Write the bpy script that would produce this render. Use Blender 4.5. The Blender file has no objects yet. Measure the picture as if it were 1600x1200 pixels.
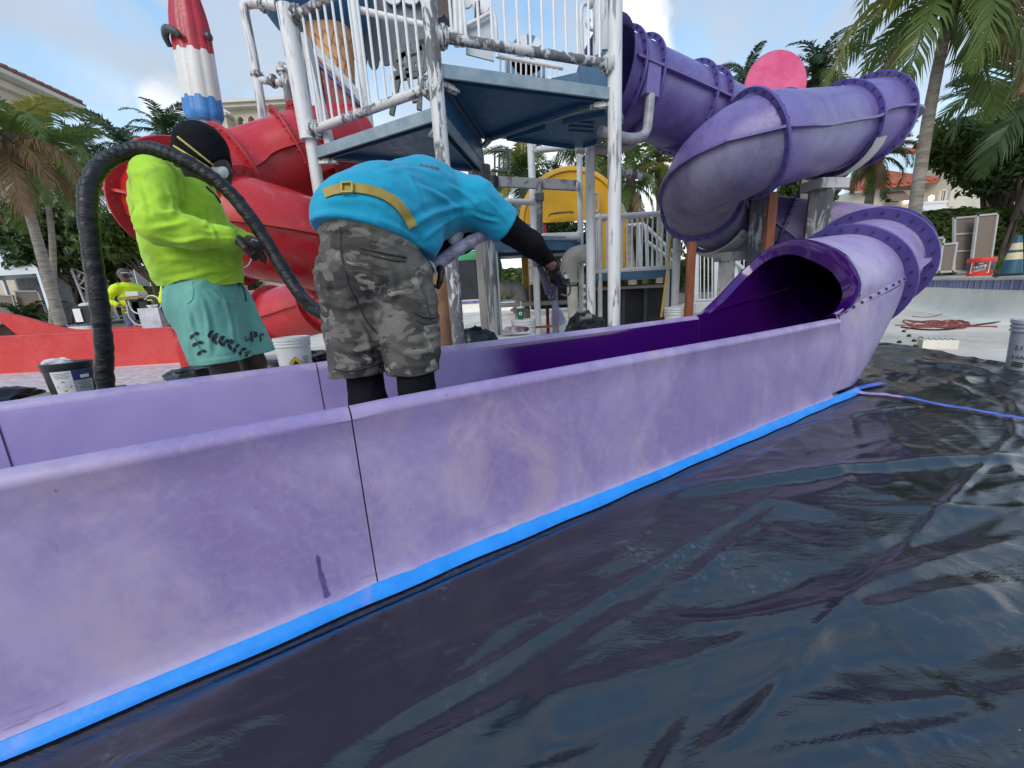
import bpy, bmesh, math, random
import numpy as np
from mathutils import Vector, Matrix, Quaternion, noise as mnoise

random.seed(7)
scn = bpy.context.scene
COL = scn.collection
rad = math.radians

# ------------------------------------------------------------------ camera
CAM_H, PITCH, ROLL, FPX = 0.80, rad(13.0), rad(3.3), 600.0
_u0 = Vector((0, math.sin(PITCH), math.cos(PITCH)))
_r0 = Vector((1, 0, 0))
FW = Vector((0, math.cos(PITCH), -math.sin(PITCH)))
UP = _r0 * math.sin(ROLL) + _u0 * math.cos(ROLL)
CRT = _r0 * math.cos(ROLL) - _u0 * math.sin(ROLL)
CAMP = Vector((0, 0, CAM_H))
cd = bpy.data.cameras.new('camera')
cam = bpy.data.objects.new('camera', cd)
COL.objects.link(cam)
cd.sensor_fit = 'HORIZONTAL'
cd.sensor_width = 36.0
cd.lens = 36.0 * FPX / 1600.0
cd.clip_start = 0.05
cd.clip_end = 3000
cam.matrix_world = Matrix((
    (CRT.x, UP.x, -FW.x, 0), (CRT.y, UP.y, -FW.y, 0), (CRT.z, UP.z, -FW.z, CAM_H), (0, 0, 0, 1)))
scn.camera = cam

# ------------------------------------------------------------------ light
SUN_EL, SUN_AZ = 38.0, 205.0          # azimuth measured clockwise from +Y
world = bpy.data.worlds.new('World')
scn.world = world
world.use_nodes = True
wn, wl = world.node_tree.nodes, world.node_tree.links
wn.clear()
w_out = wn.new('ShaderNodeOutputWorld')
w_bg = wn.new('ShaderNodeBackground')
w_bg.inputs['Strength'].default_value = 0.15
w_sky = wn.new('ShaderNodeTexSky')
w_sky.sky_type = 'NISHITA'
w_sky.sun_disc = False
w_sky.sun_elevation = rad(SUN_EL)
w_sky.sun_rotation = rad(SUN_AZ)
w_sky.air_density = 1.0
w_sky.dust_density = 0.8
w_sky.ozone_density = 1.6


def wnode(t, **kw):
    n = wn.new(t)
    for k, v in kw.items():
        setattr(n, k, v)
    return n


w_tc = wnode('ShaderNodeTexCoord')
w_sep = wnode('ShaderNodeSeparateXYZ')
wl.new(w_tc.outputs['Generated'], w_sep.inputs[0])


def wmath(op, a, b=None, c=None, clamp=False):
    n = wnode('ShaderNodeMath', operation=op, use_clamp=clamp)
    for i, x in enumerate((a, b, c)):
        if x is None:
            continue
        if isinstance(x, (int, float)):
            n.inputs[i].default_value = x
        else:
            wl.new(x, n.inputs[i])
    return n.outputs[0]


# clouds lie on a sheet overhead: the direction divided by its height
w_h = wmath('ADD', wmath('MAXIMUM', w_sep.outputs[2], 0.0), 0.22)
w_cx = wmath('DIVIDE', w_sep.outputs[0], w_h)
w_cy = wmath('DIVIDE', w_sep.outputs[1], w_h)
w_comb = wnode('ShaderNodeCombineXYZ')
wl.new(w_cx, w_comb.inputs[0])
wl.new(w_cy, w_comb.inputs[1])
w_n1 = wnode('ShaderNodeTexNoise')
w_n1.inputs['Scale'].default_value = 1.35
w_n1.inputs['Detail'].default_value = 7
w_n1.inputs['Roughness'].default_value = 0.52
w_n1.inputs['Distortion'].default_value = 0.35
w_map = wnode('ShaderNodeMapping')
w_map.inputs['Location'].default_value = (2.1, 4.4, 0.0)
w_map.inputs['Rotation'].default_value = (0, 0, rad(25))
w_map.inputs['Scale'].default_value = (0.8, 1.25, 1)
wl.new(w_comb.outputs[0], w_map.inputs[0])
wl.new(w_map.outputs[0], w_n1.inputs[0])
w_r1 = wnode('ShaderNodeMapRange')
w_r1.interpolation_type = 'SMOOTHSTEP'
w_r1.inputs[1].default_value = 0.45
w_r1.inputs[2].default_value = 0.61
wl.new(w_n1.outputs[0], w_r1.inputs[0])
# white heads of cumulus, seen low
w_n2 = wnode('ShaderNodeTexNoise')
w_n2.inputs['Scale'].default_value = 2.6
w_n2.inputs['Detail'].default_value = 6
w_n2.inputs['Roughness'].default_value = 0.5
wl.new(w_tc.outputs['Generated'], w_n2.inputs[0])
w_low = wmath('SUBTRACT', 1.0, wmath('MULTIPLY', wmath('ABSOLUTE', wmath('SUBTRACT', w_sep.outputs[2], 0.12)), 2.6), clamp=True)
w_r2 = wnode('ShaderNodeMapRange')
w_r2.interpolation_type = 'SMOOTHSTEP'
w_r2.inputs[1].default_value = 0.40
w_r2.inputs[2].default_value = 0.62
wl.new(w_n2.outputs[0], w_r2.inputs[0])
w_white = wmath('MULTIPLY', w_r2.outputs[0], w_low)


def wmix(fac, a, b):
    n = wnode('ShaderNodeMixRGB')
    if isinstance(fac, (int, float)):
        n.inputs[0].default_value = fac
    else:
        wl.new(fac, n.inputs[0])
    for i, x in ((1, a), (2, b)):
        if isinstance(x, tuple):
            n.inputs[i].default_value = x
        else:
            wl.new(x, n.inputs[i])
    return n.outputs[0]


w_up = wnode('ShaderNodeMapRange')
w_up.interpolation_type = 'SMOOTHSTEP'
w_up.inputs[1].default_value = -0.02
w_up.inputs[2].default_value = 0.75
wl.new(w_sep.outputs[2], w_up.inputs[0])
w_grad = wmix(w_up.outputs[0], (3.5, 4.75, 5.5, 1), (1.1, 2.6, 4.7, 1))
w_base = wmix(0.78, w_sky.outputs[0], w_grad)           # pale morning blue
w_c1 = wmix(wmath('MULTIPLY', w_r1.outputs[0], 0.85), w_base, (2.55, 3.0, 3.7, 1))      # grey blue sheets
w_c2 = wmix(wmath('MULTIPLY', w_white, 0.9), w_c1, (6.9, 6.6, 6.3, 1))


def sky_dir(px, py):
    return (FW + CRT * ((px - 800.0) / FPX) - UP * ((py - 600.0) / FPX)).normalized()


def wdot(v):
    n = wnode('ShaderNodeVectorMath', operation='DOT_PRODUCT')
    wl.new(w_tc.outputs['Generated'], n.inputs[0])
    n.inputs[1].default_value = tuple(v)
    return n.outputs['Value']


def wstep(x, a, b):
    n = wnode('ShaderNodeMapRange')
    n.interpolation_type = 'SMOOTHSTEP'
    wl.new(x, n.inputs[0])
    n.inputs[1].default_value = a
    n.inputs[2].default_value = b
    return n.outputs[0]


w_n3 = wnode('ShaderNodeTexNoise')
w_n3.inputs['Scale'].default_value = 5.5
w_n3.inputs['Detail'].default_value = 8
w_n3.inputs['Roughness'].default_value = 0.55
w_n3.inputs['Distortion'].default_value = 0.5
wl.new(w_tc.outputs['Generated'], w_n3.inputs[0])


def cloud_bank(px, py, r0, r1, lo, hi):
    """one bank of cloud round a direction: radius in degrees, eaten into by noise"""
    f = wstep(wdot(sky_dir(px, py)), math.cos(rad(r1)), math.cos(rad(r0)))
    return wstep(wmath('ADD', wmath('MULTIPLY', f, 0.45), w_n3.outputs[0]), lo, hi)


col = w_c2
GREY, WHITE = (2.75, 3.15, 3.75, 1), (6.2, 6.1, 6.0, 1)
for px, py, r0, r1, lo, hi, c, k in ((430, 95, 4, 18, .76, .98, GREY, .8), (560, 60, 3, 12, .80, 1.0, GREY, .65), (1210, 95, 3, 13, .82, 1.05, GREY, .6), (1100, 60, 2, 9, .86, 1.05, GREY, .4), (1380, 20, 3, 14, .82, 1.02, GREY, .55),
                                     (975, 50, .5, 6.5, .72, .98, WHITE, .8), (1010, 110, .5, 6, .74, 1.0, WHITE, .7), (285, 172, .3, 5, .80, .98, WHITE, .6), (820, 290, 5, 16, .70, .92, WHITE, .9), (1030, 300, 4, 13, .74, .96, WHITE, .8), (700, 150, 6, 16, .80, 1.0, GREY, .5)):
    col = wmix(wmath('MULTIPLY', cloud_bank(px, py, r0, r1, lo, hi), k), col, c)
# the long thin streak at upper left
_a, _b = sky_dir(-60, 0), sky_dir(380, 165)
_nrm = _a.cross(_b).normalized()
_band = wmath('ABSOLUTE', wmath('ADD', wdot(_nrm), wmath('MULTIPLY', wmath('SUBTRACT', w_n3.outputs[0], 0.5), 0.10)))
_f = wmath('SUBTRACT', 1.0, wstep(_band, 0.004, 0.050))
_f = wmath('MULTIPLY', _f, wstep(wdot(((_a + _b) / 2).normalized()), math.cos(rad(24)), math.cos(rad(10))))
col = wmix(wmath('MULTIPLY', _f, 0.75), col, (2.6, 3.0, 3.6, 1))
wl.new(col, w_bg.inputs[0])
wl.new(w_bg.outputs[0], w_out.inputs[0])

sd = bpy.data.lights.new('sun', 'SUN')
sd.energy = 1.5
sd.angle = rad(38)
sd.color = (1.0, 0.93, 0.84)
sun = bpy.data.objects.new('sun', sd)
COL.objects.link(sun)
_sd = Vector((math.sin(rad(SUN_AZ)) * math.cos(rad(SUN_EL)), math.cos(rad(SUN_AZ)) * math.cos(rad(SUN_EL)), math.sin(rad(SUN_EL))))
sun.rotation_euler = (-_sd).to_track_quat('-Z', 'Y').to_euler()

scn.view_settings.view_transform = 'Standard'
scn.view_settings.look = 'None'
scn.view_settings.exposure = 0.50
scn.view_settings.gamma = 1.0
scn.view_settings.use_curve_mapping = False
scn.render.engine = 'CYCLES'
scn.cycles.use_denoising = True
scn.cycles.max_bounces = 8
scn.cycles.transparent_max_bounces = 12

# ------------------------------------------------------------------ helpers
WORLD = {}


def V(*a):
    return Vector(a)


def ray(px, py):
    return FW + CRT * ((px - 800.0) / FPX) - UP * ((py - 600.0) / FPX)


def at(px, py, y):
    """point seen at a pixel of the 1600x1200 photograph, y metres ahead"""
    r = ray(px, py)
    return CAMP + r * (y / r.y)


def atz(px, py, z):
    r = ray(px, py)
    return CAMP + r * ((z - CAM_H) / r.z)


SD = Vector((0.862, 0.507, 0)).normalized()       # along the purple slide, away
SN = Vector((-SD.y, SD.x, 0))                     # across it


def tn(t, n, z=0.0):
    return SD * t + SN * n + Vector((0, 0, z))


def atn(px, py, n):
    r = ray(px, py)
    return CAMP + r * ((n - CAMP.dot(SN)) / r.dot(SN))


def frame(d, up=Vector((0, 0, 1))):
    d = d.normalized()
    a = d.cross(up)
    if a.length < 1e-4:
        a = d.cross(Vector((0, 1, 0)))
    a.normalize()
    return a, a.cross(d).normalized()


def spline(pts, n=8):
    """Catmull-Rom through the points"""
    pts = [Vector(p) for p in pts]
    P = [pts[0] * 2 - pts[1]] + pts + [pts[-1] * 2 - pts[-2]]
    out = []
    for i in range(1, len(P) - 2):
        a, b, c, d = P[i - 1], P[i], P[i + 1], P[i + 2]
        for k in range(n):
            t = k / n
            out.append(0.5 * ((2 * b) + (c - a) * t + (2 * a - 5 * b + 4 * c - d) * t * t + (3 * b - a - 3 * c + d) * t ** 3))
    out.append(pts[-1])
    return out


class MB:
    def __init__(s):
        s.v, s.f, s.m = [], [], []

    def add(s, vs, fs, mi=0):
        o = len(s.v)
        s.v.extend([tuple(x) for x in vs])
        s.f.extend([tuple(i + o for i in f) for f in fs])
        s.m.extend([mi] * len(fs))
        return s

    def box(s, c, sz, mi=0, rz=0.0, M=None):
        c = Vector(c)
        R = M if M is not None else Matrix.Rotation(rz, 3, 'Z')
        vs = [c + R @ Vector((sz[0] / 2 * x, sz[1] / 2 * y, sz[2] / 2 * z)) for x in (-1, 1) for y in (-1, 1) for z in (-1, 1)]
        return s.add(vs, [(0, 1, 3, 2), (4, 6, 7, 5), (0, 4, 5, 1), (2, 3, 7, 6), (0, 2, 6, 4), (1, 5, 7, 3)], mi)

    def beam(s, p0, p1, w, h, mi=0, up=Vector((0, 0, 1))):
        p0, p1 = Vector(p0), Vector(p1)
        a, b = frame(p1 - p0, Vector(up))
        vs = [p + a * (w / 2 * x) + b * (h / 2 * y) for p in (p0, p1) for x, y in ((-1, -1), (1, -1), (1, 1), (-1, 1))]
        return s.add(vs, [(3, 2, 1, 0), (4, 5, 6, 7), (0, 1, 5, 4), (1, 2, 6, 5), (2, 3, 7, 6), (3, 0, 4, 7)], mi)

    def tube(s, pts, r, n=10, mi=0, caps=True, closed=False):
        pts = [Vector(p) for p in pts]
        N = len(pts)
        rs = r if isinstance(r, (list, tuple)) else [r] * N
        vs, fs = [], []
        a = None
        for i, p in enumerate(pts):
            d = (pts[min(i + 1, N - 1)] - pts[max(i - 1, 0)]) if not closed else (pts[(i + 1) % N] - pts[i - 1])
            if d.length < 1e-9:
                d = Vector((0, 0, 1))
            d.normalize()
            if a is None:
                a, _ = frame(d)
            a = (a - d * a.dot(d))
            if a.length < 1e-6:
                a, _ = frame(d)
            a.normalize()
            b = a.cross(d)
            for k in range(n):
                t = 2 * math.pi * k / n
                vs.append(p + (a * math.cos(t) + b * math.sin(t)) * rs[i])
        for i in range(N if closed else N - 1):
            j = (i + 1) % N
            for k in range(n):
                k2 = (k + 1) % n
                fs.append((i * n + k, i * n + k2, j * n + k2, j * n + k))
        if caps and not closed:
            fs.append(tuple(range(n - 1, -1, -1)))
            fs.append(tuple((N - 1) * n + k for k in range(n)))
        return s.add(vs, fs, mi)

    def lathe(s, prof, o, axis=Vector((0, 0, 1)), n=20, mi=0, closed=False):
        o = Vector(o)
        axis = Vector(axis).normalized()
        a, b = frame(axis, Vector((0, 1, 0)) if abs(axis.z) > .9 else Vector((0, 0, 1)))
        vs, fs = [], []
        for r, z in prof:
            for k in range(n):
                t = 2 * math.pi * k / n
                vs.append(o + axis * z + (a * math.cos(t) + b * math.sin(t)) * r)
        m = len(prof)
        for i in range(m if closed else m - 1):
            j = (i + 1) % m
            for k in range(n):
                k2 = (k + 1) % n
                fs.append((i * n + k, j * n + k, j * n + k2, i * n + k2))
        if not closed:
            if prof[0][0] > 1e-5:
                fs.append(tuple(k for k in range(n)))
            if prof[-1][0] > 1e-5:
                fs.append(tuple((m - 1) * n + k for k in range(n - 1, -1, -1)))
        return s.add(vs, fs, mi)

    def prism(s, poly, ext, mi=0):
        """polygon of 3D points pushed along ext"""
        poly = [Vector(p) for p in poly]
        ext = Vector(ext)
        n = len(poly)
        fs = [tuple(range(n - 1, -1, -1)), tuple(range(n, 2 * n))] + [(i, (i + 1) % n, n + (i + 1) % n, n + i) for i in range(n)]
        return s.add(poly + [p + ext for p in poly], fs, mi)

    def grid(s, rows, mi=0, wrap=False):
        """rows of points joined to a sheet"""
        m = len(rows[0])
        vs = [p for r in rows for p in r]
        fs = []
        for i in range(len(rows) - 1):
            for k in range(m if wrap else m - 1):
                k2 = (k + 1) % m
                fs.append((i * m + k, i * m + k2, (i + 1) * m + k2, (i + 1) * m + k))
        return s.add(vs, fs, mi)

    def mesh(s, name, mats, off=Vector((0, 0, 0)), smooth=True, angle=40, fix=True):
        me = bpy.data.meshes.new(name)
        me.from_pydata([(x - off.x, y - off.y, z - off.z) for x, y, z in s.v], [], s.f)
        for m in mats:
            me.materials.append(m)
        me.polygons.foreach_set('material_index', s.m)
        if fix and len(s.f) < 60000:
            bm = bmesh.new()
            bm.from_mesh(me)
            bmesh.ops.remove_doubles(bm, verts=bm.verts, dist=1e-5)
            bmesh.ops.recalc_face_normals(bm, faces=bm.faces)
            bm.to_mesh(me)
            bm.free()
        me.validate()
        if smooth:
            me.shade_smooth()
            me.set_sharp_from_angle(angle=rad(angle))
        me.update()
        return me

    def build(s, name, mat, parent=None, smooth=True, angle=40, origin=None, fix=True, **kw):
        mats = mat if isinstance(mat, (list, tuple)) else [mat]
        if parent is not None:
            off = WORLD.get(parent.name, Vector((0, 0, 0)))
        elif origin is not None:
            off = Vector(origin)
        else:
            off = Vector((0, 0, 0))
        me = s.mesh(name, mats, off, smooth, angle, fix)
        return link(name, me, parent, off, **kw)


def link(name, me, parent=None, off=None, **kw):
    o = bpy.data.objects.new(name, me)
    COL.objects.link(o)
    if parent is not None:
        o.parent = parent
        WORLD[o.name] = WORLD.get(parent.name, Vector((0, 0, 0)))
    else:
        o.location = off or Vector((0, 0, 0))
        WORLD[o.name] = Vector(o.location)
    tag(o, **kw)
    return o


def tag(o, label=None, cat=None, group=None, kind=None):
    if label:
        o['label'] = label
    if cat:
        o['category'] = cat
    if group:
        o['group'] = group
    if kind:
        o['kind'] = kind
    return o


def thing(name, label, cat, loc=(0, 0, 0), group=None):
    o = bpy.data.objects.new(name, None)
    COL.objects.link(o)
    o.location = Vector(loc)
    o.empty_display_size = 0.1
    WORLD[o.name] = Vector(loc)
    return tag(o, label, cat, group)


def copy_tree(root, loc, rz=0.0, sc=1.0, label=None, group=None):
    def cp(o, parent):
        c = o.copy()
        COL.objects.link(c)
        if parent is not None:
            c.parent = parent
        for ch in o.children:
            cp(ch, c)
        return c
    r = cp(root, None)
    r.location = Vector(loc)
    r.rotation_euler = (0, 0, rz)
    r.scale = (sc, sc, sc)
    WORLD[r.name] = Vector(loc)
    if label:
        r['label'] = label
    if group:
        r['group'] = group
    return r


# ------------------------------------------------------------------ materials
class NT:
    def __init__(s, name):
        s.mat = bpy.data.materials.new(name)
        s.mat.use_nodes = True
        s.t = s.mat.node_tree
        s.n, s.l = s.t.nodes, s.t.links
        s.bsdf = s.n['Principled BSDF']
        s.out = s.n['Material Output']
        s.tc = s.n.new('ShaderNodeTexCoord')

    def new(s, t, **kw):
        n = s.n.new(t)
        for k, v in kw.items():
            setattr(n, k, v)
        return n

    def put(s, sock, x):
        if isinstance(x, (int, float)):
            sock.default_value = x
        elif isinstance(x, tuple):
            sock.default_value = x if len(x) != 3 or sock.type != 'RGBA' else (*x, 1)
        else:
            s.l.new(x, sock)

    def coord(s, scale=(1, 1, 1), rot=(0, 0, 0), src='Object'):
        m = s.new('ShaderNodeMapping')
        m.inputs['Scale'].default_value = scale
        m.inputs['Rotation'].default_value = rot
        s.l.new(s.tc.outputs[src], m.inputs[0])
        return m.outputs[0]

    def noise(s, scale, detail=4, rough=.55, vec=None, dist=0.0):
        n = s.new('ShaderNodeTexNoise')
        n.inputs['Scale'].default_value = scale
        n.inputs['Detail'].default_value = detail
        n.inputs['Roughness'].default_value = rough
        n.inputs['Distortion'].default_value = dist
        s.l.new(vec if vec is not None else s.tc.outputs['Object'], n.inputs['Vector'])
        return n.outputs[0]

    def rng(s, x, a, b, c=0.0, d=1.0, smooth=True):
        n = s.new('ShaderNodeMapRange')
        if smooth:
            n.interpolation_type = 'SMOOTHSTEP'
        s.put(n.inputs[0], x)
        for i, q in enumerate((a, b, c, d)):
            n.inputs[i + 1].default_value = q
        return n.outputs[0]

    def math(s, op, a, b=0.0, clamp=False):
        n = s.new('ShaderNodeMath', operation=op, use_clamp=clamp)
        s.put(n.inputs[0], a)
        s.put(n.inputs[1], b)
        return n.outputs[0]

    def mix(s, f, a, b, mode='MIX'):
        n = s.new('ShaderNodeMixRGB', blend_type=mode)
        s.put(n.inputs[0], f)
        s.put(n.inputs[1], a)
        s.put(n.inputs[2], b)
        return n.outputs[0]

    def bump(s, h, strength=.3, dist=.01):
        n = s.new('ShaderNodeBump')
        n.inputs['Strength'].default_value = strength
        n.inputs['Distance'].default_value = dist
        s.put(n.inputs['Height'], h)
        s.l.new(n.outputs[0], s.bsdf.inputs['Normal'])

    def set(s, **kw):
        for k, v in kw.items():
            s.put(s.bsdf.inputs[k.replace('_', ' ')], v)
        return s.mat


def pmat(name, col, rough=.5, var=.18, scale=5., col2=None, bump=0., bscale=60., bdist=.004, metal=0., coat=0., spec=.5, vec=(1, 1, 1)):
    t = NT(name)
    c2 = col2 if col2 else tuple(c * (1 - 2 * var) for c in col)
    v = t.coord(vec)
    n = t.noise(scale, 6, .6, v)
    f = t.rng(n, .35, .68)
    c = t.mix(f, col, c2)
    n2 = t.noise(scale * 9, 3, .6, v)
    c = t.mix(t.rng(n2, .4, .7, 0, .12), c, tuple(x * .6 for x in col))
    t.set(Base_Color=c, Metallic=metal, Coat_Weight=coat)
    t.bsdf.inputs['Specular IOR Level'].default_value = spec
    t.put(t.bsdf.inputs['Roughness'], t.rng(n2, .3, .7, max(rough - .07, .02), min(rough + .1, 1)))
    if bump:
        t.bump(t.noise(bscale, 4, .6, v), bump, bdist)
    return t.mat


def worn(name, col, dark, amount=.5, rough=.55, stretch=.22, scale=26., metal=0.):
    """paint scraped off in upright flakes"""
    t = NT(name)
    v = t.coord((1, 1, stretch))
    a = t.noise(scale, 5, .65, v, .6)
    b = t.noise(2.2, 2, .5)
    m = t.math('ADD', a, t.math('MULTIPLY', b, .55))
    lo = .98 - amount * .38
    f = t.rng(m, lo - .05, lo + .05)
    c = t.mix(f, col, dark)
    g = t.noise(scale * .6, 4, .6, v)
    c = t.mix(t.rng(g, .45, .75, 0, .45), c, tuple((x * .55 + .02) for x in col))
    t.set(Base_Color=c, Roughness=rough, Metallic=metal)
    t.bump(f, .25, .002)
    return t.mat


def leafmat(name, c1, c2, rough=.45, trans=.25):
    t = NT(name)
    oi = t.new('ShaderNodeObjectInfo')
    g = t.new('ShaderNodeNewGeometry')
    n = t.noise(1.3, 3, .6)
    f = t.math('ADD', t.math('MULTIPLY', g.outputs['Random Per Island'], .75), t.math('MULTIPLY', n, .35), True)
    c = t.mix(f, c1, c2)
    c = t.mix(t.math('MULTIPLY', oi.outputs['Random'], .35), c, tuple(x * .62 for x in c1))
    t.set(Base_Color=c, Roughness=rough)
    t.bsdf.inputs['Specular IOR Level'].default_value = .35
    tr = t.new('ShaderNodeBsdfTranslucent')
    t.put(tr.inputs[0], c)
    mx = t.new('ShaderNodeMixShader')
    mx.inputs[0].default_value = trans
    t.l.new(t.bsdf.outputs[0], mx.inputs[1])
    t.l.new(tr.outputs[0], mx.inputs[2])
    t.l.new(mx.outputs[0], t.out.inputs[0])
    return t.mat


# ------------------------------------------------------------------ numeric noise (for relief in meshes)
_rng = np.random.default_rng(5)
_perm = _rng.random((64, 64, 64)).astype(np.float32)


def vnoise(x, y, z):
    """smooth value noise in 0..1 on arrays"""
    xi, yi, zi = np.floor(x).astype(int), np.floor(y).astype(int), np.floor(z).astype(int)
    xf, yf, zf = x - xi, y - yi, z - zi
    u, v, w = [q * q * (3 - 2 * q) for q in (xf, yf, zf)]
    r = 0
    for a in (0, 1):
        for b in (0, 1):
            for c in (0, 1):
                r = r + _perm[(xi + a) & 63, (yi + b) & 63, (zi + c) & 63] * (u if a else 1 - u) * (v if b else 1 - v) * (w if c else 1 - w)
    return r


def fbm(x, y, z, o=4):
    r, a, s = 0, .5, 0
    for k in range(o):
        r = r + a * vnoise(x * 2 ** k + 7 * k, y * 2 ** k + 3 * k, z * 2 ** k)
        s += a
        a *= .5
    return r / s


# ------------------------------------------------------------------ smooth solids from distance fields
class SDF:
    """tapered limbs and ovals melted together; cut by planes"""

    def __init__(s, k=.03):
        s.p, s.cuts, s.k, s.disp = [], [], k, None

    def cap(s, a, b, ra, rb, flat=None, k=None):
        s.p.append((np.array(a, float), np.array(b, float), ra, rb, None if flat is None else (np.array(Vector(flat[0]).normalized()), flat[1]), s.k if k is None else k))
        return s

    def cut(s, p, n):
        s.cuts.append((np.array(p, float), np.array(Vector(n).normalized())))
        return s

    @staticmethod
    def one(X, a, b, ra, rb, fl):
        ab = b - a
        L = max(ab @ ab, 1e-12)
        t = np.clip((X - a) @ ab / L, 0, 1)
        q = X - a - t[..., None] * ab
        if fl is not None:
            e, f = fl
            c = q @ e
            q = q + (c * (1 / f - 1))[..., None] * e
        dd = np.sqrt((q * q).sum(-1)) - (ra + (rb - ra) * t)
        if fl is not None:
            dd = dd * min(1, fl[1] + .25)
        return dd

    def ev(s, X):
        d = None
        for a, b, ra, rb, fl, k in s.p:
            dd = s.one(X, a, b, ra, rb, fl)
            if d is None:
                d = dd
            else:
                h = np.clip(.5 + .5 * (d - dd) / k, 0, 1)
                d = d * (1 - h) + dd * h - k * h * (1 - h)
        if s.disp is not None:
            d = d + s.disp(X)
        for p, n in s.cuts:
            d = np.maximum(d, (X - p) @ n)
        return d

    def snap(s, p, off=0.0, it=8):
        p = np.array(p, float)
        for _ in range(it):
            e = 2e-3
            E = np.vstack([p, p + [e, 0, 0], p + [0, e, 0], p + [0, 0, e]])
            f = s.ev(E)
            g = (f[1:] - f[0]) / e
            gl = max((g @ g), 1e-6)
            p = p - g * ((f[0] - off) / gl)
        return Vector(p), Vector(g).normalized()

    def mesh(s, name, mats, h=.008, off=Vector((0, 0, 0)), pad=.05):
        lo = np.min([np.minimum(a, b) - max(ra, rb) * 1.15 for a, b, ra, rb, _, _ in s.p], 0) - pad * .5
        hi = np.max([np.maximum(a, b) + max(ra, rb) * 1.15 for a, b, ra, rb, _, _ in s.p], 0) + pad * .5
        n = np.ceil((hi - lo) / h).astype(int) + 1
        ax = [lo[i] + h * np.arange(n[i]) for i in range(3)]
        vals = np.full(n, 1., np.float32)
        for a, b, ra, rb, fl, k in s.p:
            m = max(ra, rb) * 1.1 + k + .03
            i0 = np.maximum(np.floor((np.minimum(a, b) - m - lo) / h).astype(int), 0)
            i1 = np.minimum(np.ceil((np.maximum(a, b) + m - lo) / h).astype(int) + 1, n)
            sl = tuple(slice(i0[q], i1[q]) for q in range(3))
            X = np.stack(np.meshgrid(*[ax[q][sl[q]] for q in range(3)], indexing='ij'), -1)
            dd = s.one(X, a, b, ra, rb, fl)
            d = vals[sl]
            hh = np.clip(.5 + .5 * (d - dd) / k, 0, 1)
            vals[sl] = d * (1 - hh) + dd * hh - k * hh * (1 - hh)
        near = np.abs(vals) < .05
        I = np.argwhere(near)
        X = lo + I * h
        dv = vals[near].astype(float)
        if s.disp is not None:
            dv = dv + s.disp(X)
        vals[near] = dv
        if s.cuts:
            X = np.stack(np.meshgrid(*ax, indexing='ij'), -1)
            for p, nn in s.cuts:
                vals = np.maximum(vals, (X - p) @ nn)
            del X
        ins = vals < 0
        c = [slice(0, -1), slice(1, None)]
        cnt = sum(ins[c[a], c[b], c[d]].astype(np.int8) for a in (0, 1) for b in (0, 1) for d in (0, 1))
        mask = (cnt > 0) & (cnt < 8)
        ii = np.argwhere(mask)
        idx = -np.ones(mask.shape, int)
        idx[mask] = np.arange(len(ii))
        acc = np.zeros((len(ii), 3))
        num = np.zeros(len(ii))
        for axis in range(3):
            o = [0, 1, 2]
            o.remove(axis)
            for a in (0, 1):
                for b in (0, 1):
                    q0 = ii.copy()
                    q0[:, o[0]] += a
                    q0[:, o[1]] += b
                    q1 = q0.copy()
                    q1[:, axis] += 1
                    v0 = vals[tuple(q0.T)]
                    v1 = vals[tuple(q1.T)]
                    cr = (v0 < 0) != (v1 < 0)
                    t = np.where(cr, v0 / np.where(cr, v0 - v1, 1), 0)
                    pt = q0.astype(float)
                    pt[:, axis] += t
                    acc[cr] += pt[cr]
                    num[cr] += 1
        vs = acc / num[:, None] * h + lo
        faces = []
        for axis in range(3):
            o1, o2 = (axis + 1) % 3, (axis + 2) % 3
            s0 = [slice(None)] * 3
            s1 = [slice(None)] * 3
            s0[axis] = slice(0, -1)
            s1[axis] = slice(1, None)
            A, B = ins[tuple(s0)], ins[tuple(s1)]
            e = np.argwhere(A != B)
            e = e[(e[:, o1] > 0) & (e[:, o2] > 0) & (e[:, o1] < mask.shape[o1]) & (e[:, o2] < mask.shape[o2])]
            fl = A[tuple(e.T)]

            def cell(d1, d2):
                q = e.copy()
                q[:, o1] -= d1
                q[:, o2] -= d2
                return idx[tuple(q.T)]
            Q = np.stack([cell(1, 1), cell(0, 1), cell(0, 0), cell(1, 0)], 1)
            Q[~fl] = Q[~fl][:, ::-1]
            faces.append(Q)
        F = np.concatenate(faces)
        F = F[(F >= 0).all(1)]
        me = bpy.data.meshes.new(name)
        me.from_pydata((vs - np.array(off)).tolist(), [], F.tolist())
        for m in mats:
            me.materials.append(m)
        me.shade_smooth()
        me.update()
        return me

    def build(s, name, mat, parent, h=.008, **kw):
        off = WORLD.get(parent.name, Vector((0, 0, 0))) if parent is not None else Vector((0, 0, 0))
        me = s.mesh(name, mat if isinstance(mat, (list, tuple)) else [mat], h, off)
        return link(name, me, parent, **kw)


def bolt_ring(mb, c, T, r, n, size=.016, a0=0., a1=2 * math.pi, side=1, gap=.012):
    a, b = frame(T)
    for k in range(n):
        t = a0 + (a1 - a0) * (k + .5) / n
        p = c + (a * math.cos(t) + b * math.sin(t)) * r
        mb.lathe([(size * .62, 0), (size * .62, gap), (size * .3, gap), (size * .3, gap + .008)], p, T * side, 6)


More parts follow.
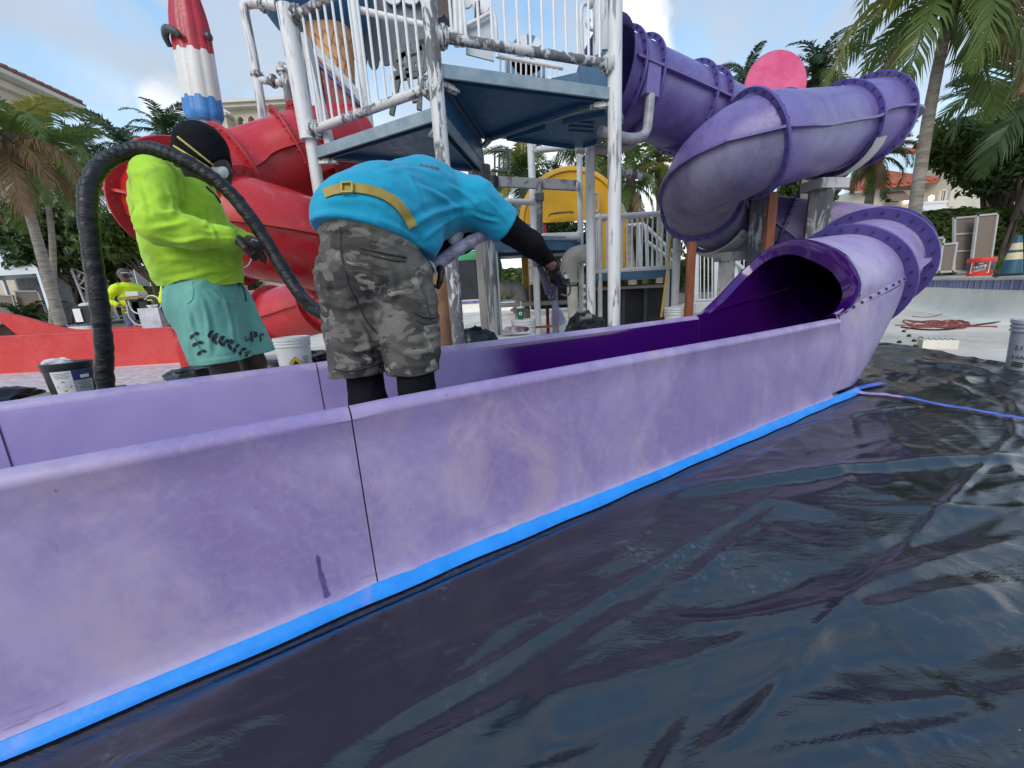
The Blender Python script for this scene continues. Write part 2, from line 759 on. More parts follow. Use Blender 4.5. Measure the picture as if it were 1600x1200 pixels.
class TubePath:
    def __init__(s, pts, n=10):
        s.P = spline(pts, n)
        s.L = [0.]
        for a, b in zip(s.P, s.P[1:]):
            s.L.append(s.L[-1] + (b - a).length)
        s.len = s.L[-1]

    def p(s, u):
        if u <= 0:
            return s.P[0] + (s.P[1] - s.P[0]).normalized() * u
        if u >= s.len:
            return s.P[-1] + (s.P[-1] - s.P[-2]).normalized() * (u - s.len)
        import bisect
        i = min(max(bisect.bisect_right(s.L, u) - 1, 0), len(s.P) - 2)
        return s.P[i].lerp(s.P[i + 1], (u - s.L[i]) / max(s.L[i + 1] - s.L[i], 1e-9))

    def d(s, u):
        return (s.p(u + .06) - s.p(u - .06)).normalized()

# ================================================================== SETTING
DECK = 0.66
pool = [(6.2, -12), (6.4, 0), (6.9, 3.9), (7.4, 5.6), (8.3, 7.1), (9.4, 8.9), (9.9, 11.5), (9.7, 15), (8.6, 18.5), (6, 20.6), (2, 21.5), (-4, 21.8),
        (-12, 22.0), (-20, 22.2), (-28, 22.4), (-34, 18), (-36, 8), (-34, -12)]
_ps = spline([(x, y, 0) for x, y in pool], 4)
_ps = [Vector((p.x, p.y, 0)) for p in _ps]


def poolside(off):
    """pool outline pushed outwards by off"""
    out = []
    N = len(_ps)
    for i, p in enumerate(_ps):
        a, b = _ps[max(i - 1, 0)], _ps[min(i + 1, N - 1)]
        d = (b - a).normalized()
        out.append(p + Vector((d.y, -d.x, 0)) * off)
    return out


m_floor = NT('pool_plaster')
_v = m_floor.coord()
_a = m_floor.noise(.55, 6, .62, _v, .8)
_b = m_floor.noise(5, 6, .65, _v, .5)
_c = m_floor.mix(m_floor.rng(_a, .38, .66), (.72, .645, .54), (.47, .41, .335))
_c = m_floor.mix(m_floor.rng(_b, .42, .72, 0, .6), _c, (.78, .72, .64))
_d = m_floor.noise(22, 4, .6, _v)
_c = m_floor.mix(m_floor.rng(_d, .58, .72, 0, .35), _c, (.24, .20, .17))
m_floor.set(Base_Color=_c, Roughness=.75)
m_floor.bump(_b, .2, .01)
M_FLOOR = m_floor.mat

M_DECK = pmat('deck_stone', (.50, .46, .40), .75, .14, .8, bump=.15, bscale=30)
M_COPING = pmat('coping_stone', (.58, .54, .48), .65, .12, 2, bump=.1)
M_WALLP = pmat('pool_wall_plaster', (.84, .80, .70), .75, .08, 1.2, bump=.15, bscale=20)

mb = MB()
N = 2
vs = [(-60, -14, 0), (20, -14, 0), (20, 30, 0), (-60, 30, 0)]
mb.add([(p[0], p[1], 0) for p in vs], [(0, 1, 2, 3)])
mb.build('pool_floor', M_FLOOR, smooth=False, kind='structure')

# deck: from the pool edge outwards to the horizon
mb = MB()
inner = poolside(.30)
outer = []
for p in inner:
    d = (p - Vector((-13, 6, 0))).normalized()
    outer.append(Vector((-13, 6, 0)) + d * 900)
mb.grid([[p + Vector((0, 0, DECK - .004)) for p in inner], [p + Vector((0, 0, DECK - .004)) for p in outer]])
mb.build('pool_deck', M_DECK, smooth=False, kind='structure')

# wall under the deck: coved plaster, then a band of tile
mb = MB()
rows = []
for off, z in ((-.30, -.002), (-.17, .015), (-.07, .06), (-.02, .14), (0, .26), (0, .46)):
    rows.append([p + Vector((0, 0, z)) for p in poolside(off)])
mb.grid(rows)
mb.build('pool_wall', M_WALLP, kind='structure')

coping = MB()
prof = [(.02, .604), (-.035, .604), (-.05, .62), (-.05, DECK - .012), (-.04, DECK), (.31, DECK), (.31, .604)]
rows = [[p + Vector((0, 0, z)) for p in poolside(off)] for off, z in prof]
coping.grid(rows)
coping.build('pool_coping', M_COPING, kind='structure')

# waterline tiles: each near tile its own piece on the right-hand wall, the far run joined
t = NT('waterline_tile')
g = t.new('ShaderNodeObjectInfo')
gi = t.new('ShaderNodeNewGeometry')
rnd = t.math('ADD', g.outputs['Random'], gi.outputs['Random Per Island'])
rnd = t.math('FRACT', rnd)
t.set(Base_Color=t.mix(rnd, (.10, .12, .30), (.19, .20, .40)), Roughness=.3)
M_TILE = t.mat
M_GROUT = pmat('tile_grout', (.42, .42, .46), .8, .1, 6)
band = MB()
band.grid([[p + Vector((0, 0, z)) for p in poolside(.002)] for z in (.455, .606)])
wallband = band.build('waterline_band', M_GROUT, kind='structure')
far_tiles = MB()
acc, k = 0, 0
edge = poolside(-.004)
near_tiles = []
for i in range(len(edge) - 1):
    a, b = edge[i], edge[i + 1]
    L = (b - a).length
    n = max(1, int(L / .155))
    for j in range(n):
        p = a.lerp(b, (j + .5) / n)
        if p.y < 0:
            continue
        d = (b - a).normalized()
        if p.x > 4 and p.y < 13:
            near_tiles.append((p, math.atan2(d.y, d.x), L / n))
        else:
            far_tiles.box(p + Vector((0, 0, .53)), (L / n - .008, .01, .14), rz=math.atan2(d.y, d.x))
tile0 = None
for p, rz, w in near_tiles[:200]:
    if tile0 is None:
        q = MB()
        q.box((0, 0, 0), (.147, .012, .14))
        tile_me = q.mesh('tile', [M_TILE], smooth=False)
        tile0 = 1
    o = link('tile', tile_me, wallband)
    o.location = (p.x, p.y, .53)
    o.rotation_euler = (random.uniform(-.01, .01), 0, rz)
far_tiles.build('far_tiles', M_TILE, wallband, smooth=False, kind='stuff')

# ------------------------------------------------------------------ black plastic sheet
t = NT('black_plastic')
v = t.coord()
dust = t.noise(3.2, 7, .7, v, .8)
dust2 = t.noise(60, 3, .6, v)
f = t.math('MULTIPLY', t.rng(dust, .52, .72), t.rng(dust2, .45, .7))
c = t.mix(t.math('MULTIPLY', f, .5), (.012, .013, .017), (.16, .17, .20))
sp = t.new('ShaderNodeTexVoronoi')
sp.inputs['Scale'].default_value = 14
t.l.new(v, sp.inputs['Vector'])
spk = t.math('LESS_THAN', sp.outputs['Distance'], .016)
c = t.mix(t.math('MULTIPLY', spk, .8), c, (.6, .6, .6))
rg = t.noise(2.2, 5, .6, v)
t.set(Base_Color=c, Roughness=t.rng(rg, .3, .7, .10, .22))
t.bsdf.inputs['Specular IOR Level'].default_value = .85
fine = t.noise(1, 5, .6, t.coord((16, 42, 10), (0, 0, rad(-14))), .9)
fine2 = t.noise(1, 4, .55, t.coord((5, 13, 5), (0, 0, rad(-24))), 1.1)
zone = t.rng(t.noise(.9, 3, .5, v), .40, .62)
h_ = t.math('ADD', t.math('MULTIPLY', fine, t.math('ADD', t.math('MULTIPLY', zone, .55), .12)), t.math('MULTIPLY', fine2, .5))
t.bump(h_, .40, .010)
t.bsdf.inputs['IOR'].default_value = 1.58
M_TARP = t.mat
M_FILM = pmat('black_film', (.008, .008, .010), .28, .2, 6, spec=.4)

TN_T, TN_N = 720, 400
T0, NT0, NB = -1.6, 1.012, -2.1


def tarp_tmax(n):
    # right-hand rim of the sheet, read off the floor
    ks = [(-2.2, 4.6), (.2, 4.75), (.47, 4.96), (.58, 5.16), (.68, 5.36), (.92, 5.74), (1.18, 5.74), (2.1, 5.5)]
    for (a, b), (c, d) in zip(ks, ks[1:]):
        if n <= c:
            return b + (d - b) * (n - a) / (c - a)
    return ks[-1][1]


uu = np.linspace(0, 1, TN_T)
vv = np.linspace(0, 1, TN_N) ** 1.0
NN = NT0 + (NB - NT0) * vv
TM = np.array([tarp_tmax(x) for x in NN])
Tg = T0 + (TM[None, :] - T0) * uu[:, None]
Ng = np.broadcast_to(NN[None, :], Tg.shape)
wid = np.clip((Tg - 3.12) / .8, 0, 1)
wid = wid * wid * (3 - 2 * wid)
Ng = Ng + .62 * wid * np.clip(1 - vv[None, :] * 3.2, 0, 1) ** 1.5
Xg = Tg * SD.x + Ng * SN.x
Yg = Tg * SD.y + Ng * SN.y


def ridged(x, y, o=3):
    r, a = 0, 1.0
    for k in range(o):
        q = 1 - np.abs(2 * fbm(x * 1.9 ** k + 3 * k, y * 1.9 ** k, 0 * x + .3 + k, 2) - 1)
        r = r + a * q ** 5
        a *= .5
    return r


warp = fbm(Tg * .5, Ng * .7, 0 * Tg + 2.2, 3) - .5
Zt = .011 * ridged(Tg * .55 + warp * .8, (Ng + .22 * Tg + warp * .7) * 1.7, 3)
Zt += .010 * ridged(Tg * 1.4 + 9 + warp, (Ng - .25 * Tg) * 2.2 + warp, 3)
far = np.clip((Tg - 1.6) / 2.0, 0, 1)
Zt += far * .007 * ridged(Tg * 1.5 + 4, Ng * 2.6 + 2 + warp * 2, 3)
Zt += .014 * (fbm(Tg * .6, Ng * .9, 0 * Tg + 5, 3) - .4)
Zt += .005 * ridged(Tg * 1.1 + 3 + warp * 2, (Ng + .30 * Tg) * 3.2 + warp * 1.5, 2)
Zt += .0030 * fbm(Tg * 9, Ng * 12, 0 * Tg + 1, 3)


def crease(pts, h, w, tilt=0.):
    """a long fold through floor points seen in the photograph"""
    global Zt
    P = [atz(x, y, 0) for x, y in pts]
    P = spline([(p.x, p.y, 0) for p in P], 10)
    best = np.full(Xg.shape, 9.)
    sgn = np.zeros(Xg.shape)
    pos = np.zeros(Xg.shape)
    for si, (a, b) in enumerate(zip(P, P[1:])):
        dx, dy = b.x - a.x, b.y - a.y
        L = dx * dx + dy * dy + 1e-9
        q = np.clip(((Xg - a.x) * dx + (Yg - a.y) * dy) / L, 0, 1)
        ex, ey = Xg - a.x - q * dx, Yg - a.y - q * dy
        e = np.hypot(ex, ey)
        m = e < best
        best[m] = e[m]
        sgn[m] = np.sign(dx * ey - dy * ex)[m]
        pos[m] = ((si + q) / (len(P) - 1))[m]
    fade = np.clip(np.minimum(pos, 1 - pos) * 9, 0, 1)
    fade = fade * fade * (3 - 2 * fade)
    Zt += h * (.25 + .75 * fade) * np.exp(-(best / w) ** 2) + fade * tilt * sgn * best * np.exp(-(best / (w * 2.5)) ** 2)


crease([(800, 1136), (1000, 1085), (1200, 1030), (1400, 975), (1600, 925)], .022, .035, .25)
crease([(1035, 984), (1130, 995), (1230, 980), (1333, 945), (1450, 895), (1600, 850)], .018, .028, -.2)
crease([(560, 1180), (800, 1035), (1000, 915), (1227, 773)], .010, .010, .10)
crease([(1100, 1190), (1157, 1147), (1243, 1051), (1333, 949), (1440, 837), (1589, 677)], .009, .009, -.10)
crease([(300, 1120), (520, 1010), (760, 880), (900, 810), (1050, 735)], .020, .05, .2)
crease([(0, 1190), (200, 1115), (420, 1020), (640, 930)], .016, .03, -.15)
crease([(1000, 790), (1180, 760), (1400, 735), (1600, 722)], .016, .03, .15)
crease([(1150, 690), (1300, 660), (1450, 640)], .016, .03, -.2)
crease([(1390, 560), (1450, 575), (1520, 585), (1600, 610)], .022, .05, .12)
crease([(1380, 590), (1460, 600), (1560, 640)], .016, .04, -.12)
crease([(1400, 1030), (1480, 1005), (1590, 960)], .012, .03, .2)
_R = random.Random(21)


def taut(x0, y0, ang, L, h, w):
    """one straight taut wrinkle"""
    global Zt
    dx, dy = math.cos(ang), math.sin(ang)
    u = (Xg - x0) * dx + (Yg - y0) * dy
    v_ = (Yg - y0) * dx - (Xg - x0) * dy + .03 * np.sin(u * 2.3 + x0 * 5) + .012 * np.sin(u * 7 + y0 * 9)
    k = np.clip(u / L, 0, 1)
    Zt = Zt + h * np.sin(np.pi * k) ** .7 * (np.exp(-np.abs(v_ / w) ** 1.3) - .5 * np.exp(-((v_ - 1.8 * w) / (1.4 * w)) ** 2))


for q in range(90):
    tt_, nn_ = _R.uniform(-.6, 4.8), _R.uniform(-1.2, .9)
    p_ = tn(tt_, nn_)
    taut(p_.x, p_.y, math.atan2(SD.y, SD.x) + _R.gauss(-.28, .30), _R.uniform(.35, 1.7), _R.uniform(.0022, .0075), _R.uniform(.008, .022))
# fan of creases pulled from the slide corner
for q in range(16):
    p_ = atz(1345 + _R.uniform(-20, 30), 622 + _R.uniform(-6, 10), 0)
    taut(p_.x, p_.y, rad(-165 + q * 7.5 + _R.uniform(-3, 3)) if q < 9 else rad(-60 + (q - 9) * 9), _R.uniform(.6, 1.6), _R.uniform(.0015, .0035), _R.uniform(.014, .026))
# the rim: gathered and lifted along the far right hem
rimd = (TM[None, :] - Tg)
Zt += .022 * np.exp(-(rimd / .08) ** 2) * (.4 + fbm(Ng * 3, Tg * 2, 0 * Tg, 3)) 
for _ in range(2):
    Q = np.pad(Zt, 1, mode='edge')
    Zt = (Q[:-2, 1:-1] + Q[2:, 1:-1] + Q[1:-1, :-2] + Q[1:-1, 2:] + 2 * Q[1:-1, 1:-1]) / 6
# laid flat against the slide
near = np.where(Tg > 3.7, 1., np.clip((.945 - Ng) / .13, 0, 1))
near = np.where((Tg > 3.2) & (Tg <= 3.7), np.minimum(1., np.clip((.945 - Ng) / .13, 0, 1) + np.clip((Tg - 3.3) / .4, 0, 1)), near)
Zt = .006 + Zt * (near ** .8)
hem = rimd < 1e-6
Zt[hem] = .004
vsT = np.stack([Xg, Yg, Zt], -1).reshape(-1, 3)
i0 = (np.arange(TN_T - 1)[:, None] * TN_N + np.arange(TN_N - 1)[None, :]).reshape(-1)
fsT = np.stack([i0, i0 + 1, i0 + TN_N + 1, i0 + TN_N], 1)
me = bpy.data.meshes.new('plastic_sheet')
me.from_pydata(vsT.tolist(), [], fsT[:, ::-1].tolist())
me.materials.append(M_TARP)
me.shade_smooth()
_nz = me.polygons[0].normal.z
if _nz < 0:
    me.flip_normals()
tarp = link('plastic_sheet', me, label='wrinkled glossy black plastic sheet spread on the floor along the purple slide', cat='plastic sheet')


def tarp_z(x, y):
    k = np.argmin((Xg - x) ** 2 + (Yg - y) ** 2)
    return float(Zt.reshape(-1)[k])


# ------------------------------------------------------------------ masking tape
def tapemat(name, col, col2):
    t = NT(name)
    v = t.coord()
    a = t.noise(9, 5, .65, v, .4)
    c = t.mix(t.rng(a, .35, .65), col, col2)
    o = t.noise(4.2, 5, .7, v, .6)
    c = t.mix(t.rng(o, .56, .70, 0, .45), c, (.30, .26, .58))
    w = t.noise(1, 4, .6, t.coord((70, 70, 20)), .5)
    t.set(Base_Color=c, Roughness=t.rng(w, .3, .7, .42, .65))
    t.bump(w, .35, .002)
    return t.mat


M_TAPE = tapemat('blue_tape', (.008, .23, .72), (.02, .28, .78))
M_TAPE2 = tapemat('indigo_tape', (.07, .14, .60), (.10, .20, .66))
M_TAPEL = tapemat('lilac_tape', (.42, .30, .66), (.52, .40, .72))


def strip(pts, w, lift, name, mat, label, parent=None):
    mb = MB()
    rows = []
    P = spline(pts, 8)
    for i, p in enumerate(P):
        d = (P[min(i + 1, len(P) - 1)] - P[max(i - 1, 0)]).normalized()
        s = Vector((-d.y, d.x, 0)).normalized()
        ww = w * (1 + .06 * math.sin(i * 1.7))
        rows.append([Vector((q.x, q.y, max(tarp_z(q.x, q.y), 0) + lift)) for q in (p - s * ww / 2, p - s * ww / 6, p + s * ww / 6, p + s * ww / 2)])
    mb.grid(rows)
    return mb.build(name, mat, fix=False, label=label, cat='tape')


mb = MB()
rows = []
for i in range(140):
    tt = -1.5 + (3.40 + 1.5) * i / 139
    wob = .0035 * math.sin(tt * 5.1) + .0025 * math.sin(tt * 17.3 + 1)
    k = min(max(.42 + .58 * (tt + .75) / .9, .40), 1)
    up = .032 + .006 * k + .003 * math.sin(tt * 3.3)
    crk = .0012 * math.sin(tt * 61) + .001 * math.sin(tt * 37)
    rows.append([tn(tt, 1.0085, up), tn(tt, 1.000 + crk, .032), tn(tt, .989 + crk, .020), tn(tt, .987 - .008 * k + crk, .013), tn(tt, .985 - .018 * k + wob, .0112)])
mb.grid(rows)
mb.build('masking_tape', M_TAPE, fix=False, label='long bright blue masking tape sealing the black sheet to the slide base', cat='tape')
strip([atz(1338, 610, .01), atz(1365, 606, .01), atz(1380, 604, .01)], .05, .012, 'masking_tape', M_TAPE2, 'short torn blue tape end stuck beside the slide corner', None)
strip([atz(1340, 614, .01), atz(1380, 622, .01), atz(1418, 629, .01)], .055, .010, 'masking_tape', M_TAPEL, 'lilac overspray covered tape running out from the slide corner', None)
strip([atz(1412, 628, .01), atz(1480, 642, .01), atz(1540, 653, .01), atz(1640, 673, .01)], .055, .014, 'masking_tape', M_TAPE2, 'blue tape strip crossing the black sheet to the right', None)

# ================================================================== PURPLE SLIDE
def purple_mat(name, base, light, dark, lightamt=.6, rough=.5, spots=True):
    t = NT(name)
    v = t.coord()
    a = t.noise(1.3, 7, .62, v, .7)
    b = t.noise(6, 6, .65, t.coord((1, 1, .45)), .5)
    c = t.mix(t.rng(a, .36, .60, 0, lightamt), base, light)
    c = t.mix(t.rng(b, .46, .66, 0, .42), c, dark)
    f = t.noise(46, 4, .65, v, .2)
    c = t.mix(t.rng(f, .44, .72, 0, .28), c, light)
    if spots:
        # sanded streaks, chalk along the foot, and a few rusty bleeds
        st = t.noise(42, 5, .7, t.coord((1, 1, .16)), .4)
        c = t.mix(t.rng(st, .56, .76, 0, .20), c, tuple(min(x * 1.22 + .03, 1) for x in light))
        g = t.noise(2.1, 6, .7, v, .9)
        c = t.mix(t.rng(g, .47, .66, 0, .62), c, (.47, .37, .47))
        g2 = t.noise(.9, 5, .65, t.coord((1, 1, 1.6), (0, 0, .4)), .8)
        c = t.mix(t.rng(g2, .52, .62, 0, .35), c, (.23, .17, .42))
        sz = t.new('ShaderNodeSeparateXYZ')
        t.l.new(v, sz.inputs[0])
        wv = t.noise(9, 5, .7, t.coord((1, 1, 4)), .5)
        foot = t.math('MULTIPLY', t.rng(sz.outputs[2], .058, .028), t.rng(wv, .28, .60))
        c = t.mix(t.math('MULTIPLY', foot, .42), c, (.52, .44, .66))
        sc = t.noise(5, 4, .7, t.coord((1, 1, 14), (0, 0, .5)), .3)
        c = t.mix(t.math('MULTIPLY', t.rng(sz.outputs[2], .10, .02), t.rng(sc, .60, .68)), c, (.20, .15, .22))
        w = t.noise(3.1, 3, .5, t.coord((1, 1, 1.4)), .3)
        c = t.mix(t.rng(w, .655, .73, 0, .45), c, (.52, .34, .17))
        pk = t.noise(90, 2, .5, v)
        c = t.mix(t.rng(pk, .74, .78, 0, .6), c, (.10, .07, .16))
    r = t.rng(f, .3, .7, rough - .08, rough + .1)
    t.set(Base_Color=c, Roughness=r)
    t.bump(t.math('ADD', f, t.math('MULTIPLY', b, .7)), .12, .003)
    return t


M_PUR = purple_mat('chalky_lavender', (.275, .208, .415), (.420, .345, .545), (.205, .152, .345), .8, .42).mat
M_TUBE = purple_mat('tube_purple', (.120, .090, .270), (.200, .155, .375), (.075, .056, .19), .7, .34, False).mat
M_TUBEG = purple_mat('sanded_tube', (.130, .116, .225), (.25, .23, .345), (.070, .063, .135), .8, .6, False).mat
M_FLANGE = purple_mat('flange_purple', (.075, .055, .235), (.11, .08, .29), (.05, .035, .15), .5, .38, False).mat
M_BOLT = pmat('bolt_steel', (.05, .04, .10), .4, .2, 20)
# freshly sprayed paint: begins at a soft edge along the run
t = NT('fresh_purple')
v = t.coord()
sx = t.new('ShaderNodeSeparateXYZ')
t.l.new(v, sx.inputs[0])
tt = t.math('ADD', t.math('MULTIPLY', sx.outputs[0], SD.x), t.math('MULTIPLY', sx.outputs[1], SD.y))
ed = t.noise(3.0, 3, .5, v)
k = t.math('ADD', tt, t.math('MULTIPLY', ed, .22))
fresh = t.rng(k, 1.00 - 2.839, 1.34 - 2.839)
a = t.noise(1.5, 6, .6, v, .6)
old = t.mix(t.rng(a, .35, .65), (.275, .21, .44), (.36, .285, .525))
c = t.mix(fresh, old, (.046, .004, .125))
# damp half dry patch where the gun points
t.set(Base_Color=c, Roughness=t.rng(fresh, 0, 1, .5, .16, False), Coat_Weight=t.math('MULTIPLY', fresh, .6))
t.bsdf.inputs['Coat Roughness'].default_value = .06
M_FRESH = t.mat

slide = thing('water_slide', 'purple tube water slide spiralling down from the tower into an open lavender runout channel', 'water slide', (2.0, 2.2, 0))

# ---- open channel
ZT, NA, NBF = .545, 1.02, 2.05     # lip height, outer faces
LIP = .030


def channel_profile():
    """(n, z, material) outer near face over the near lip, across the floor, over the far lip"""
    pr = [(.990, .010), (.993, .022), (1.004, .034), (1.012, .05), (1.016, .09), (1.018, .25), (1.019, .42), (1.020, ZT - .035)]
    for k in range(7):
        a = math.pi - math.pi * k / 6
        pr.append((1.020 + LIP + .004 + LIP * 1.1 * math.cos(a) - .004, ZT - LIP + LIP * math.sin(a)))
    pr += [(1.088, ZT - .06), (1.10, .28), (1.115, .15), (1.15, .085), (1.22, .062), (1.40, .052), (1.535, .05), (1.67, .052), (1.85, .062), (1.92, .085), (1.955, .15), (1.97, .28), (1.982, ZT - .06)]
    for k in range(7):
        a = math.pi - math.pi * k / 6
        pr.append((1.987 + LIP + LIP * 1.1 * math.cos(a), ZT - LIP + LIP * math.sin(a)))
    pr += [(2.052, ZT - .08), (2.055, .2), (2.06, .05), (2.09, .02), (2.10, .005)]
    return pr


CP = channel_profile()
I_IN0 = 13                      # first inner face
I_IN1 = 28


def channel_section(t0, t1, end0=True, end1=True):
    mb = MB()
    n = max(2, int((t1 - t0) / .08))
    rows = []
    for i in range(n + 1):
        tt = t0 + .0018 + (t1 - t0 - .0036) * i / n
        e = 0.0
        if end0 and i == 0 or end1 and i == n:
            e = .0018
        sag = .0025 * math.sin(tt * 2.3)
        rows.append([tn(tt, nn + (e if j < I_IN0 else -e) * (1 if z < ZT - .03 else 0), max(z - e * (1 if z > .5 else 0) + sag * (z > .4), .004)) for j, (nn, z) in enumerate(CP)])
    m = len(CP)
    base = len(mb.v)
    vs = [p for r in rows for p in r]
    f_out, f_in = [], []
    for i in range(n):
        for k2 in range(m - 1):
            q = (i * m + k2, i * m + k2 + 1, (i + 1) * m + k2 + 1, (i + 1) * m + k2)
            (f_in if I_IN0 <= k2 < I_IN1 else f_out).append(q)
    mb.add(vs, f_out, 0)
    mb.add(vs, f_in, 1)
    return mb


for a, b in ((-3.0, -1.87), (-1.87, -.87), (-.87, .12), (.12, 3.02)):
    channel_section(a, b).build('channel_section', [M_PUR, M_FRESH], slide, angle=50)
M_GASK = pmat('dark_gasket', (.04, .03, .07), .8)
for tt in (-1.87, -.87, .12, 3.02):
    mb = MB()
    mb.grid([[tn(tt + dt, nn + (.004 if j < 13 else -.004), max(z - .004, .003)) for j, (nn, z) in enumerate(CP)] for dt in (-.002, .002)])
    mb.build('seam_gasket', M_GASK, slide)
mb = MB()
for tt in (.12, 3.02):
    mb.grid([[tn(tt + dt, .9885, z) for z in (.007, .02)] for dt in (-.03, .03)])
# drips and the purple run down the front
M_DRIP = pmat('paint_drip', (.15, .085, .27), .4, .15, 30)
mb = MB()
dp = [(-.137, .178, .0005), (-.137, .174, .010), (-.137, .165, .014), (-.1365, .15, .014), (-.136, .135, .013), (-.1355, .12, .014), (-.135, .10, .012), (-.1345, .085, .014), (-.134, .068, .016), (-.134, .058, .020), (-.134, .052, .010)]
_td = atn(505, 910, 1.016).dot(SD) + .134
dp = [(tt + _td, z, w) for tt, z, w in dp]
mb.grid([[tn(tt - w * (.34 + .12 * math.sin(z * 70)), (1.0175 if z > .1 else 1.0145 if z > .07 else 1.0115) - .0015, z) for tt, z, w in dp], [tn(tt + w * (.36 + .10 * math.sin(z * 110 + 2)), (1.0175 if z > .1 else 1.0145 if z > .07 else 1.0115) - .0015, z) for tt, z, w in dp]])
mb.build('paint_drip', M_DRIP, slide, fix=False)

# ---- tube path (fitted helix), s measured uphill from where the tube joins the outlet
HR, HT, HTURN, HZ, HS1, HS2, HN, HE, HW = .785, 4.808, 9.311, .887, .335, -.013, 1.526, 1.194, .091


def helix(s):
    L = HR * HTURN
    a = min(max(s, 0), L) / HR
    tt = HT + HR * (HE * math.sin(a) + HW * (1 - math.cos(a)))
    nn = HN + HR - HR * math.cos(a)
    tx = Vector((HE * math.cos(a) + HW * math.sin(a), math.sin(a)))
    tx.normalize()
    ext = s if s < 0 else (s - L if s > L else 0)
    tt += tx.x * ext
    nn += tx.y * ext
    return tn(tt, nn, HZ + HS1 * s + (HS2 * s * s if s > 0 else 0))


_pl, _pa = V(2.285, 3.84, 1.985), V(3.706, 4.708, 2.363)
_pts = [helix(-1.0 + .2 * i) for i in range(22)]                       # up to s = 3.2
_pts += [V(2.12, 4.10, 1.90), _pl, _pl.lerp(_pa, .34), _pl.lerp(_pa, .68), _pa, V(4.084, 4.786, 2.455), V(4.36, 5.06, 2.50), V(4.22, 5.42, 2.54), V(3.85, 5.44, 2.56), V(3.42, 5.32, 2.58)]
_pts += [helix(7.25).lerp(V(3.0, 5.3, 2.60), .3)] + [helix(7.5 + .4 * i) for i in range(8)]
PP = TubePath(_pts, 8)


def pu(q):
    return min((((PP.p(PP.len * i / 1500) - q).length, PP.len * i / 1500) for i in range(1501)))[1]


def tpath(u):
    return PP.p(u)


def tdir(u):
    return PP.d(u)


RT_IN, RT, RFL = .385, .402, .455


def tube_section(s0, s1, mats, fin=True):
    mb = MB()
    n = max(3, int((s1 - s0) / .09))
    K = 40
    rows = []
    fins = [[], []]
    for i in range(n + 1):
        s = s0 + (s1 - s0) * i / n
        p, T = tpath(s), tdir(s)
        a, b = frame(T)
        rows.append([p + (a * math.cos(2 * math.pi * k / K) + b * math.sin(2 * math.pi * k / K)) * RT for k in range(K)])
        for q, sg in ((0, 1), (1, -1)):
            fins[q].append([p + a * sg * (RT - .004) + b * .010, p + a * sg * (RT + .046) + b * .010, p + a * sg * (RT + .046) - b * .010, p + a * sg * (RT - .004) - b * .010])
    m = K
    vs = [p for r in rows for p in r]
    up, lo = [], []
    for i in range(n):
        for k in range(K):
            k2 = (k + 1) % K
            (up if k < K // 2 else lo).append((i * m + k, i * m + k2, (i + 1) * m + k2, (i + 1) * m + k))
    mb.add(vs, up, 0)
    mb.add(vs, lo, 1)
    o = mb.build('tube_section', mats, slide)
    if fin:
        for q in (0, 1):
            f = MB()
            f.grid(fins[q], wrap=True)
            f.build('seam_flange', mats[0], o, angle=30)
    return o


def flange(s, r=RFL, mat=None, bolts=26, thick=.024, r_in=None, slidep=None):
    p, T = tpath(s), tdir(s)
    ri = (r_in - .002) if r_in else RT - .006
    mb = MB()
    mb.lathe([(ri, -thick / 2), (r, -thick / 2), (r + .003, -thick / 2 + .004), (r + .003, thick / 2 - .004), (r, thick / 2), (ri, thick / 2)], p, T, 56, closed=True)
    mb2 = MB()
    mb2.grid([[q for q in ()]]) if False else None
    o = mb.build('flange', mat or M_FLANGE, slidep or slide, angle=30)
    bb = MB()
    bolt_ring(bb, p + T * thick / 2, T, (ri + r) / 2 + .006, bolts, .016)
    bolt_ring(bb, p - T * thick / 2, T, (ri + r) / 2 + .006, bolts, .016, side=-1)
    bb.build('bolt', M_BOLT, o, kind='stuff')
    return o


S_R1 = pu(helix(-.39))
uE, uG, uH, uU3, uL, uA, uB = pu(helix(2.87)), pu(helix(2.42)), pu(helix(1.65)), pu(V(3.42, 5.32, 2.58)), pu(_pl), pu(_pa), pu(V(4.084, 4.786, 2.455))
cuts = [S_R1, pu(helix(.05)), pu(helix(.27)), uH, uG, uE, uL, uA, uB, uU3, pu(helix(7.84)), pu(helix(8.06)), pu(helix(8.81)), pu(helix(9.04)), pu(helix(9.04)) + .10]
for i, (a, b) in enumerate(zip(cuts, cuts[1:])):
    low = M_TUBEG if i in (3, 4, 5) else M_TUBE
    upm = M_TUBE if i > 2 else M_PUR
    if i == 4:
        upm = M_TUBEG
    if i < 2:
        low = M_PUR
    tube_section(a, b, [upm, low])
for i, s in enumerate(cuts[:-1]):
    flange(s, .495 if i < 2 else RFL, M_FLANGE, r_in=RT + .008)
lin = MB()  # added dark inner skin: shade inside the tube mouth put into colour
rowsL = []
for i in range(30):
    s_ = cuts[0] - .02 + (cuts[4] - cuts[0]) * i / 29
    p, T = tpath(s_), tdir(s_)
    a, b = frame(T)
    rowsL.append([p + (a * math.cos(2 * math.pi * k / 32) + b * math.sin(2 * math.pi * k / 32)) * (RT - .028 + .012 * max(0, 1 - i / 4)) for k in range(32)])
lin.grid(rowsL, wrap=True)
lin.build('tube_shade_liner', M_FRESH, slide, fix=False)
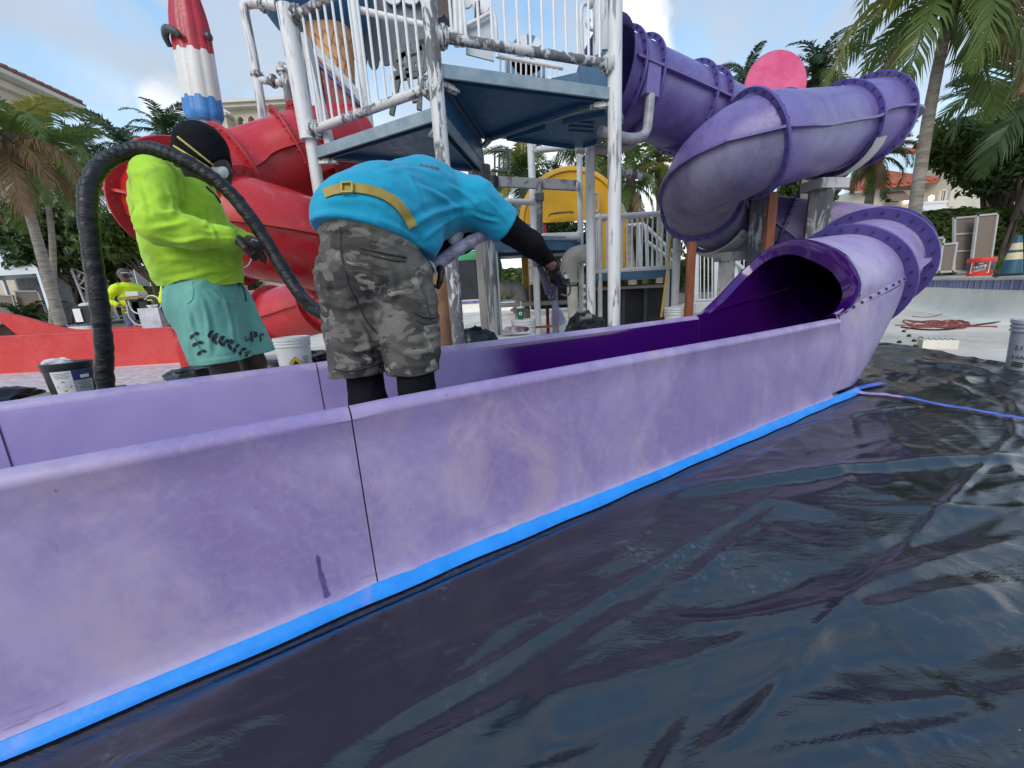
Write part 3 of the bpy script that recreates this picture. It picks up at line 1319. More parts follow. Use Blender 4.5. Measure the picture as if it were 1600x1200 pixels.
# trumpet where the tube leaves the tower
mb = MB()
rows = []
u9 = cuts[-1]
for s, r in ((u9 - .06, RT), (u9, RT + .02), (u9 + .05, RT + .05), (u9 + .09, RT + .09)):
    p, T = tpath(s), tdir(s)
    a, b = frame(T)
    rows.append([p + (a * math.cos(2 * math.pi * k / 40) + b * math.sin(2 * math.pi * k / 40)) * r for k in range(40)])
mb.grid(rows, wrap=True)
mb.build('entry_funnel', M_TUBE, slide)
u8 = (cuts[-3] + cuts[-2]) / 2
# bracket between the first pair of flanges, with its pipe
p, T = tpath(u8), tdir(u8)
a, b = frame(T)
sd_ = a if a.y < 0 else -a
mb = MB()
c0 = p + sd_ * (RT * .86) - b * (RT * .35)
mb.box(c0 + sd_ * .03, (.16, .12, .26), M=Matrix((T, sd_, b)).transposed())
mb.build('bracket', M_TUBE, slide)
q0 = c0 + sd_ * .06 - b * .12
mb = MB()
mb.tube(spline([q0, q0 - b * .18 - T * .0, q0 - Vector((0, 0, .34)) + T * .06, q0 - Vector((0, 0, .42)) + T * .25, q0 - Vector((0, 0, .43)) + T * .6], 6), .045, 14)
mb.build('support_pipe', pmat('pipe_grey', (.40, .40, .42), .4, .2, 8), slide)

# ---- outlet: from the square channel up into the round tube
T_A, T_B = 3.02, 4.41          # along the run
pB, TB = tpath(S_R1), tdir(S_R1)
aB, bB = frame(TB)
if aB.dot(SN) > 0:
    aB = -aB                    # aB points to the near side (-n)
NV = 30


RIM = spline([tn(*q) for q in ((2.985, 1.045, .556), (3.17, 1.030, .62), (3.28, 1.040, .74), (3.34, 1.15, .91), (3.44, 1.35, 1.03), (3.59, 1.60, 1.095), (3.70, 1.84, 1.045), (3.65, 1.98, .905), (3.40, 2.035, .695), (3.15, 2.04, .556))], 12)
_rp = TubePath(RIM[::4] + [RIM[-1]], 2)
KU = 44
RIMP = [_rp.p(_rp.len * k / KU) for k in range(KU + 1)]


def blend(u):
    return u * u * (3 - 2 * u) * .35 + u * .65


def lower_row(u):
    """cross section below the seam flange: u 0 channel, 1 tube half"""
    w_ = blend(u)
    e = u * u * (3 - 2 * u)
    row = []
    K = 44
    tt = T_A + (T_B - T_A) * w_
    for k in range(K + 1):
        w = k / K
        if w < .30:
            q = w / .30
            ch = (1.030 + (.09 if q > .93 else 0) * (q - .93) / .07 - .012 * q, max((ZT + .01) * (1 - q) + .006 * q, .006))
        elif w > .70:
            q = (1 - w) / .30
            ch = (2.045 - (.09 if q > .93 else 0) * (q - .93) / .07, max((ZT + .01) * (1 - q) + .006 * q, .006))
        else:
            q = (w - .30) / .40
            ch = (1.12 + (1.955 - 1.12) * q, .006)
        fl_ = min(max((.055 - ch[1]) / .05, 0), 1) * (1 if (w < .285 or w > .715) else 0)
        cpt = tn(tt, ch[0] + (-.030 if w < .5 else .03) * fl_, ch[1])
        ang = math.pi * w
        rr = RT * 1.03
        tp_ = pB + aB * math.cos(ang) * rr - bB * math.sin(ang) * rr
        tp_ = tp_ + SD * (tt - tp_.dot(SD)) * (1 - w_)
        lift = min(max((tt - 3.36) / (T_B - 3.36), 0), 1)
        lift = lift ** 1.25
        g = min(min(w, 1 - w) / .17, 1)
        row.append(cpt.lerp(tp_, w_ * (1 - g) + lift * g))
    return row


rows = [lower_row(i / NV) for i in range(NV + 1)]
mb = MB()
mb.grid(rows)
mb.build('outlet_trough', M_PUR, slide, angle=60)
# inner skin of the trough, fresh paint
mb = MB()
cen = [sum((Vector(q) for q in r), Vector()) / len(r) for r in rows]
mb.grid([[p + (Vector((c.x, c.y, max(c.z, .35))) - p).normalized() * .03 for p in r] for r, c in zip(rows, cen)])
mb.build('trough_lining', M_FRESH, slide, angle=60, fix=False)


def upper_row(u):
    """arch above the seam; u 0 at the mouth rim, 1 at the first flange"""
    w = blend(u)
    row = []
    for k in range(KU + 1):
        ph = math.pi * k / KU
        rr = RT * 1.03
        q = pB + aB * math.cos(ph) * rr + bB * math.sin(ph) * rr
        row.append(RIMP[k].lerp(q, w))
    return row


UR = [upper_row(i / 20) for i in range(21)]
mb = MB()
mb.grid(UR)
mb.build('outlet_hood', M_PUR, slide, angle=60)
# inside of the hood
mb = MB()
ctr = [Vector((sum(p.x for p in r) / len(r), sum(p.y for p in r) / len(r), ZT - .05)) for r in UR]


def inward(p, c, d):
    v = (c - p)
    return p + v.normalized() * d


RW = [.10 + .035 * math.sin(math.pi * min(k / KU * 1.25, 1)) - .05 * (k / KU) for k in range(KU + 1)]     # collar broad on the near side
INR = [[inward(p, c, (RW[k] if i == 0 else (RW[k] * .75 + .01) * (1 - i / 20) + .030 * i / 20)) for k, p in enumerate(r)] for i, (r, c) in enumerate(zip(UR, ctr))]
mb.grid([[p + SD * (.03 if i == 0 else 0) for p in r] for i, r in enumerate(INR)])
# rim: a broad rolled collar, freshly sprayed
rim0 = UR[0]
o1 = [inward(p, ctr[0], -.016) for p in rim0]
mid = [inward(p, ctr[0], RW[k] * .5) + SD * .004 for k, p in enumerate(rim0)]
inn = [inward(p, ctr[0], RW[k] * .97) + SD * .016 for k, p in enumerate(rim0)]
mb2 = MB()
mb2.grid([UR[1], [p + SD * .03 for p in o1], [p - SD * .004 for p in o1], [p - SD * .012 for p in rim0], mid, inn, [p + SD * .04 for p in INR[0]], INR[1]])
mb.build('hood_lining', M_FRESH, slide, angle=60, fix=False)
mb2.build('hood_rim', M_FRESH, slide, angle=42, fix=False)
# flat seam flanges each side with bolts
for side in (0, -1):
    fl = MB()
    bl = MB()
    A, B2 = [], []
    for i in range(0, 21):
        p = UR[i][side]
        o_ = (-SN if side == 0 else SN)
        A.append(p)
        B2.append(p)
    rowsF = []
    for p in A:
        rowsF.append([p - o_ * .01 + V(0, 0, .018), p + o_ * .004 + V(0, 0, .018), p + o_ * .012 + V(0, 0, -.010), p + o_ * .010 + V(0, 0, -.028), p - o_ * .01 + V(0, 0, -.028)])
    fl.grid(rowsF)
    ob = fl.build('seam_flange', M_PUR, slide, angle=35)
    for i in range(0, 20, 2):
        p = A[i].lerp(A[i + 1], .5)
        bl.lathe([(.012, 0), (.012, .008), (.006, .013)], p + o_ * .008 + V(0, 0, .003), o_ + V(0, 0, .25), 6)
    bl.build('bolt', M_BOLT, ob, kind='stuff')

# pink disc standing behind the upper tube
c = at(1210, 128, 6.4)
mb = MB()
ax = V(-.15, -1, .1).normalized()
prof = []
a, b = frame(ax)
pts = []
for k in range(40):
    th = 2 * math.pi * k / 40
    x = .405 * math.cos(th)
    y = .45 * math.sin(th)
    pts.append(c + a * x + b * y - V(0, 0, .06))
mb.prism(pts, ax * .05)
pink = thing('round_sign', 'plain pink oval panel standing behind the upper purple tube', 'panel', c - V(0, 0, 1.2))
mb.build('face_panel', pmat('pink_paint', (.62, .06, .17), .45, .15, 5, col2=(.68, .12, .25)), pink)
mb = MB()
mb.tube([q * 1.0 + ax * .025 for q in pts], .018, 8, closed=True)
mb.build('edge_trim', pmat('pink_trim', (.50, .04, .12), .4), pink)
mb = MB()
mb.beam(c - V(0, 0, .45), V(c.x, c.y, 0.0), .07, .07, up=V(0, 1, 0))
mb.build('post', pmat('dull_steel', (.3, .3, .32), .5), pink)

# ---- stands under the slide
M_SCRAPE = worn('scraped_steel', (.34, .34, .35), (.055, .06, .065), .62, .6, .25, 14)
M_PALE = worn('pale_steel', (.50, .49, .47), (.22, .21, .20), .25, .6, .4, 10)


def saddle(mb, s, a0, a1, w=.16, r=RFL + .012, th=.02):
    p, T = tpath(s), tdir(s)
    a, b = frame(T)
    rows = []
    for i in range(13):
        t_ = a0 + (a1 - a0) * i / 12
        d = a * math.cos(t_) + b * math.sin(t_)
        rows.append([p + d * r - T * w / 2, p + d * r + T * w / 2, p + d * (r + th) + T * w / 2, p + d * (r + th) - T * w / 2])
    mb.grid(rows, wrap=True)


def stand(px, py, y, w, label, mat=M_SCRAPE, top=None, sad=None, cap=True):
    p = at(px, py, y)
    base = V(p.x, p.y, 0)
    o = thing('slide_stand', label, 'support post', base, 'posts carrying the purple slide')
    mb = MB()
    mb.beam(base, p, w, w, up=V(.5, .8, 0))
    mb.build('post', mat, o, smooth=False)
    mb = MB()
    mb.box(base + V(0, 0, .008), (w * 2, w * 2, .016))
    mb.build('base_plate', mat, o, smooth=False)
    if cap:
        mb = MB()
        mb.box(p + V(.03, 0, .05), (w * 1.75, w * 1.2, .10), rz=.2)
        mb.build('top_plate', M_PALE, o, smooth=False)
    if sad:
        mb = MB()
        saddle(mb, *sad)
        mb.build('saddle', M_PALE, o)
    return o


stand(1283, 298, 4.55, .21, 'scraped grey square post with pale saddle under the upper right bend', sad=(uA, -2.45, -.45))
stand(1189, 290, 4.75, .165, 'flaking grey square post behind the brown board', cap=False)
stand(1136, 408, 4.95, .17, 'short pale post with curved saddle under the lowest left bend', M_PALE, sad=(uG, -2.6, -.5))
M_BOARD = pmat('red_brown_board', (.26, .085, .035), .7, .2, 3, vec=(6, 6, .8), bump=.2, bscale=40)
for (xa, ya, xb, yb, y, lab) in ((1081, 378, 1081, 492, 4.3, 'upright reddish board propped under the left bend of the purple slide'),
                                 (1208, 300, 1201, 384, 4.1, 'upright reddish board between the two grey posts of the slide')):
    pa, pb = at(xa, ya, y), at(xb, yb, y)
    mb = MB()
    mb.beam(V(pa.x, pa.y, 0), pa, .085, .04, up=V(0, 1, 0))
    mb.build('prop_board', M_BOARD, None, smooth=False, origin=(pa.x, pa.y, 0), label=lab, cat='board', group='boards propping the slide')
# extra spray can of hose lying dark behind the hood

# ================================================================== RED SLIDE
def red_mat(name, base, light, dark, rough, wet=0.):
    t = NT(name)
    v = t.coord()
    a = t.noise(1.6, 6, .62, v, .5)
    b = t.noise(9, 5, .65, v, .3)
    c = t.mix(t.rng(a, .36, .64, 0, .7), base, light)
    c = t.mix(t.rng(b, .48, .7, 0, .4), c, dark)
    r = t.rng(b, .35, .65, rough, rough + .2)
    if wet:
        w = t.noise(2.6, 6, .7, v, 1.2)
        k = t.rng(w, .60, .66)
        c = t.mix(t.math('MULTIPLY', k, wet), c, (.50, .16, .15))
    t.set(Base_Color=c, Roughness=r)
    t.bump(t.noise(70, 3, .6, v), .08, .002)
    return t.mat


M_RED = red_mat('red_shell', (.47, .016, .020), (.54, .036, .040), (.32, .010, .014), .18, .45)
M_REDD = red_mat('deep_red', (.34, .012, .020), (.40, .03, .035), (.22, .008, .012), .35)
M_REDF = red_mat('red_flange', (.38, .016, .024), (.46, .04, .045), (.24, .01, .015), .4)
M_REDC = red_mat('chalky_red', (.58, .042, .040), (.62, .075, .07), (.48, .028, .028), .5)


def g_section(path, s0, s1, r, mats, parent, K=36):
    mb = MB()
    n = max(3, int((s1 - s0) / .08))
    rows, fins = [], [[], []]
    for i in range(n + 1):
        s = s0 + (s1 - s0) * i / n
        p, T = path.p(s), path.d(s)
        a, b = frame(T)
        rows.append([p + (a * math.cos(2 * math.pi * k / K) + b * math.sin(2 * math.pi * k / K)) * r for k in range(K)])
        for q, sg in ((0, 1), (1, -1)):
            fins[q].append([p + a * sg * (r - .004) + b * .010, p + a * sg * (r + .042) + b * .010, p + a * sg * (r + .042) - b * .010, p + a * sg * (r - .004) - b * .010])
    vs = [p for r_ in rows for p in r_]
    up, lo = [], []
    for i in range(n):
        for k in range(K):
            k2 = (k + 1) % K
            (up if k < K // 2 else lo).append((i * K + k, i * K + k2, (i + 1) * K + k2, (i + 1) * K + k))
    mb.add(vs, up, 0)
    mb.add(vs, lo, 1)
    o = mb.build('tube_section', mats, parent)
    for q in (0, 1):
        f = MB()
        f.grid(fins[q], wrap=True)
        f.build('seam_flange', mats[0], o, angle=30)


def g_flange(path, s, r, ro, mat, parent, bolts=24, bm=None):
    p, T = path.p(s), path.d(s)
    mb = MB()
    mb.lathe([(r - .006, -.012), (ro, -.012), (ro + .003, -.008), (ro + .003, .008), (ro, .012), (r - .006, .012)], p, T, 52, closed=True)
    o = mb.build('flange', mat, parent, angle=30)
    bb = MB()
    bolt_ring(bb, p + T * .012, T, (r + ro) / 2, bolts, .015)
    bolt_ring(bb, p - T * .012, T, (r + ro) / 2, bolts, .015, side=-1)
    bb.build('bolt', bm or mat, o, kind='stuff')


red = thing('water_slide', 'red tube water slide curling behind the man in the green shirt', 'water slide', (-2.4, 4.0, 0))
RP = TubePath([(-1.327, 5.185, 2.687), (-1.56, 4.747, 2.508), (-1.895, 4.393, 2.325), (-2.327, 4.169, 2.115), (-2.623, 3.852, 1.919), (-2.708, 3.535, 1.789), (-2.544, 3.379, 1.673), (-2.273, 3.356, 1.51),
               (-1.96, 3.36, 1.416), (-1.708, 3.653, 1.328), (-1.615, 4.197, 1.199), (-1.74, 4.82, 1.04), (-2.15, 5.25, .92), (-2.8, 5.55, .79), (-3.4, 5.78, .68)])
_L = RP.len


def near_u(px, py, lo=0., hi=None):
    best = None
    hi = hi or _L
    for i in range(400):
        u = lo + (hi - lo) * i / 399
        q = RP.p(u) - CAMP
        z = q.dot(FW)
        x, y = 800 + FPX * q.dot(CRT) / z, 600 - FPX * q.dot(UP) / z
        e = (x - px) ** 2 + (y - py) ** 2
        if best is None or e < best[0]:
            best = (e, u)
    return best[1]


def ru(q):
    q = Vector(q)
    return min((((RP.p(_L * i / 1200) - q).length, _L * i / 1200) for i in range(1201)))[1]


rc = [.55, ru((-1.895, 4.393, 2.325)), ru((-2.022, 4.319, 2.263)), ru((-2.466, 4.049, 2.032)), ru((-2.588, 3.399, 1.699)), ru((-2.083, 3.336, 1.45)), ru((-1.66, 3.95, 1.26)), ru((-1.74, 4.82, 1.04)), ru((-2.5, 5.42, .85)), _L - .05]
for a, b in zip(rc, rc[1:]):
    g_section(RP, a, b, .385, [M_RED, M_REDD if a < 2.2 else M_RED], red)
for u in rc[1:]:
    g_flange(RP, u, .385, .455, M_REDF, red)
# bracket between the paired flanges
_m = (rc[1] + rc[2]) / 2
p, T = RP.p(_m), RP.d(_m)
a, b = frame(T)
sg = -a if a.y > 0 else a
mb = MB()
mb.box(p + sg * .37 - b * .12, (.2, .10, .28), M=Matrix((T, sg, b)).transposed())
mb.build('bracket', M_REDD, red)
# flared outlet and the trough under it
pE, TE = RP.p(_L - .05), RP.d(_L - .05)
aE, bE = frame(TE)
hd = Vector((-1, .10, 0)).normalized()
hn = Vector((.10, 1, 0)).normalized()     # away from the viewer
mb = MB()
rows = []
for i in range(13):
    u = i / 12
    e = u * u * (3 - 2 * u)
    row = []
    for k in range(49):
        th = 2 * math.pi * k / 48
        cz, sz = math.cos(th), math.sin(th)
        q = pE + aE * (.385 * cz) + bE * (.385 * sz)
        c2 = pE + hd * 1.25
        c2.z = 0
        sgn = 1 if aE.dot(hn) > 0 else -1
        if sz >= 0:
            m = c2 + hn * (sgn * .50 * cz) + V(0, 0, .60 + .5 * sz) + hd * (-.45 * sz)
        else:
            m = c2 + hn * (sgn * .50 * math.copysign(min(abs(cz) * 1.6, 1), cz)) + V(0, 0, max(.60 + .75 * sz, .01))
        row.append(q.lerp(m, e * .6 + u * .4))
    rows.append(row)
mb.grid(rows)
mb.build('outlet_hood', M_RED, red, angle=50)
sgn = 1 if aE.dot(hn) > 0 else -1
for side in (0, 24):
    mb = MB()
    mb.grid([[r[side] + hn * (o * (sgn if side == 0 else -sgn)) + V(0, 0, z) for r in rows] for o, z in ((-.01, .012), (.05, .012), (.05, -.012), (-.01, -.012))], wrap=False)
    mb.build('seam_flange', M_REDF, red, angle=30)

# open channel running off to the left
CN = [(-11.5, 6.28), (-5.40, 6.52)]
CF = [(-11.5, 7.22), (-4.9, 7.45)]


def wallrun(name, line, ztop, thick, outward, mat, parent):
    mb = MB()
    rows = []
    for i in range(61):
        u = i / 60
        x = line[0][0] + (line[1][0] - line[0][0]) * u
        y = line[0][1] + (line[1][1] - line[0][1]) * u
        z = ztop(x)
        s = outward
        pr = [(0.0, .0), (0.0, .05), (0., z - .05), (-.01, z - .02), (.03, z), (.075, z - .005), (.085, z - .04), (thick, .05)]
        rows.append([V(x, y - s * (pp - 0.0) * -1 * 1, zz) if s < 0 else V(x, y + pp, zz) for pp, zz in pr])
    mb.grid(rows)
    for r in (rows[0], rows[-1]):
        mb.add(r, [tuple(range(len(r)))])
    return mb.build(name, mat, parent, angle=45)


wallrun('channel_wall', CN, lambda x: .615 - .012 * (x + 8) / 3, .10, 1, M_REDC, red)


def hump(x):
    k = min(max((-8.0 - x) / 1.5, 0), 1)
    return .625 + .40 * k * k * (3 - 2 * k)


# far wall is cut by an opening at its left end
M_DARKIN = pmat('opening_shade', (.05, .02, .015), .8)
mb = MB()
top = [(-4.9, .635)] + [(-5.0 - .1 * i, hump(-5.0 - .1 * i)) for i in range(0, 66)]
poly = [(-4.9, .0)] + top + [(-11.5, 0.0)]
o0, o1 = V(-9.16, 0, .60), V(-9.36, 0, .85)


def fy(x):
    return CF[0][1] + (CF[1][1] - CF[0][1]) * (x + 11.5) / 6.6


# right of the opening, the arch over it, the part under it
P1 = [(-4.9, 0)] + [q for q in top if q[0] > -9.16] + [(-9.16, hump(-9.16)), (-9.16, 0)]
mb.prism([V(x, fy(x), z) for x, z in P1], V(0, .09, 0))
P2 = [(-9.163, .60), (-9.163, hump(-9.16))] + [q for q in top if q[0] < -9.16] + [(-11.5, .85), (-9.36, .85)]
mb.prism([V(x, fy(x), z) for x, z in P2], V(0, .09, 0))
mb.prism([V(x, fy(x), z) for x, z in [(-9.163, 0), (-9.163, .598), (-11.5, .598), (-11.5, 0)]], V(0, .09, 0))
mb.build('channel_wall', M_REDC, red, angle=30)
mb = MB()
mb.prism([V(x, y, .04) for x, y in ((-11.5, 6.36), (-5.3, 6.60), (-4.9, 7.42), (-11.5, 7.2))], V(0, 0, .02))
mb.build('channel_floor', M_REDC, red)
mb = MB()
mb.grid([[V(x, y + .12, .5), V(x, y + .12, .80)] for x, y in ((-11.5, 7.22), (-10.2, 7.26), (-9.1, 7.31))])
mb.build('opening_shade_panel', M_DARKIN, red)  # dark sheet behind the opening, coloured to stand for its shade

# clear plastic sheet on the floor in front of the red channel
t = NT('clear_plastic')
nz = t.noise(6, 6, .65, t.coord((1, 2.2, 1)), .8)
t.set(Base_Color=t.mix(t.rng(nz, .3, .7), (.62, .58, .60), (.80, .79, .80)), Roughness=.28, Alpha=t.rng(nz, .35, .7, .55, .95))
t.bump(nz, .6, .03)
M_CLEAR = t.mat
mb = MB()
rows = []
for i in range(90):
    x = -9.5 + 6.6 * i / 89
    row = []
    for j in range(28):
        y = 3.9 + (6.22 + .04 * (x + 8) - 3.9) * j / 27
        z = .012 + .035 * abs(mnoise.noise(V(x * 1.7, y * 3, 1))) * min(1, (6.3 - y)) + .02 * abs(mnoise.noise(V(x * 5, y * 6, 4))) * min(1, (6.3 - y))
        row.append(V(x, y, z))
    rows.append(row)
mb.grid(rows)
mb.build('clear_sheet', M_CLEAR, fix=False, label='crumpled translucent white plastic sheet on the floor before the red channel', cat='plastic sheet')

# ================================================================== PLAY TOWER
M_WHITE = worn('worn_white', (.66, .66, .66), (.20, .20, .21), .30, .5, .12, 22)
M_WORN = worn('flaking_white', (.60, .60, .60), (.10, .10, .11), .52, .55, .30, 24)
M_GREYW = worn('grey_streaked', (.34, .35, .37), (.09, .095, .10), .5, .55, .08, 16)
M_RAILW = worn('flaking_rail', (.60, .60, .60), (.12, .12, .13), .50, .55, .8, 15)
M_CLEANW = pmat('white_pipe', (.68, .68, .67), .38, .07, 4)
M_BAL = pmat('baluster_white', (.74, .74, .74), .4, .06, 10)
M_NAVY = pmat('navy_underside', (.018, .075, .175), .38, .16, 2.2, col2=(.026, .098, .21))
M_TEAL = pmat('teal_deck', (.040, .120, .210), .45, .15, 3, col2=(.07, .16, .26))
M_FASCIA = pmat('fascia_grey_blue', (.17, .24, .29), .45, .2, 7, col2=(.26, .32, .36))
M_GREYP = pmat('grey_panel', (.20, .21, .23), .55, .12, 2)
M_GREYL = pmat('pale_grey_panel', (.46, .50, .54), .5, .1, 3)

pM, pR, pL, pK = at(693, 265, 3.13), at(960, 300, 3.62), at(497, 290, 3.75), at(755, 260, 4.4)
Z1, Z2 = 2.145, 2.41
tower = thing('play_tower', 'tall play structure of scraped white posts with navy triangular decks and railings', 'play tower', (.1, 3.9, 0))


def clampring(p, T, parent, r=.075, mat=None, w=.035):
    mb = MB()
    mb.lathe([(.03, -w), (r * .72, -w), (r * .72, -w * .35), (r, -w * .35), (r, w * .35), (r * .72, w * .35), (r * .72, w), (.03, w)], p, T, 18)
    bolt_ring(mb, p + T * w * .35, T, r * .86, 6, .011)
    mb.build('clamp', mat or M_WORN, parent)


def post(x, y, z0, z1, r, mat, cap=True):
    mb = MB()
    pr = [(r, z0), (r, z1 - .02)] + ([(r * 1.08, z1 - .02), (r * 1.08, z1), (r * .9, z1 + .02), (r * .5, z1 + .035), (0, z1 + .04)] if cap else [(r, z1), (0, z1)])
    mb.lathe([(a, b) for a, b in pr], (x, y, 0), n=22)
    return mb.build('post', mat, tower)


oM = post(pM.x, pM.y, 0, 4.6, .053, M_WORN)
oR = post(pR.x, pR.y, 0, 4.6, .057, M_WHITE)
oL = post(pL.x, pL.y, 0, 3.12, .050, M_WHITE)
oK = post(pK.x, pK.y, 0, Z1 - .02, .075, M_GREYW, False)
mb = MB()
mb.box((pK.x - .10, pK.y + .02, 1.05), (.09, .09, 2.1))
mb.build('post', pmat('beige_post', (.30, .29, .28), .6, .1, 4), tower, smooth=False)
# big white upper sleeve on the left post
mb = MB()
mb.tube([V(pL.x - .01, pL.y - .02, 2.2), V(pL.x - .03, pL.y - .02, 3.17)], .068, 20)
mb.build('post_sleeve', M_WHITE, oL)
mb = MB()
mb.beam(V(pL.x + .14, pL.y + .05, Z1 + .02), V(pL.x + .06, pL.y + .05, 3.0), .05, .11, up=V(0, 1, 0))
mb.build('post_rib', M_CLEANW, oL, smooth=False)


def deck(name, pts, z, th=.05, mat=None, fas=.085):
    c = sum((Vector(p) for p in pts), Vector()) / len(pts)
    P = [V(p.x, p.y, 0) for p in pts]
    mb = MB()
    mb.prism([V(p.x, p.y, z - th) for p in P], V(0, 0, th - .003))
    o = mb.build(name, mat or M_NAVY, tower, smooth=False)
    for i in range(len(P)):
        a, b = P[i], P[(i + 1) % len(P)]
        d = (b - a).normalized()
        nn = V(d.y, -d.x, 0)
        if nn.dot((a + b) / 2 - V(c.x, c.y, 0)) < 0:
            nn = -nn
        f = MB()
        f.beam(a + nn * .014 + V(0, 0, z - fas / 2) + d * .02, b + nn * .014 + V(0, 0, z - fas / 2) - d * .02, .02, fas)
        f.build('fascia', M_FASCIA, o, smooth=False)
        # stiffening lip under the deck, set back
        f = MB()
        f.beam(a - nn * .05 + V(0, 0, z - th - .020) + d * .09, b - nn * .05 + V(0, 0, z - th - .020) - d * .09, .012, .038)
        f.build('stiffener', M_NAVY, o, smooth=False)
    return o


def inset(p, q, k):
    return p + (q - p) * k


cR = (pM + pR + pK) / 3
cL = (pM + pL + pK) / 3
off = .04
dR = deck('deck_panel', [inset(p, cR, off) for p in (pM, pR, pK)], Z2)
dL = deck('deck_panel', [inset(p, cL, off) for p in (pL, pM, pK)], Z1)
# riser between the two decks
mb = MB()
a, b = inset(pM, cR, .03), inset(pK, cR, .03)
mb.prism([V(a.x, a.y, Z1), V(b.x, b.y, Z1), V(b.x, b.y, Z2 - .055), V(a.x, a.y, Z2 - .055)], (cL - cR).normalized() * .012)
mb.build('riser_panel', M_NAVY, tower, smooth=False)
# gusset brackets at deck corners
for P, c, z in ((pM, cR, Z2), (pR, cR, Z2), (pM, cL, Z1), (pL, cL, Z1), (pK, cR, Z2), (pK, cL, Z1)):
    d = (V(c.x, c.y, 0) - V(P.x, P.y, 0)).normalized()
    mb = MB()
    q = V(P.x, P.y, z - .12)
    mb.beam(q + d * .04, q + d * .20, .05, .022)
    mb.beam(q + d * .04 + V(0, 0, .018), q + d * .17 + V(0, 0, .018), .018, .03)
    mb.build('deck_bracket', M_WORN, tower, smooth=False)
# the deck behind, paler, with its slots
zb = 2.385
bp = [atz(775, 205, zb), atz(903, 223, zb), atz(948, 208, zb), V(1.18, 4.1, 0), V(1.02, 3.75, 0), V(.5, 3.95, 0)]
dB = deck('deck_panel', bp, zb, mat=M_TEAL, fas=.05)
for k in range(3):
    q = atz(908, 192 + 7 * k, zb - .058)
    mb = MB()
    mb.box(q, (.26, .028, .008), rz=.30)
    mb.build('slot', M_NAVY, dB, smooth=False)
# sloping side panel of the slide entrance
mb = MB()
A = [at(862, 122, 4.5), at(942, 104, 4.3), at(946, 128, 4.3), at(905, 134, 4.4)]
mb.prism(A, V(0, .05, 0))
mb.build('entrance_panel', M_TEAL, tower, smooth=False)
mb = MB()
A = [at(906, 98, 4.12), at(956, 74, 4.12), at(956, 152, 4.12), at(908, 140, 4.12)]
mb.prism(A, V(0, .05, 0))
mb.build('entrance_panel', M_TEAL, tower, smooth=False)


def railing(pa, pb, zl, zu, nb, r=.034, mat=None, label=None, side=0., skip=()):
    mat = mat or M_RAILW
    d = (V(pb.x, pb.y, 0) - V(pa.x, pa.y, 0))
    n = V(-d.y, d.x, 0).normalized() * side
    a, b = V(pa.x, pa.y, 0) + d * .05 + n, V(pb.x, pb.y, 0) - d * .05 + n
    mb = MB()
    mb.tube([a + V(0, 0, zl), b + V(0, 0, zl)], r, 16)
    o = mb.build('lower_rail', mat, tower)
    mb = MB()
    mb.tube([a + V(0, 0, zu), b + V(0, 0, zu)], r, 16)
    mb.build('upper_rail', mat, tower)
    q = MB()
    q.tube([V(0, 0, 0), V(0, 0, zu - zl)], .0105, 8)
    me = q.mesh('baluster', [M_BAL])
    for i in range(nb):
        if i in skip:
            continue
        c = link('baluster', me, tower)
        k = (i + .7) / (nb + .4)
        p = a.lerp(b, k) + V(0, 0, zl) - WORLD[tower.name]
        c.location = p
    dn = d.normalized()
    for p in (a, b):
        for z in (zl, zu):
            clampring(p + V(0, 0, z), dn, o)
    return o


railing(pL, pM, 2.275, 3.10, 14, side=0.)
railing(pM, pR, 2.575, 3.45, 13)
# rear railing and post seen through the left one
pb0, pb1 = at(562, 80, 4.7), at(660, 60, 4.9)
post(pb0.x, pb0.y, 0, 4.4, .05, M_WHITE)
mb = MB()
mb.tube([at(560, 15, 4.75), at(715, 52, 4.75)], .032, 14)
mb.build('cross_pipe', M_CLEANW, tower)

# dripping icing boards behind the railing
M_ICE = pmat('icing_grey', (.17, .18, .20), .6, .1, 3)
M_DRIPW = pmat('icing_white', (.72, .73, .75), .5, .06, 5)
M_BROWN = pmat('chocolate', (.05, .022, .018), .5)
yb = 5.5


def drip_board(px0, px1, pyt, pyb, amp, n, y, th=.03, seed=1):
    R = random.Random(seed)
    poly = [at(px0, pyt, y), at(px1, pyt + 12, y)]
    N = n * 8
    lens = [R.uniform(.25, 1.) * amp for _ in range(n)]
    for i in range(N + 1):
        u = 1 - i / N
        ph = (u * n) % 1.0
        k = min(int(u * n), n - 1)
        s = max(0, math.sin(math.pi * ph)) ** .45
        poly.append(at(px0 + (px1 - px0) * u, pyb + 14 * u + lens[k] * s, y))
    mb = MB()
    mb.prism(poly, V(0, th, 0))
    return mb


o = drip_board(536, 668, -90, 84, 24, 7, yb).build('icing_board', M_ICE, tower, smooth=False)
o2 = drip_board(600, 765, -90, -6, 26, 6, yb - .06, seed=4).build('icing_board', M_DRIPW, tower, smooth=False)
o3 = drip_board(668, 720, -60, 14, 16, 2, yb - .12, seed=9).build('icing_board', M_BROWN, tower, smooth=False)
mb = MB()
mb.prism([at(668, -40, 5.8), at(716, -40, 5.8), at(716, 60, 5.8), at(668, 46, 5.8)], V(0, .03, 0))
mb.build('back_board', M_ICE, tower, smooth=False)
for px in (714, 722):
    mb = MB()
    mb.tube([at(px, 72, 5.2), at(px - 4, -40, 5.2)], .035, 12)
    mb.build('back_pole', M_CLEANW, tower)
mb = MB()
mb.prism([at(728, 42, 5.3), at(766, 24, 5.3), at(772, 95, 5.3), at(728, 84, 5.3)], V(0, .03, 0))
mb.build('pale_board', M_GREYL, tower, smooth=False)
mb = MB()
mb.tube(spline([at(728, 40, 5.25), at(752, 28, 5.25), at(767, 21, 5.25), at(774, 32, 5.25), at(777, 90, 5.25)], 6), .022, 10)
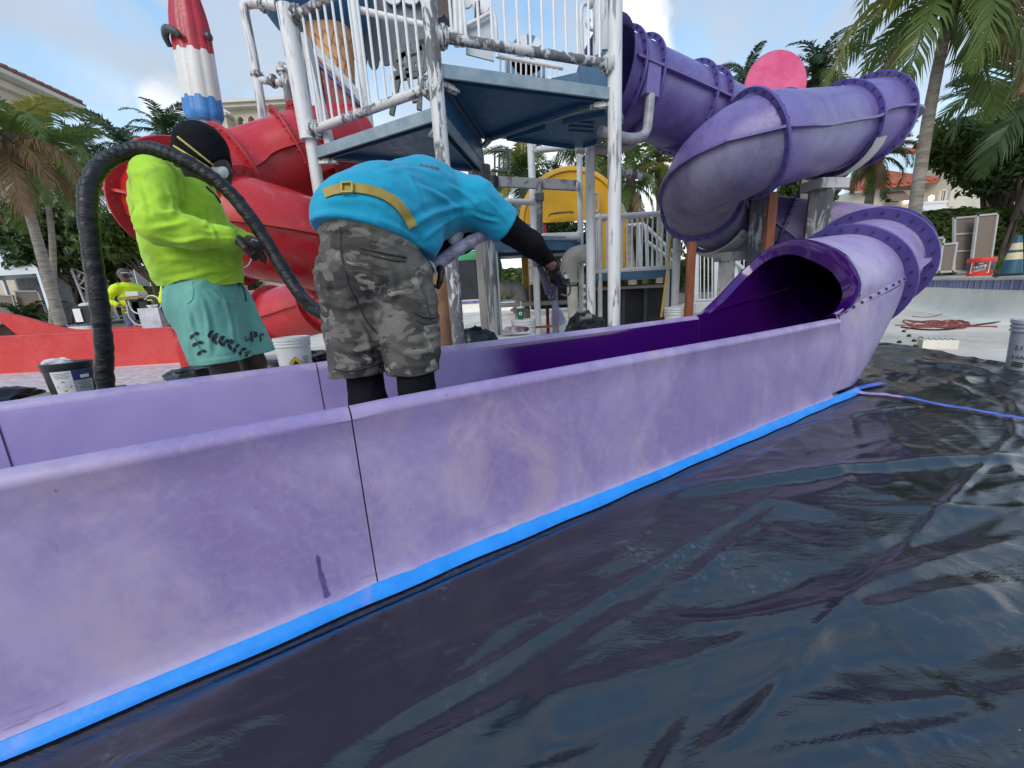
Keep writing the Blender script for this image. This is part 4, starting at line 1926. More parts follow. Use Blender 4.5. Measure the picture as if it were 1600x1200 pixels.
mb.build('hand_hoop', M_CLEANW, tower)
mb = MB()
mb.prism([at(742, 3, 5.35), at(750, 0, 5.35), at(751, 26, 5.35), at(741, 30, 5.35)], V(0, .03, 0))
mb.build('back_board', M_BROWN, tower, smooth=False)
# striped sweet on a disc, with its arched board
ly = 5.9
cL2 = at(824, 86, ly)
for k in range(12):
    mb = MB()
    a0 = 2 * math.pi * k / 12
    P = [cL2]
    for j in range(5):
        aa = a0 + 2 * math.pi / 12 * j / 4
        tw = .5
        P.append(cL2 + V(math.cos(aa + .0) * .235, 0, math.sin(aa) * .235))
    mb.prism(P, V(0, .05, 0))
    mb.build('sweet_wedge', M_DRIPW if k % 2 else pmat('sweet_blue', (.12, .24, .42), .5), tower, smooth=False)
mb = MB()
for px in range(782, 872, 8):
    mb.tube([at(px, 118 + (px - 782) * .1, ly - .3), at(px, 92 + (px - 782) * .12, ly - .3)], .012, 6)
mb.build('back_baluster', M_CLEANW, tower, kind='stuff')
mb = MB()
mb.tube([at(778, 88, ly - .3), at(880, 106, ly - .3)], .028, 10)
mb.build('back_rail', M_CLEANW, tower)
mb = MB()
mb.prism([at(792, 90, ly), at(852, 98, ly), at(852, 120, ly), at(790, 115, ly)], V(0, .04, 0))
mb.build('blue_board', pmat('soft_blue', (.10, .22, .40), .5), tower, smooth=False)
# cluster of white hoops and posts beside the right post
for pts, r in (([(911, 96), (908, 40), (909, 12), (917, 5), (926, 8)], .020), ([(918, 4), (934, 4), (935, 90), (936, 100)], .055), ([(938, -20), (942, 20), (950, 22), (956, 18), (957, -20)], .016),
               ([(922, 30), (917, 34), (921, 44), (930, 40), (926, -10)], .018)):
    mb = MB()
    mb.tube(spline([at(x, y, 4.35) for x, y in pts], 5), r, 12)
    mb.build('hand_hoop', M_CLEANW if r < .05 else M_WHITE, tower)
mb = MB()
mb.beam(at(947, -20, 4.3), at(947, 78, 4.3), .09, .03, up=V(0, 1, 0))
mb.build('post_rib', M_WHITE, tower, smooth=False)

# dark green ladder stair behind the rail
M_GREEN = worn('green_steel', (.055, .085, .075), (.16, .18, .17), .4, .5, .4, 12)
gy = 4.9
for a_, b_ in (((612, 180), (630, 82)), ((655, 172), (660, 66)), ((618, 84), (664, 66)), ((618, 92), (660, 76)), ((614, 118), (658, 108)), ((612, 124), (658, 116)), ((630, 82), (648, 160))):
    mb = MB()
    mb.beam(at(*a_, gy), at(*b_, gy), .05, .05)
    mb.build('ladder_bar', M_GREEN, tower, smooth=False)
# red hood seen through the railing, with its blue edge and grey slope
ry = 4.55
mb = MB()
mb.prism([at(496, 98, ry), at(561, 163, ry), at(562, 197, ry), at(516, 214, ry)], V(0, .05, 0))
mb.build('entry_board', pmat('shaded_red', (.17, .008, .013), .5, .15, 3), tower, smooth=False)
mb = MB()
mb.tube([at(493, 94, ry - .02), at(563, 164, ry - .02)], .022, 10)
mb.tube([at(493, 94, ry - .02), at(514, 214, ry - .02)], .018, 10)
mb.build('board_edging', pmat('edge_blue', (.05, .09, .25), .4), tower, kind='stuff')
mb = MB()
mb.prism([at(490, 66, ry + .1), at(572, 152, ry + .1), at(568, 163, ry + .1), at(490, 80, ry + .1)], V(0, .05, 0))
mb.build('slope_trim', M_GREYL, tower, smooth=False)
mb = MB()
mb.prism([at(516, 212, ry - .06), at(562, 198, ry - .06), at(560, 180, ry - .06), at(518, 197, ry - .06)], V(0, .04, 0))
mb.build('entry_board', M_RED, tower, smooth=False)

# white pipe frame on the left
wy = 4.8
for pts, r, m in (([(432, 9), (398, 5), (384, 8), (383, 22), (398, 100), (412, 188)], .045, M_WHITE), ([(404, 124), (442, 131)], .036, M_WHITE), ([(440, 100), (447, 130), (456, 185)], .042, M_WORN), ([(444, 106), (470, 110)], .03, M_WHITE)):
    mb = MB()
    mb.tube(spline([at(x, y, wy) for x, y in pts], 6) if len(pts) > 2 else [at(x, y, wy) for x, y in pts], r, 14)
    mb.build('frame_pipe', m, tower)
for (x, y), T in (((402, 118), V(.1, 0, 1)), ((427, 127), V(1, 0, -.1)), ((410, 8), V(1, 0, 0)), ((442, 112), V(0, 0, 1))):
    clampring(at(x, y, wy), T.normalized(), tower, .065)

# ---- ice cream ornament
cone = thing('ice_cream_ornament', 'blue ice cream scoop on an orange waffle cone above the left railing', 'ornament', V(-1.9, 5.2, 0))
M_SCOOP = pmat('scoop_blue', (.02, .11, .24), .45, .2, 3, col2=(.03, .15, .30))
M_WAFFLE = pmat('waffle', (.74, .42, .21), .6, .12, 8)
sc = at(488, -22, 5.2)
mb = MB()
prof = [(0, .62)]
for k in range(1, 15):
    a = math.pi / 2 - math.pi * .72 * k / 14
    prof.append((.60 * math.cos(a), .60 * math.sin(a)))
prof.append((.30, -.46))
mb.lathe(prof[::-1], sc, n=36)
mb.build('scoop', M_SCOOP, cone)
c0, c1 = at(511, 36, 5.2), at(541, 150, 5.2)
axd = (c1 - c0).normalized()
Lc = (c1 - c0).length
mb = MB()
mb.lathe([(.24, -.02), (.262, 0), (.262, .09), (.238, .10), (.236, .14), (.225, .19), (.10, Lc)], c0, axd, 32)
mb.build('waffle_cone', M_WAFFLE, cone)
mb = MB()
a, b = frame(axd)
for dirn in (1, -1):
    for k in range(12):
        P = []
        for j in range(12):
            u = j / 11
            rr = .222 - (.122) * u
            th = 2 * math.pi * k / 12 + dirn * u * 1.5
            P.append(c0 + axd * (.19 + (Lc - .2) * u) + (a * math.cos(th) + b * math.sin(th)) * (rr + .004))
        mb.tube(P, .009, 5)
for k in range(20):
    th = 2 * math.pi * k / 20
    q = c0 + (a * math.cos(th) + b * math.sin(th)) * .266
    mb.tube([q, q + axd * .09], .008, 5)
mb.build('waffle_ridge', pmat('waffle_dark', (.60, .29, .12), .6), cone, kind='stuff')
mb = MB()
mb.tube([c1, V(c1.x + .04, c1.y, 0)], .04, 10)
mb.build('post', M_WHITE, cone)

# ---- ice lolly ornament
lol = thing('ice_lolly_ornament', 'red, white and blue ribbed ice lolly standing on a pole at upper left', 'ornament', V(-3.0, 4.6, 0))
y_ = 4.6
pt0, pt1 = at(321, 190, y_), at(283, -40, y_)
ax = (pt1 - pt0).normalized()
H = (pt1 - pt0).length
a, b = frame(ax, V(0, 1, 0))
if a.x < 0:
    a = -a
if b.y < 0:
    b = -b


def lob(u, z0, tip):
    r = .178 * (1 - .05 * u)
    if u > .62:
        r *= 1 - .55 * ((u - .62) / .38) ** 1.6
    if u < .05:
        r *= .86 + .14 * math.sin(u / .05 * math.pi / 2)
    row = []
    for k in range(72):
        th = 2 * math.pi * k / 72
        rr = r * (1 + .12 * abs(math.sin(th * 4.5 + .3)) ** .5 - .06)
        row.append(pt0 + ax * (H * u) + a * math.cos(th) * rr + b * math.sin(th) * rr * .75)
    return row


bands = (('lolly_base', 0.0, .150, pmat('lolly_blue', (.04, .20, .52), .35, .12, 4)), ('lolly_middle', .150, .475, pmat('lolly_white', (.66, .65, .62), .4, .06, 4)),
         ('lolly_tip', .475, 1.0, pmat('lolly_red', (.45, .02, .04), .35, .15, 4)))
for nm, u0, u1, m in bands:
    mb = MB()
    rows = []
    n = 12
    for i in range(n + 1):
        u = u0 + (u1 - u0) * i / n
        row = lob(u, 0, 0)
        # scalloped joint between colours
        if i == 0 and u0 > 0 or i == n and u1 < 1:
            base = lob(u, 0, 0)
            row = [p + ax * (.012 * math.copysign(1, math.sin(2 * math.pi * k / 72 * 9 + .6))) * 1.0 for k, p in enumerate(base)]
        rows.append(row)
    mb.grid(rows, wrap=True)
    if u0 == 0:
        mb.add(rows[0], [tuple(range(72))])
    mb.build(nm, m, lol, angle=55)
M_HOOK = pmat('hook_grey', (.06, .075, .085), .5, .2, 12)
mb = MB()
P = spline([pt0 + ax * (H * .505) - a * .195 - b * .05, pt0 + ax * (H * .555) - a * .185 - b * .10, pt0 + ax * (H * .575) - a * .11 - b * .165, pt0 + ax * (H * .55) - a * .02 - b * .175, pt0 + ax * (H * .525) + a * .005 - b * .17], 6)
mb.tube(P, [.022 + .012 * math.sin(math.pi * i / (len(P) - 1)) for i in range(len(P))], 10)
mb.build('water_spout', M_HOOK, lol)
mb = MB()
mb.lathe([(.035, 0), (.035, .03), (.02, .04)], pt0 + ax * (H * .57) + a * .20 - b * .06, a, 12)
mb.build('side_cap', M_HOOK, lol)
mb = MB()
mb.tube([pt0, V(pt0.x + .02, pt0.y + .02, 0)], .055, 14)
mb.build('pole', M_CLEANW, lol)

# ================================================================== REAR OF THE PLAY AREA
M_PVC = pmat('pvc_beige', (.42, .40, .35), .5, .12, 5)
M_BLACK = pmat('soot_black', (.016, .017, .022), .6, .2, 6)
M_YEL = pmat('yellow_plastic', (.74, .40, .012), .38, .10, 2.5, col2=(.66, .33, .01))
M_REDPL = pmat('red_plastic', (.42, .012, .02), .4)
M_GRN = pmat('green_plastic', (.07, .36, .10), .3, .15, 3, col2=(.12, .46, .16))
M_DKGREY = pmat('dark_grey_steel', (.07, .075, .085), .5, .2, 10)
M_MIDGREY = worn('mid_grey_steel', (.24, .25, .27), (.10, .10, .11), .35, .5, 1.0, 9)

rear = thing('play_platform', 'low rear platform of white posts and pipes in front of the yellow playhouse', 'play platform', (1.2, 5.6, 0))


def rpost(px, py, y, r, mat=M_CLEANW, ztop=None, parent=None):
    p = at(px, py, y)
    mb = MB()
    mb.tube([V(p.x, p.y, 0), V(p.x, p.y, ztop if ztop else p.z)], r, 16)
    return mb.build('post', mat, parent or rear)


rpost(921, 192, 4.75, .053, M_WHITE)
rpost(905, 222, 5.75, .040)
rpost(771, 372, 5.2, .044)
rpost(748, 240, 4.55, .055)
rpost(829, 217, 5.6, .048)
rpost(1058, 372, 5.6, .052)
rpost(866, 440, 5.9, .05, M_MIDGREY)
clampring(at(920, 205, 4.75), V(0, 1, 0), rear, .10, M_WHITE)
clampring(at(905, 400, 5.7), V(1, 0, 0), rear, .10, M_WHITE)


def rpipe(name, pts, y, r, mat, n=12, smoothp=True, parent=None):
    P = [at(q[0], q[1], q[2] if len(q) > 2 else y) for q in pts]
    mb = MB()
    mb.tube(spline(P, 6) if smoothp and len(P) > 2 else P, r, n)
    return mb.build(name, mat, parent or rear)


rpipe('cross_pipe', [(832, 235), (900, 229)], 5.6, .040, M_WHITE)
rpipe('cross_pipe', [(900, 232), (958, 234), (985, 226), (1000, 205)], 4.9, .052, M_PVC)
rpipe('cross_pipe', [(975, 268), (1006, 276)], 4.9, .045, M_WORN)
rpipe('cross_pipe', [(776, 314), (832, 316)], 5.6, .040, M_CLEANW)
rpipe('cross_pipe', [(846, 371), (905, 369)], 5.6, .055, M_CLEANW)
rpipe('cross_pipe', [(775, 376), (846, 372)], 5.6, .04, M_CLEANW)
for (x, y) in ((834, 235), (832, 316), (903, 369), (903, 291)):
    clampring(at(x, y, 5.6), V(1, 0, 0), rear, .072, M_WHITE)
mb = MB()
mb.beam(at(778, 284, 5.3), at(900, 290, 5.3), .06, .115, up=V(0, 0, 1))
mb.build('square_beam', M_MIDGREY, rear, smooth=False)
rpipe('hanger', [(771, 276), (771, 292)], 5.25, .06, M_BLACK)
rpipe('hanger_rod', [(772, 292), (772, 318)], 5.25, .015, M_BLACK)
rpipe('drop_pipe', [(843, 284), (843, 365)], 5.25, .040, M_MIDGREY)
mb = MB()
mb.box(at(843, 308, 5.2), (.11, .05, .09))
mb.build('bracket', M_DKGREY, rear, smooth=False)
rpipe('hand_loop', [(768, 236), (788, 236), (793, 243), (793, 262), (788, 268), (768, 266)], 4.9, .017, M_DKGREY)
for x in (773, 780, 787):
    rpipe('loop_bar', [(x, 237), (x, 267)], 4.9, .011, M_DKGREY, 8)
# lower deck seen from below its edge
zd = at(800, 372, 5.7).z
p0, p1 = at(738, 380, 5.0), at(905, 378, 5.7)
mb = MB()
mb.prism([V(p0.x, p0.y, 0), V(p1.x, p1.y, 0), V(p1.x + .3, 7.6, 0), V(p0.x, 7.4, 0)], V(0, 0, .05))
mb.v = [(x, y, z + p1.z) for x, y, z in mb.v]
dk = mb.build('deck_panel', M_NAVY, rear, smooth=False)
mb = MB()
mb.beam(p0 + V(0, -.02, -.03 + (p1.z - p0.z)), p1 + V(0, -.02, -.03), .03, .16)
mb.build('fascia', M_TEAL, dk, smooth=False)
mb = MB()
mb.beam(p0 + V(0, -.04, .04 + (p1.z - p0.z)), p1 + V(0, -.04, .04), .02, .05)
mb.build('fascia', M_FASCIA, dk, smooth=False)
# dark plant under the deck
for (xa, ya, xb, yb, y, m) in ((832, 440, 905, 484, 6.4, M_BLACK), (700, 405, 742, 470, 6.2, M_DKGREY), (720, 382, 905, 404, 6.6, M_NAVY)):
    a, b = at(xa, yb, y), at(xb, ya, y)
    mb = MB()
    mb.box(((a.x + b.x) / 2, y + .3, (a.z + b.z) / 2), (b.x - a.x, .5, b.z - a.z))
    mb.build('machinery_box', m, rear, smooth=False)
# plumbing
rpipe('drain_pipe', [(722, 456), (770, 453), (800, 450), (811, 454), (815, 468), (815, 505)], 6.6, .115, M_PVC, 16)
rpipe('drain_pipe', [(922, 396), (903, 398), (892, 405), (889, 420), (889, 438)], 5.5, .12, M_PVC, 16)
rpipe('drain_pipe', [(894, 448), (897, 510)], 5.4, .075, pmat('pale_column', (.55, .53, .44), .5, .12, 6), 16)
rpipe('long_pipe', [(760, 478), (922, 470)], 6.3, .036, M_PVC)
for (x, y, T, r, yy) in ((813, 484, V(0, 0, 1), .17, 6.6), (795, 450, V(1, 0, 0), .145, 6.6), (889, 440, V(0, 0, 1), .15, 5.5), (918, 397, V(1, 0, 0), .15, 5.5), (765, 453, V(1, 0, 0), .15, 6.6)):
    clampring(at(x, y, yy), T, rear, r, M_PVC, .05)
for k in range(9):
    mb = MB()
    q = at(890 + (k % 2) * 22, 447 + 12 * (k // 2), 5.6)
    mb.box(q, (.05, .05, .05))
    mb.build('anchor_block', M_CLEANW, rear, smooth=False)

# green slide lobes
grn = thing('small_slide', 'bright green small slide showing under the rear deck', 'slide', V(-.4, 6.8, 0))
P = [at(728, 400, 6.8), at(740, 425, 6.7), at(762, 448, 6.7)]
mb = MB()
mb.tube(spline(P, 6), [.16, .2, .24, .27, .29, .30, .30, .29, .28, .26, .25, .22, .2], 20)
mb.build('chute', M_GRN, grn)
mb = MB()
mb.lathe([(.30, -.03), (.38, -.03), (.38, .03), (.30, .03)], at(770, 424, 6.9), V(1, -.4, 0), 28, closed=True)
mb.build('rim', M_GRN, grn)
mb = MB()
mb.lathe([(0, -.02), (.31, -.02), (.31, .02), (0, .02)], at(764, 424, 6.95), V(1, -.4, 0), 28)
mb.build('end_panel', M_GRN, grn)

# brown paper wrap behind the bent man
mb = MB()
rows = []
for i in range(16):
    u = i / 15
    row = []
    for k in range(24):
        th = 2 * math.pi * k / 24
        c = at(687, 412 + 135 * u, 3.5)
        r = .09 + .03 * u + .012 * mnoise.noise(V(th * 2, u * 8, 3))
        row.append(V(c.x + r * math.cos(th), c.y + r * math.sin(th), c.z))
    rows.append(row)
rows.append([V(p.x, p.y, 0) for p in rows[-1]])
mb.grid(rows, wrap=True)
pw = mb.build('paper_wrap', pmat('brown_paper', (.30, .155, .075), .75, .2, 4, bump=.5, bscale=12, bdist=.02), None, origin=(at(687, 412, 3.5).x, 3.5, 0), label='brown paper wrapped round a bundle behind the bent man', cat='paper wrap')

# ---- yellow playhouse
yh = thing('playhouse', 'yellow domed playhouse with red posts behind the white pipes', 'playhouse', (1.15, 7.2, 0))
yy = 7.0
cy_ = at(893, 345, yy)
Rx, Rz = (at(976, 345, yy).x - at(812, 345, yy).x) / 2, at(893, 258, yy).z - cy_.z


def arch(rx, rz, y, z0=0.):
    return [V(cy_.x + rx * math.cos(math.pi * k / 30), y, cy_.z + z0 + rz * math.sin(math.pi * k / 30)) for k in range(31)]


mb = MB()
rows = []
for kx, y in ((1.0, 0.16), (1.0, 0.03), (.97, 0.0), (.91, 0.0), (.89, .035), (0.0, .05)):
    rows.append([V(cy_.x + Rx * kx * math.cos(math.pi * k / 30), yy + y, cy_.z + Rz * kx * math.sin(math.pi * k / 30)) for k in range(31)])
mb.grid(rows)
mb.grid([[p + V(0, d, 0) for p in arch(Rx, Rz, yy)] for d in (.16, 1.7)])
mb.build('dome_panel', M_YEL, yh, angle=50)
for x0, x1, z0, m in ((812, 822, 0, M_YEL), (966, 977, 0, M_YEL), (940, 953, 0, M_YEL), (848, 853, 0, M_REDPL), (930, 940, 0, M_REDPL)):
    a, b = at(x0, 345, yy + .1), at(x1, 345, yy + .1)
    mb = MB()
    mb.box(((a.x + b.x) / 2, yy + .12, (cy_.z + 0) / 2), (b.x - a.x, .1, cy_.z))
    mb.build('post', m, yh, smooth=False)
rpipe('hand_loop', [(915, 303), (930, 302), (935, 308), (935, 328), (930, 332), (915, 333)], 6.9, .018, M_PVC, 8, True, yh)
rpipe('grab_bar', [(857, 338), (862, 334), (892, 331), (895, 334)], 6.9, .018, pmat('bronze_bar', (.22, .15, .06), .4), 8, True, yh)
rpipe('hand_loop', [(962, 318), (972, 320), (975, 330), (974, 345)], 6.9, .016, M_PVC, 8, True, yh)

# ---- walkway on the right of the posts
wk = thing('walkway', 'raised teal walkway with white baluster railing behind the posts', 'walkway', (1.9, 6.0, 0))
a, b = at(896, 432, 6.0), at(1062, 427, 6.0)
zt = a.z + .02
mb = MB()
mb.box(((a.x + b.x) / 2, 6.6, zt - .05), (b.x - a.x, 1.2, .09))
mb.build('deck_panel', M_TEAL, wk, smooth=False)
mb = MB()
mb.box(((a.x + b.x) / 2, 5.985, zt - .045), (b.x - a.x, .02, .13))
mb.build('fascia', M_TEAL, wk, smooth=False)
zr, zl = at(980, 337, 6.).z, at(980, 422, 6.).z
xl, xr = at(928, 337, 6.).x, at(1048, 337, 6.).x
for z, r in ((zr, .040), (zl, .036)):
    mb = MB()
    mb.tube([V(xl, 6.0, z), V(xr + .05, 6.0, z)], r, 12)
    mb.build('rail', M_CLEANW, wk)
q = MB()
q.tube([V(0, 0, 0), V(0, 0, zr - zl)], .0125, 8)
bm_ = q.mesh('baluster', [M_BAL])
for i in range(15):
    o = link('baluster', bm_, wk)
    o.location = V(xl + (xr - xl) * (i + .5) / 15, 6.0, zl) - WORLD[wk.name]
for x in (937, 1046):
    p = at(x, 337, 6.)
    mb = MB()
    mb.tube([V(p.x, 6.0, 0), V(p.x, 6.0, zr + .05)], .036, 12)
    mb.build('post', M_CLEANW, wk)
for pts in ([(985, 352), (1005, 350), (1010, 360), (1012, 430)], [(1008, 352), (1040, 384), (1056, 398)], [(1008, 375), (1056, 412)], [(978, 352), (998, 352), (1000, 430)]):
    rpipe('stair_rail', pts, 7.0, .030, M_CLEANW, 10, False, wk)
for i in range(7):
    x = 1012 + i * 7
    rpipe('stair_baluster', [(x, 357 + i * 6), (x + 1, 432)], 7.0, .014, M_BAL, 6, False, wk)
mb = MB()
for (xa, ya, xb, yb, y, m) in ((918, 441, 1052, 497, 6.5, 0),):
    A, B = at(xa, yb, y), at(xb, ya, y)
mb.box(((A.x + B.x) / 2, 6.8, B.z / 2), (B.x - A.x, .5, B.z))
mb.build('skirt_box', pmat('dark_skirt', (.02, .022, .03), .5, .25, 3), wk, smooth=False)
mb = MB()
for x in (975, 1010):
    A = at(x, 450, 6.45)
    mb.box((A.x, 6.5, A.z / 2), (.06, .05, A.z))
mb.build('skirt_rib', M_DKGREY, wk, smooth=False, kind='stuff')
rpipe('long_pipe', [(908, 452), (1042, 446)], 6.3, .03, M_PVC, 10, False, wk)
mb = MB()
A = at(940, 492, 6.6)
mb.box((A.x + .2, 6.3, .03), (.35, .1, .05))
mb.build('plinth', M_CLEANW, wk, smooth=False)

# second pale post behind the slide board and the railing seen beyond it
far_rail = thing('pool_railing', 'white metal railing seen between the purple coils and the tower', 'railing', V(6, 9, 0))
ya = 9.0
for z, (x0, x1) in ((388, (1085, 1180)), (470, (1085, 1180))):
    mb = MB()
    mb.tube([at(x0, z, ya), at(x1, z - 4, ya)], .035, 10)
    mb.build('rail', M_CLEANW, far_rail)
for i in range(15):
    x = 1088 + i * 6.2
    rpipe('baluster', [(x, 388), (x, 470)], ya, .013 if i % 5 else .05, M_BAL, 6, False, far_rail)
rpipe('stair_rail', [(1135, 396), (1175, 432)], ya - .1, .035, M_CLEANW, 8, False, far_rail)
bxs = thing('storage_step', 'pale stacked step blocks by the far pool edge', 'steps', V(4.6, 8.2, 0))
for k, (z0, z1, w) in enumerate(((0, .22, 1.0), (.223, .42, .8))):
    A = at(1110, 470, 8.2)
    mb = MB()
    mb.box((A.x, 8.3, (z0 + z1) / 2), (w, .6, z1 - z0))
    mb.build('step', M_WALLP if k else M_COPING, bxs, smooth=False)
# yellow handled push broom leaning on the post
br = thing('push_broom', 'yellow handled push broom leaning against a pale post', 'broom', V(at(1030, 492, 5.2).x, 5.2, 0))
p0, p1 = at(1033, 496, 5.2), at(1050, 368, 5.4)
mb = MB()
mb.tube([p0, p1], .016, 8)
mb.build('handle', pmat('broom_yellow', (.52, .33, .02), .5), br)
mb = MB()
mb.tube([p1, p1 + (p1 - p0).normalized() * .10], .018, 8)
mb.build('grip', M_BLACK, br)
mb = MB()
mb.beam(p0 + V(-.16, 0, -.02), p0 + V(.16, .05, -.02), .06, .05)
mb.build('head', M_BLACK, br, smooth=False)
mb = MB()
mb.beam(p0 + V(-.15, 0, -.09), p0 + V(.15, .05, -.09), .05, .09)
mb.build('bristles', M_DKGREY, br, smooth=False)

# ================================================================== DECK FURNITURE, CONE, BUCKETS, CORDS
M_MESH = pmat('brown_mesh', (.20, .155, .125), .7, .1, 30, bump=.2, bscale=160)
M_FRAME = pmat('pale_frame', (.46, .46, .46), .45, .08, 6)


def panel_lounger(corners, y, label, thick=.05, split=None, group='loungers stood on end'):
    """lounger stood up: four corners in the photograph at distance y"""
    P = [at(x, yy, y) for x, yy in corners]
    c = sum(P, Vector()) / 4
    nrm = (P[1] - P[0]).cross(P[3] - P[0]).normalized()
    if nrm.y > 0:
        nrm = -nrm
    o = thing('sun_lounger', label, 'sun lounger', V(c.x, c.y, min(p.z for p in P)), group)
    fr = max((P[1] - P[0]).length * .055, .04)
    for a, b in ((0, 1), (1, 2), (2, 3), (3, 0)):
        mb = MB()
        d = (P[b] - P[a]).normalized()
        mb.beam(P[a] - d * fr * .5, P[b] + d * fr * .5, fr, thick, up=nrm)
        mb.build('frame_bar', M_FRAME, o, smooth=False)
    mb = MB()
    mb.prism([p.lerp(c, .03) for p in P], -nrm * .015)
    mb.build('sling', M_MESH, o, smooth=False)
    if split:
        for s in split:
            mb = MB()
            mb.beam(P[0].lerp(P[3], s), P[1].lerp(P[2], s), fr, thick * .9, up=nrm)
            mb.build('cross_bar', M_FRAME, o, smooth=False)
    for k in (2, 3):
        mb = MB()
        mb.beam(P[k], P[k] - nrm * .28 + V(0, 0, -.01), .05, .05)
        mb.build('leg', M_FRAME, o, smooth=False)
    return o


yl = 9.6
panel_lounger([(1527, 337), (1558, 334), (1545, 425), (1516, 425)], yl, 'tall brown mesh lounger stood on end at the right end of the hedge')
panel_lounger([(1491, 341), (1527, 338), (1518, 423), (1490, 424)], yl + .25, 'brown mesh lounger with a cross bar beside the tallest stood lounger', split=[.30, .62])
panel_lounger([(1472, 382), (1494, 380), (1487, 424), (1466, 425)], yl - .3, 'small framed brown lounger leaning in front of the stood loungers')
panel_lounger([(1450, 374), (1474, 371), (1470, 424), (1452, 425)], yl, 'grey brown lounger leftmost of the group by the right hedge')

# cone
cp = atz(1578, 431, DECK)
cone_ = thing('traffic_cone', 'dark teal traffic cone with two cream bands on the pool deck', 'traffic cone', (cp.x, cp.y, DECK))
M_CONE = pmat('cone_teal', (.012, .085, .13), .5, .15, 6)
M_BAND = pmat('cone_cream', (.66, .55, .33), .5, .1, 12)
hc = .58
rc_ = lambda z: .125 - .092 * z / hc
for z0, z1, m, nm in ((.03, .24, M_CONE, 'lower_body'), (.24, .34, M_BAND, 'reflective_band'), (.34, .38, M_CONE, 'middle_body'), (.38, .48, M_BAND, 'reflective_band'), (.48, hc, M_CONE, 'tip')):
    mb = MB()
    e = .002 if m is M_BAND else 0
    mb.lathe([(rc_(z0) + e, z0), (rc_(z1) + e, z1)] + ([(rc_(z1) * .7, z1 + .01), (0, z1 + .01)] if nm == 'tip' else []), cp, n=28)
    mb.build(nm, m, cone_)
mb = MB()
mb.box(cp + V(0, 0, .018), (.30, .30, .035), rz=.5)
mb.build('base', M_BLACK, cone_, smooth=False)


def text(parent, s, size, M, mat, name='lettering', ext=.0008, align='CENTER', sx=1.):
    cu = bpy.data.curves.new(name, 'FONT')
    cu.body = s
    cu.size = size
    cu.extrude = ext
    cu.align_x = align
    cu.align_y = 'CENTER'
    cu.resolution_u = 3
    ob = bpy.data.objects.new(name, cu)
    COL.objects.link(ob)
    dg = bpy.context.evaluated_depsgraph_get()
    me = bpy.data.meshes.new_from_object(ob.evaluated_get(dg))
    bpy.data.objects.remove(ob)
    me.transform(Matrix.Diagonal((sx, 1, 1, 1)))
    me.transform(M)
    me.transform(Matrix.Translation(-WORLD.get(parent.name, Vector((0, 0, 0)))))
    me.materials.clear()
    me.materials.append(mat)
    return link(name, me, parent)


def wrap_text(parent, s, size, c, r, th0, z, mat, name='lettering', tilt=0., sx=1.):
    """print bent round an upright pail: c axis point, th0 facing angle"""
    o = text(parent, s, size, Matrix.Identity(4), mat, name, sx=sx)
    off = WORLD.get(parent.name, Vector((0, 0, 0)))
    for v in o.data.vertices:
        x, y, zz = v.co.x + off.x, v.co.y + off.y, v.co.z + off.z
        x, y = x * math.cos(tilt) - y * math.sin(tilt), x * math.sin(tilt) + y * math.cos(tilt)
        th = th0 + x / r
        rr = r + .0015 + zz
        v.co = Vector((c.x + rr * math.cos(th), c.y + rr * math.sin(th), z + y)) - off
    return o


def wrap_patch(parent, c, r, th0, w, z0, z1, mat, name='label_patch', off=.001, poly=None, rf=None):
    mb = MB()
    R_ = rf if rf else (lambda z: r)
    if poly is None:
        n = 10
        mb.grid([[V(c.x + (R_(z) + off) * math.cos(th0 - w / 2 / r + w / r * i / n), c.y + (R_(z) + off) * math.sin(th0 - w / 2 / r + w / r * i / n), c.z + z) for i in range(n + 1)] for z in (z0, z1)])
    else:
        mb.add([V(c.x + (R_(v) + off) * math.cos(th0 + u / r), c.y + (R_(v) + off) * math.sin(th0 + u / r), c.z + v) for u, v in poly], [tuple(range(len(poly)))])
    return mb.build(name, mat, parent, fix=False)


def bucket(c, r, h, label, mat, lidmat=None, lid=True, group=None, handle=True, name='bucket'):
    o = thing(name, label, 'bucket', c, group)
    mb = MB()
    rb = r * .88
    pr = [(0, .0), (rb, .0), (rb + .002, .01), (rb + (r - rb) * .78, h * .78), (r * 1.035, h * .785), (r * 1.035, h * .805), (r * .995, h * .81), (r * 1.0, h * .86), (r * 1.04, h * .865), (r * 1.04, h * .885), (r, h * .89), (r, h)]
    mb.lathe(pr, c, n=36)
    mb.build('pail', mat, o)
    if lid:
        mb = MB()
        mb.lathe([(r * 1.02, h * .93), (r * 1.05, h * .935), (r * 1.05, h * 1.0), (r * 1.02, h * 1.01), (r * .95, h * 1.01), (r * .94, h * .99), (0, h * .99)], c, n=36)
        mb.build('lid', lidmat or mat, o)
    else:
        mb = MB()
        mb.lathe([(r * .97, h), (r * .97, h * .3), (0, h * .3)], c, n=36)
        mb.build('inside', M_DKGREY, o)
    if handle:
        mb = MB()
        P = [c + V(math.cos(-2.6 + 2.1 * i / 14) * r * 1.07, math.sin(-2.6 + 2.1 * i / 14) * r * 1.07, h * (.80 - .33 * math.sin(math.pi * i / 14))) for i in range(15)]
        mb.tube(P, .0035, 6)
        mb.build('handle', M_MIDGREY, o)
    return o


M_BUCKW = pmat('white_pail', (.62, .63, .64), .4, .08, 5)
M_BUCKG = pmat('milky_pail', (.48, .50, .53), .35, .12, 4, col2=(.40, .42, .46))
M_BUCKO = pmat('orange_red_pail', (.72, .045, .025), .4, .08, 4)
M_PRINTW = pmat('print_white', (.75, .74, .72), .5, .04)
M_PRINTK = pmat('print_black', (.02, .02, .025), .5, .04)
M_PRINTR = pmat('print_red', (.42, .02, .03), .5, .04)
M_PRINTB = pmat('print_indigo', (.035, .03, .16), .5, .04)

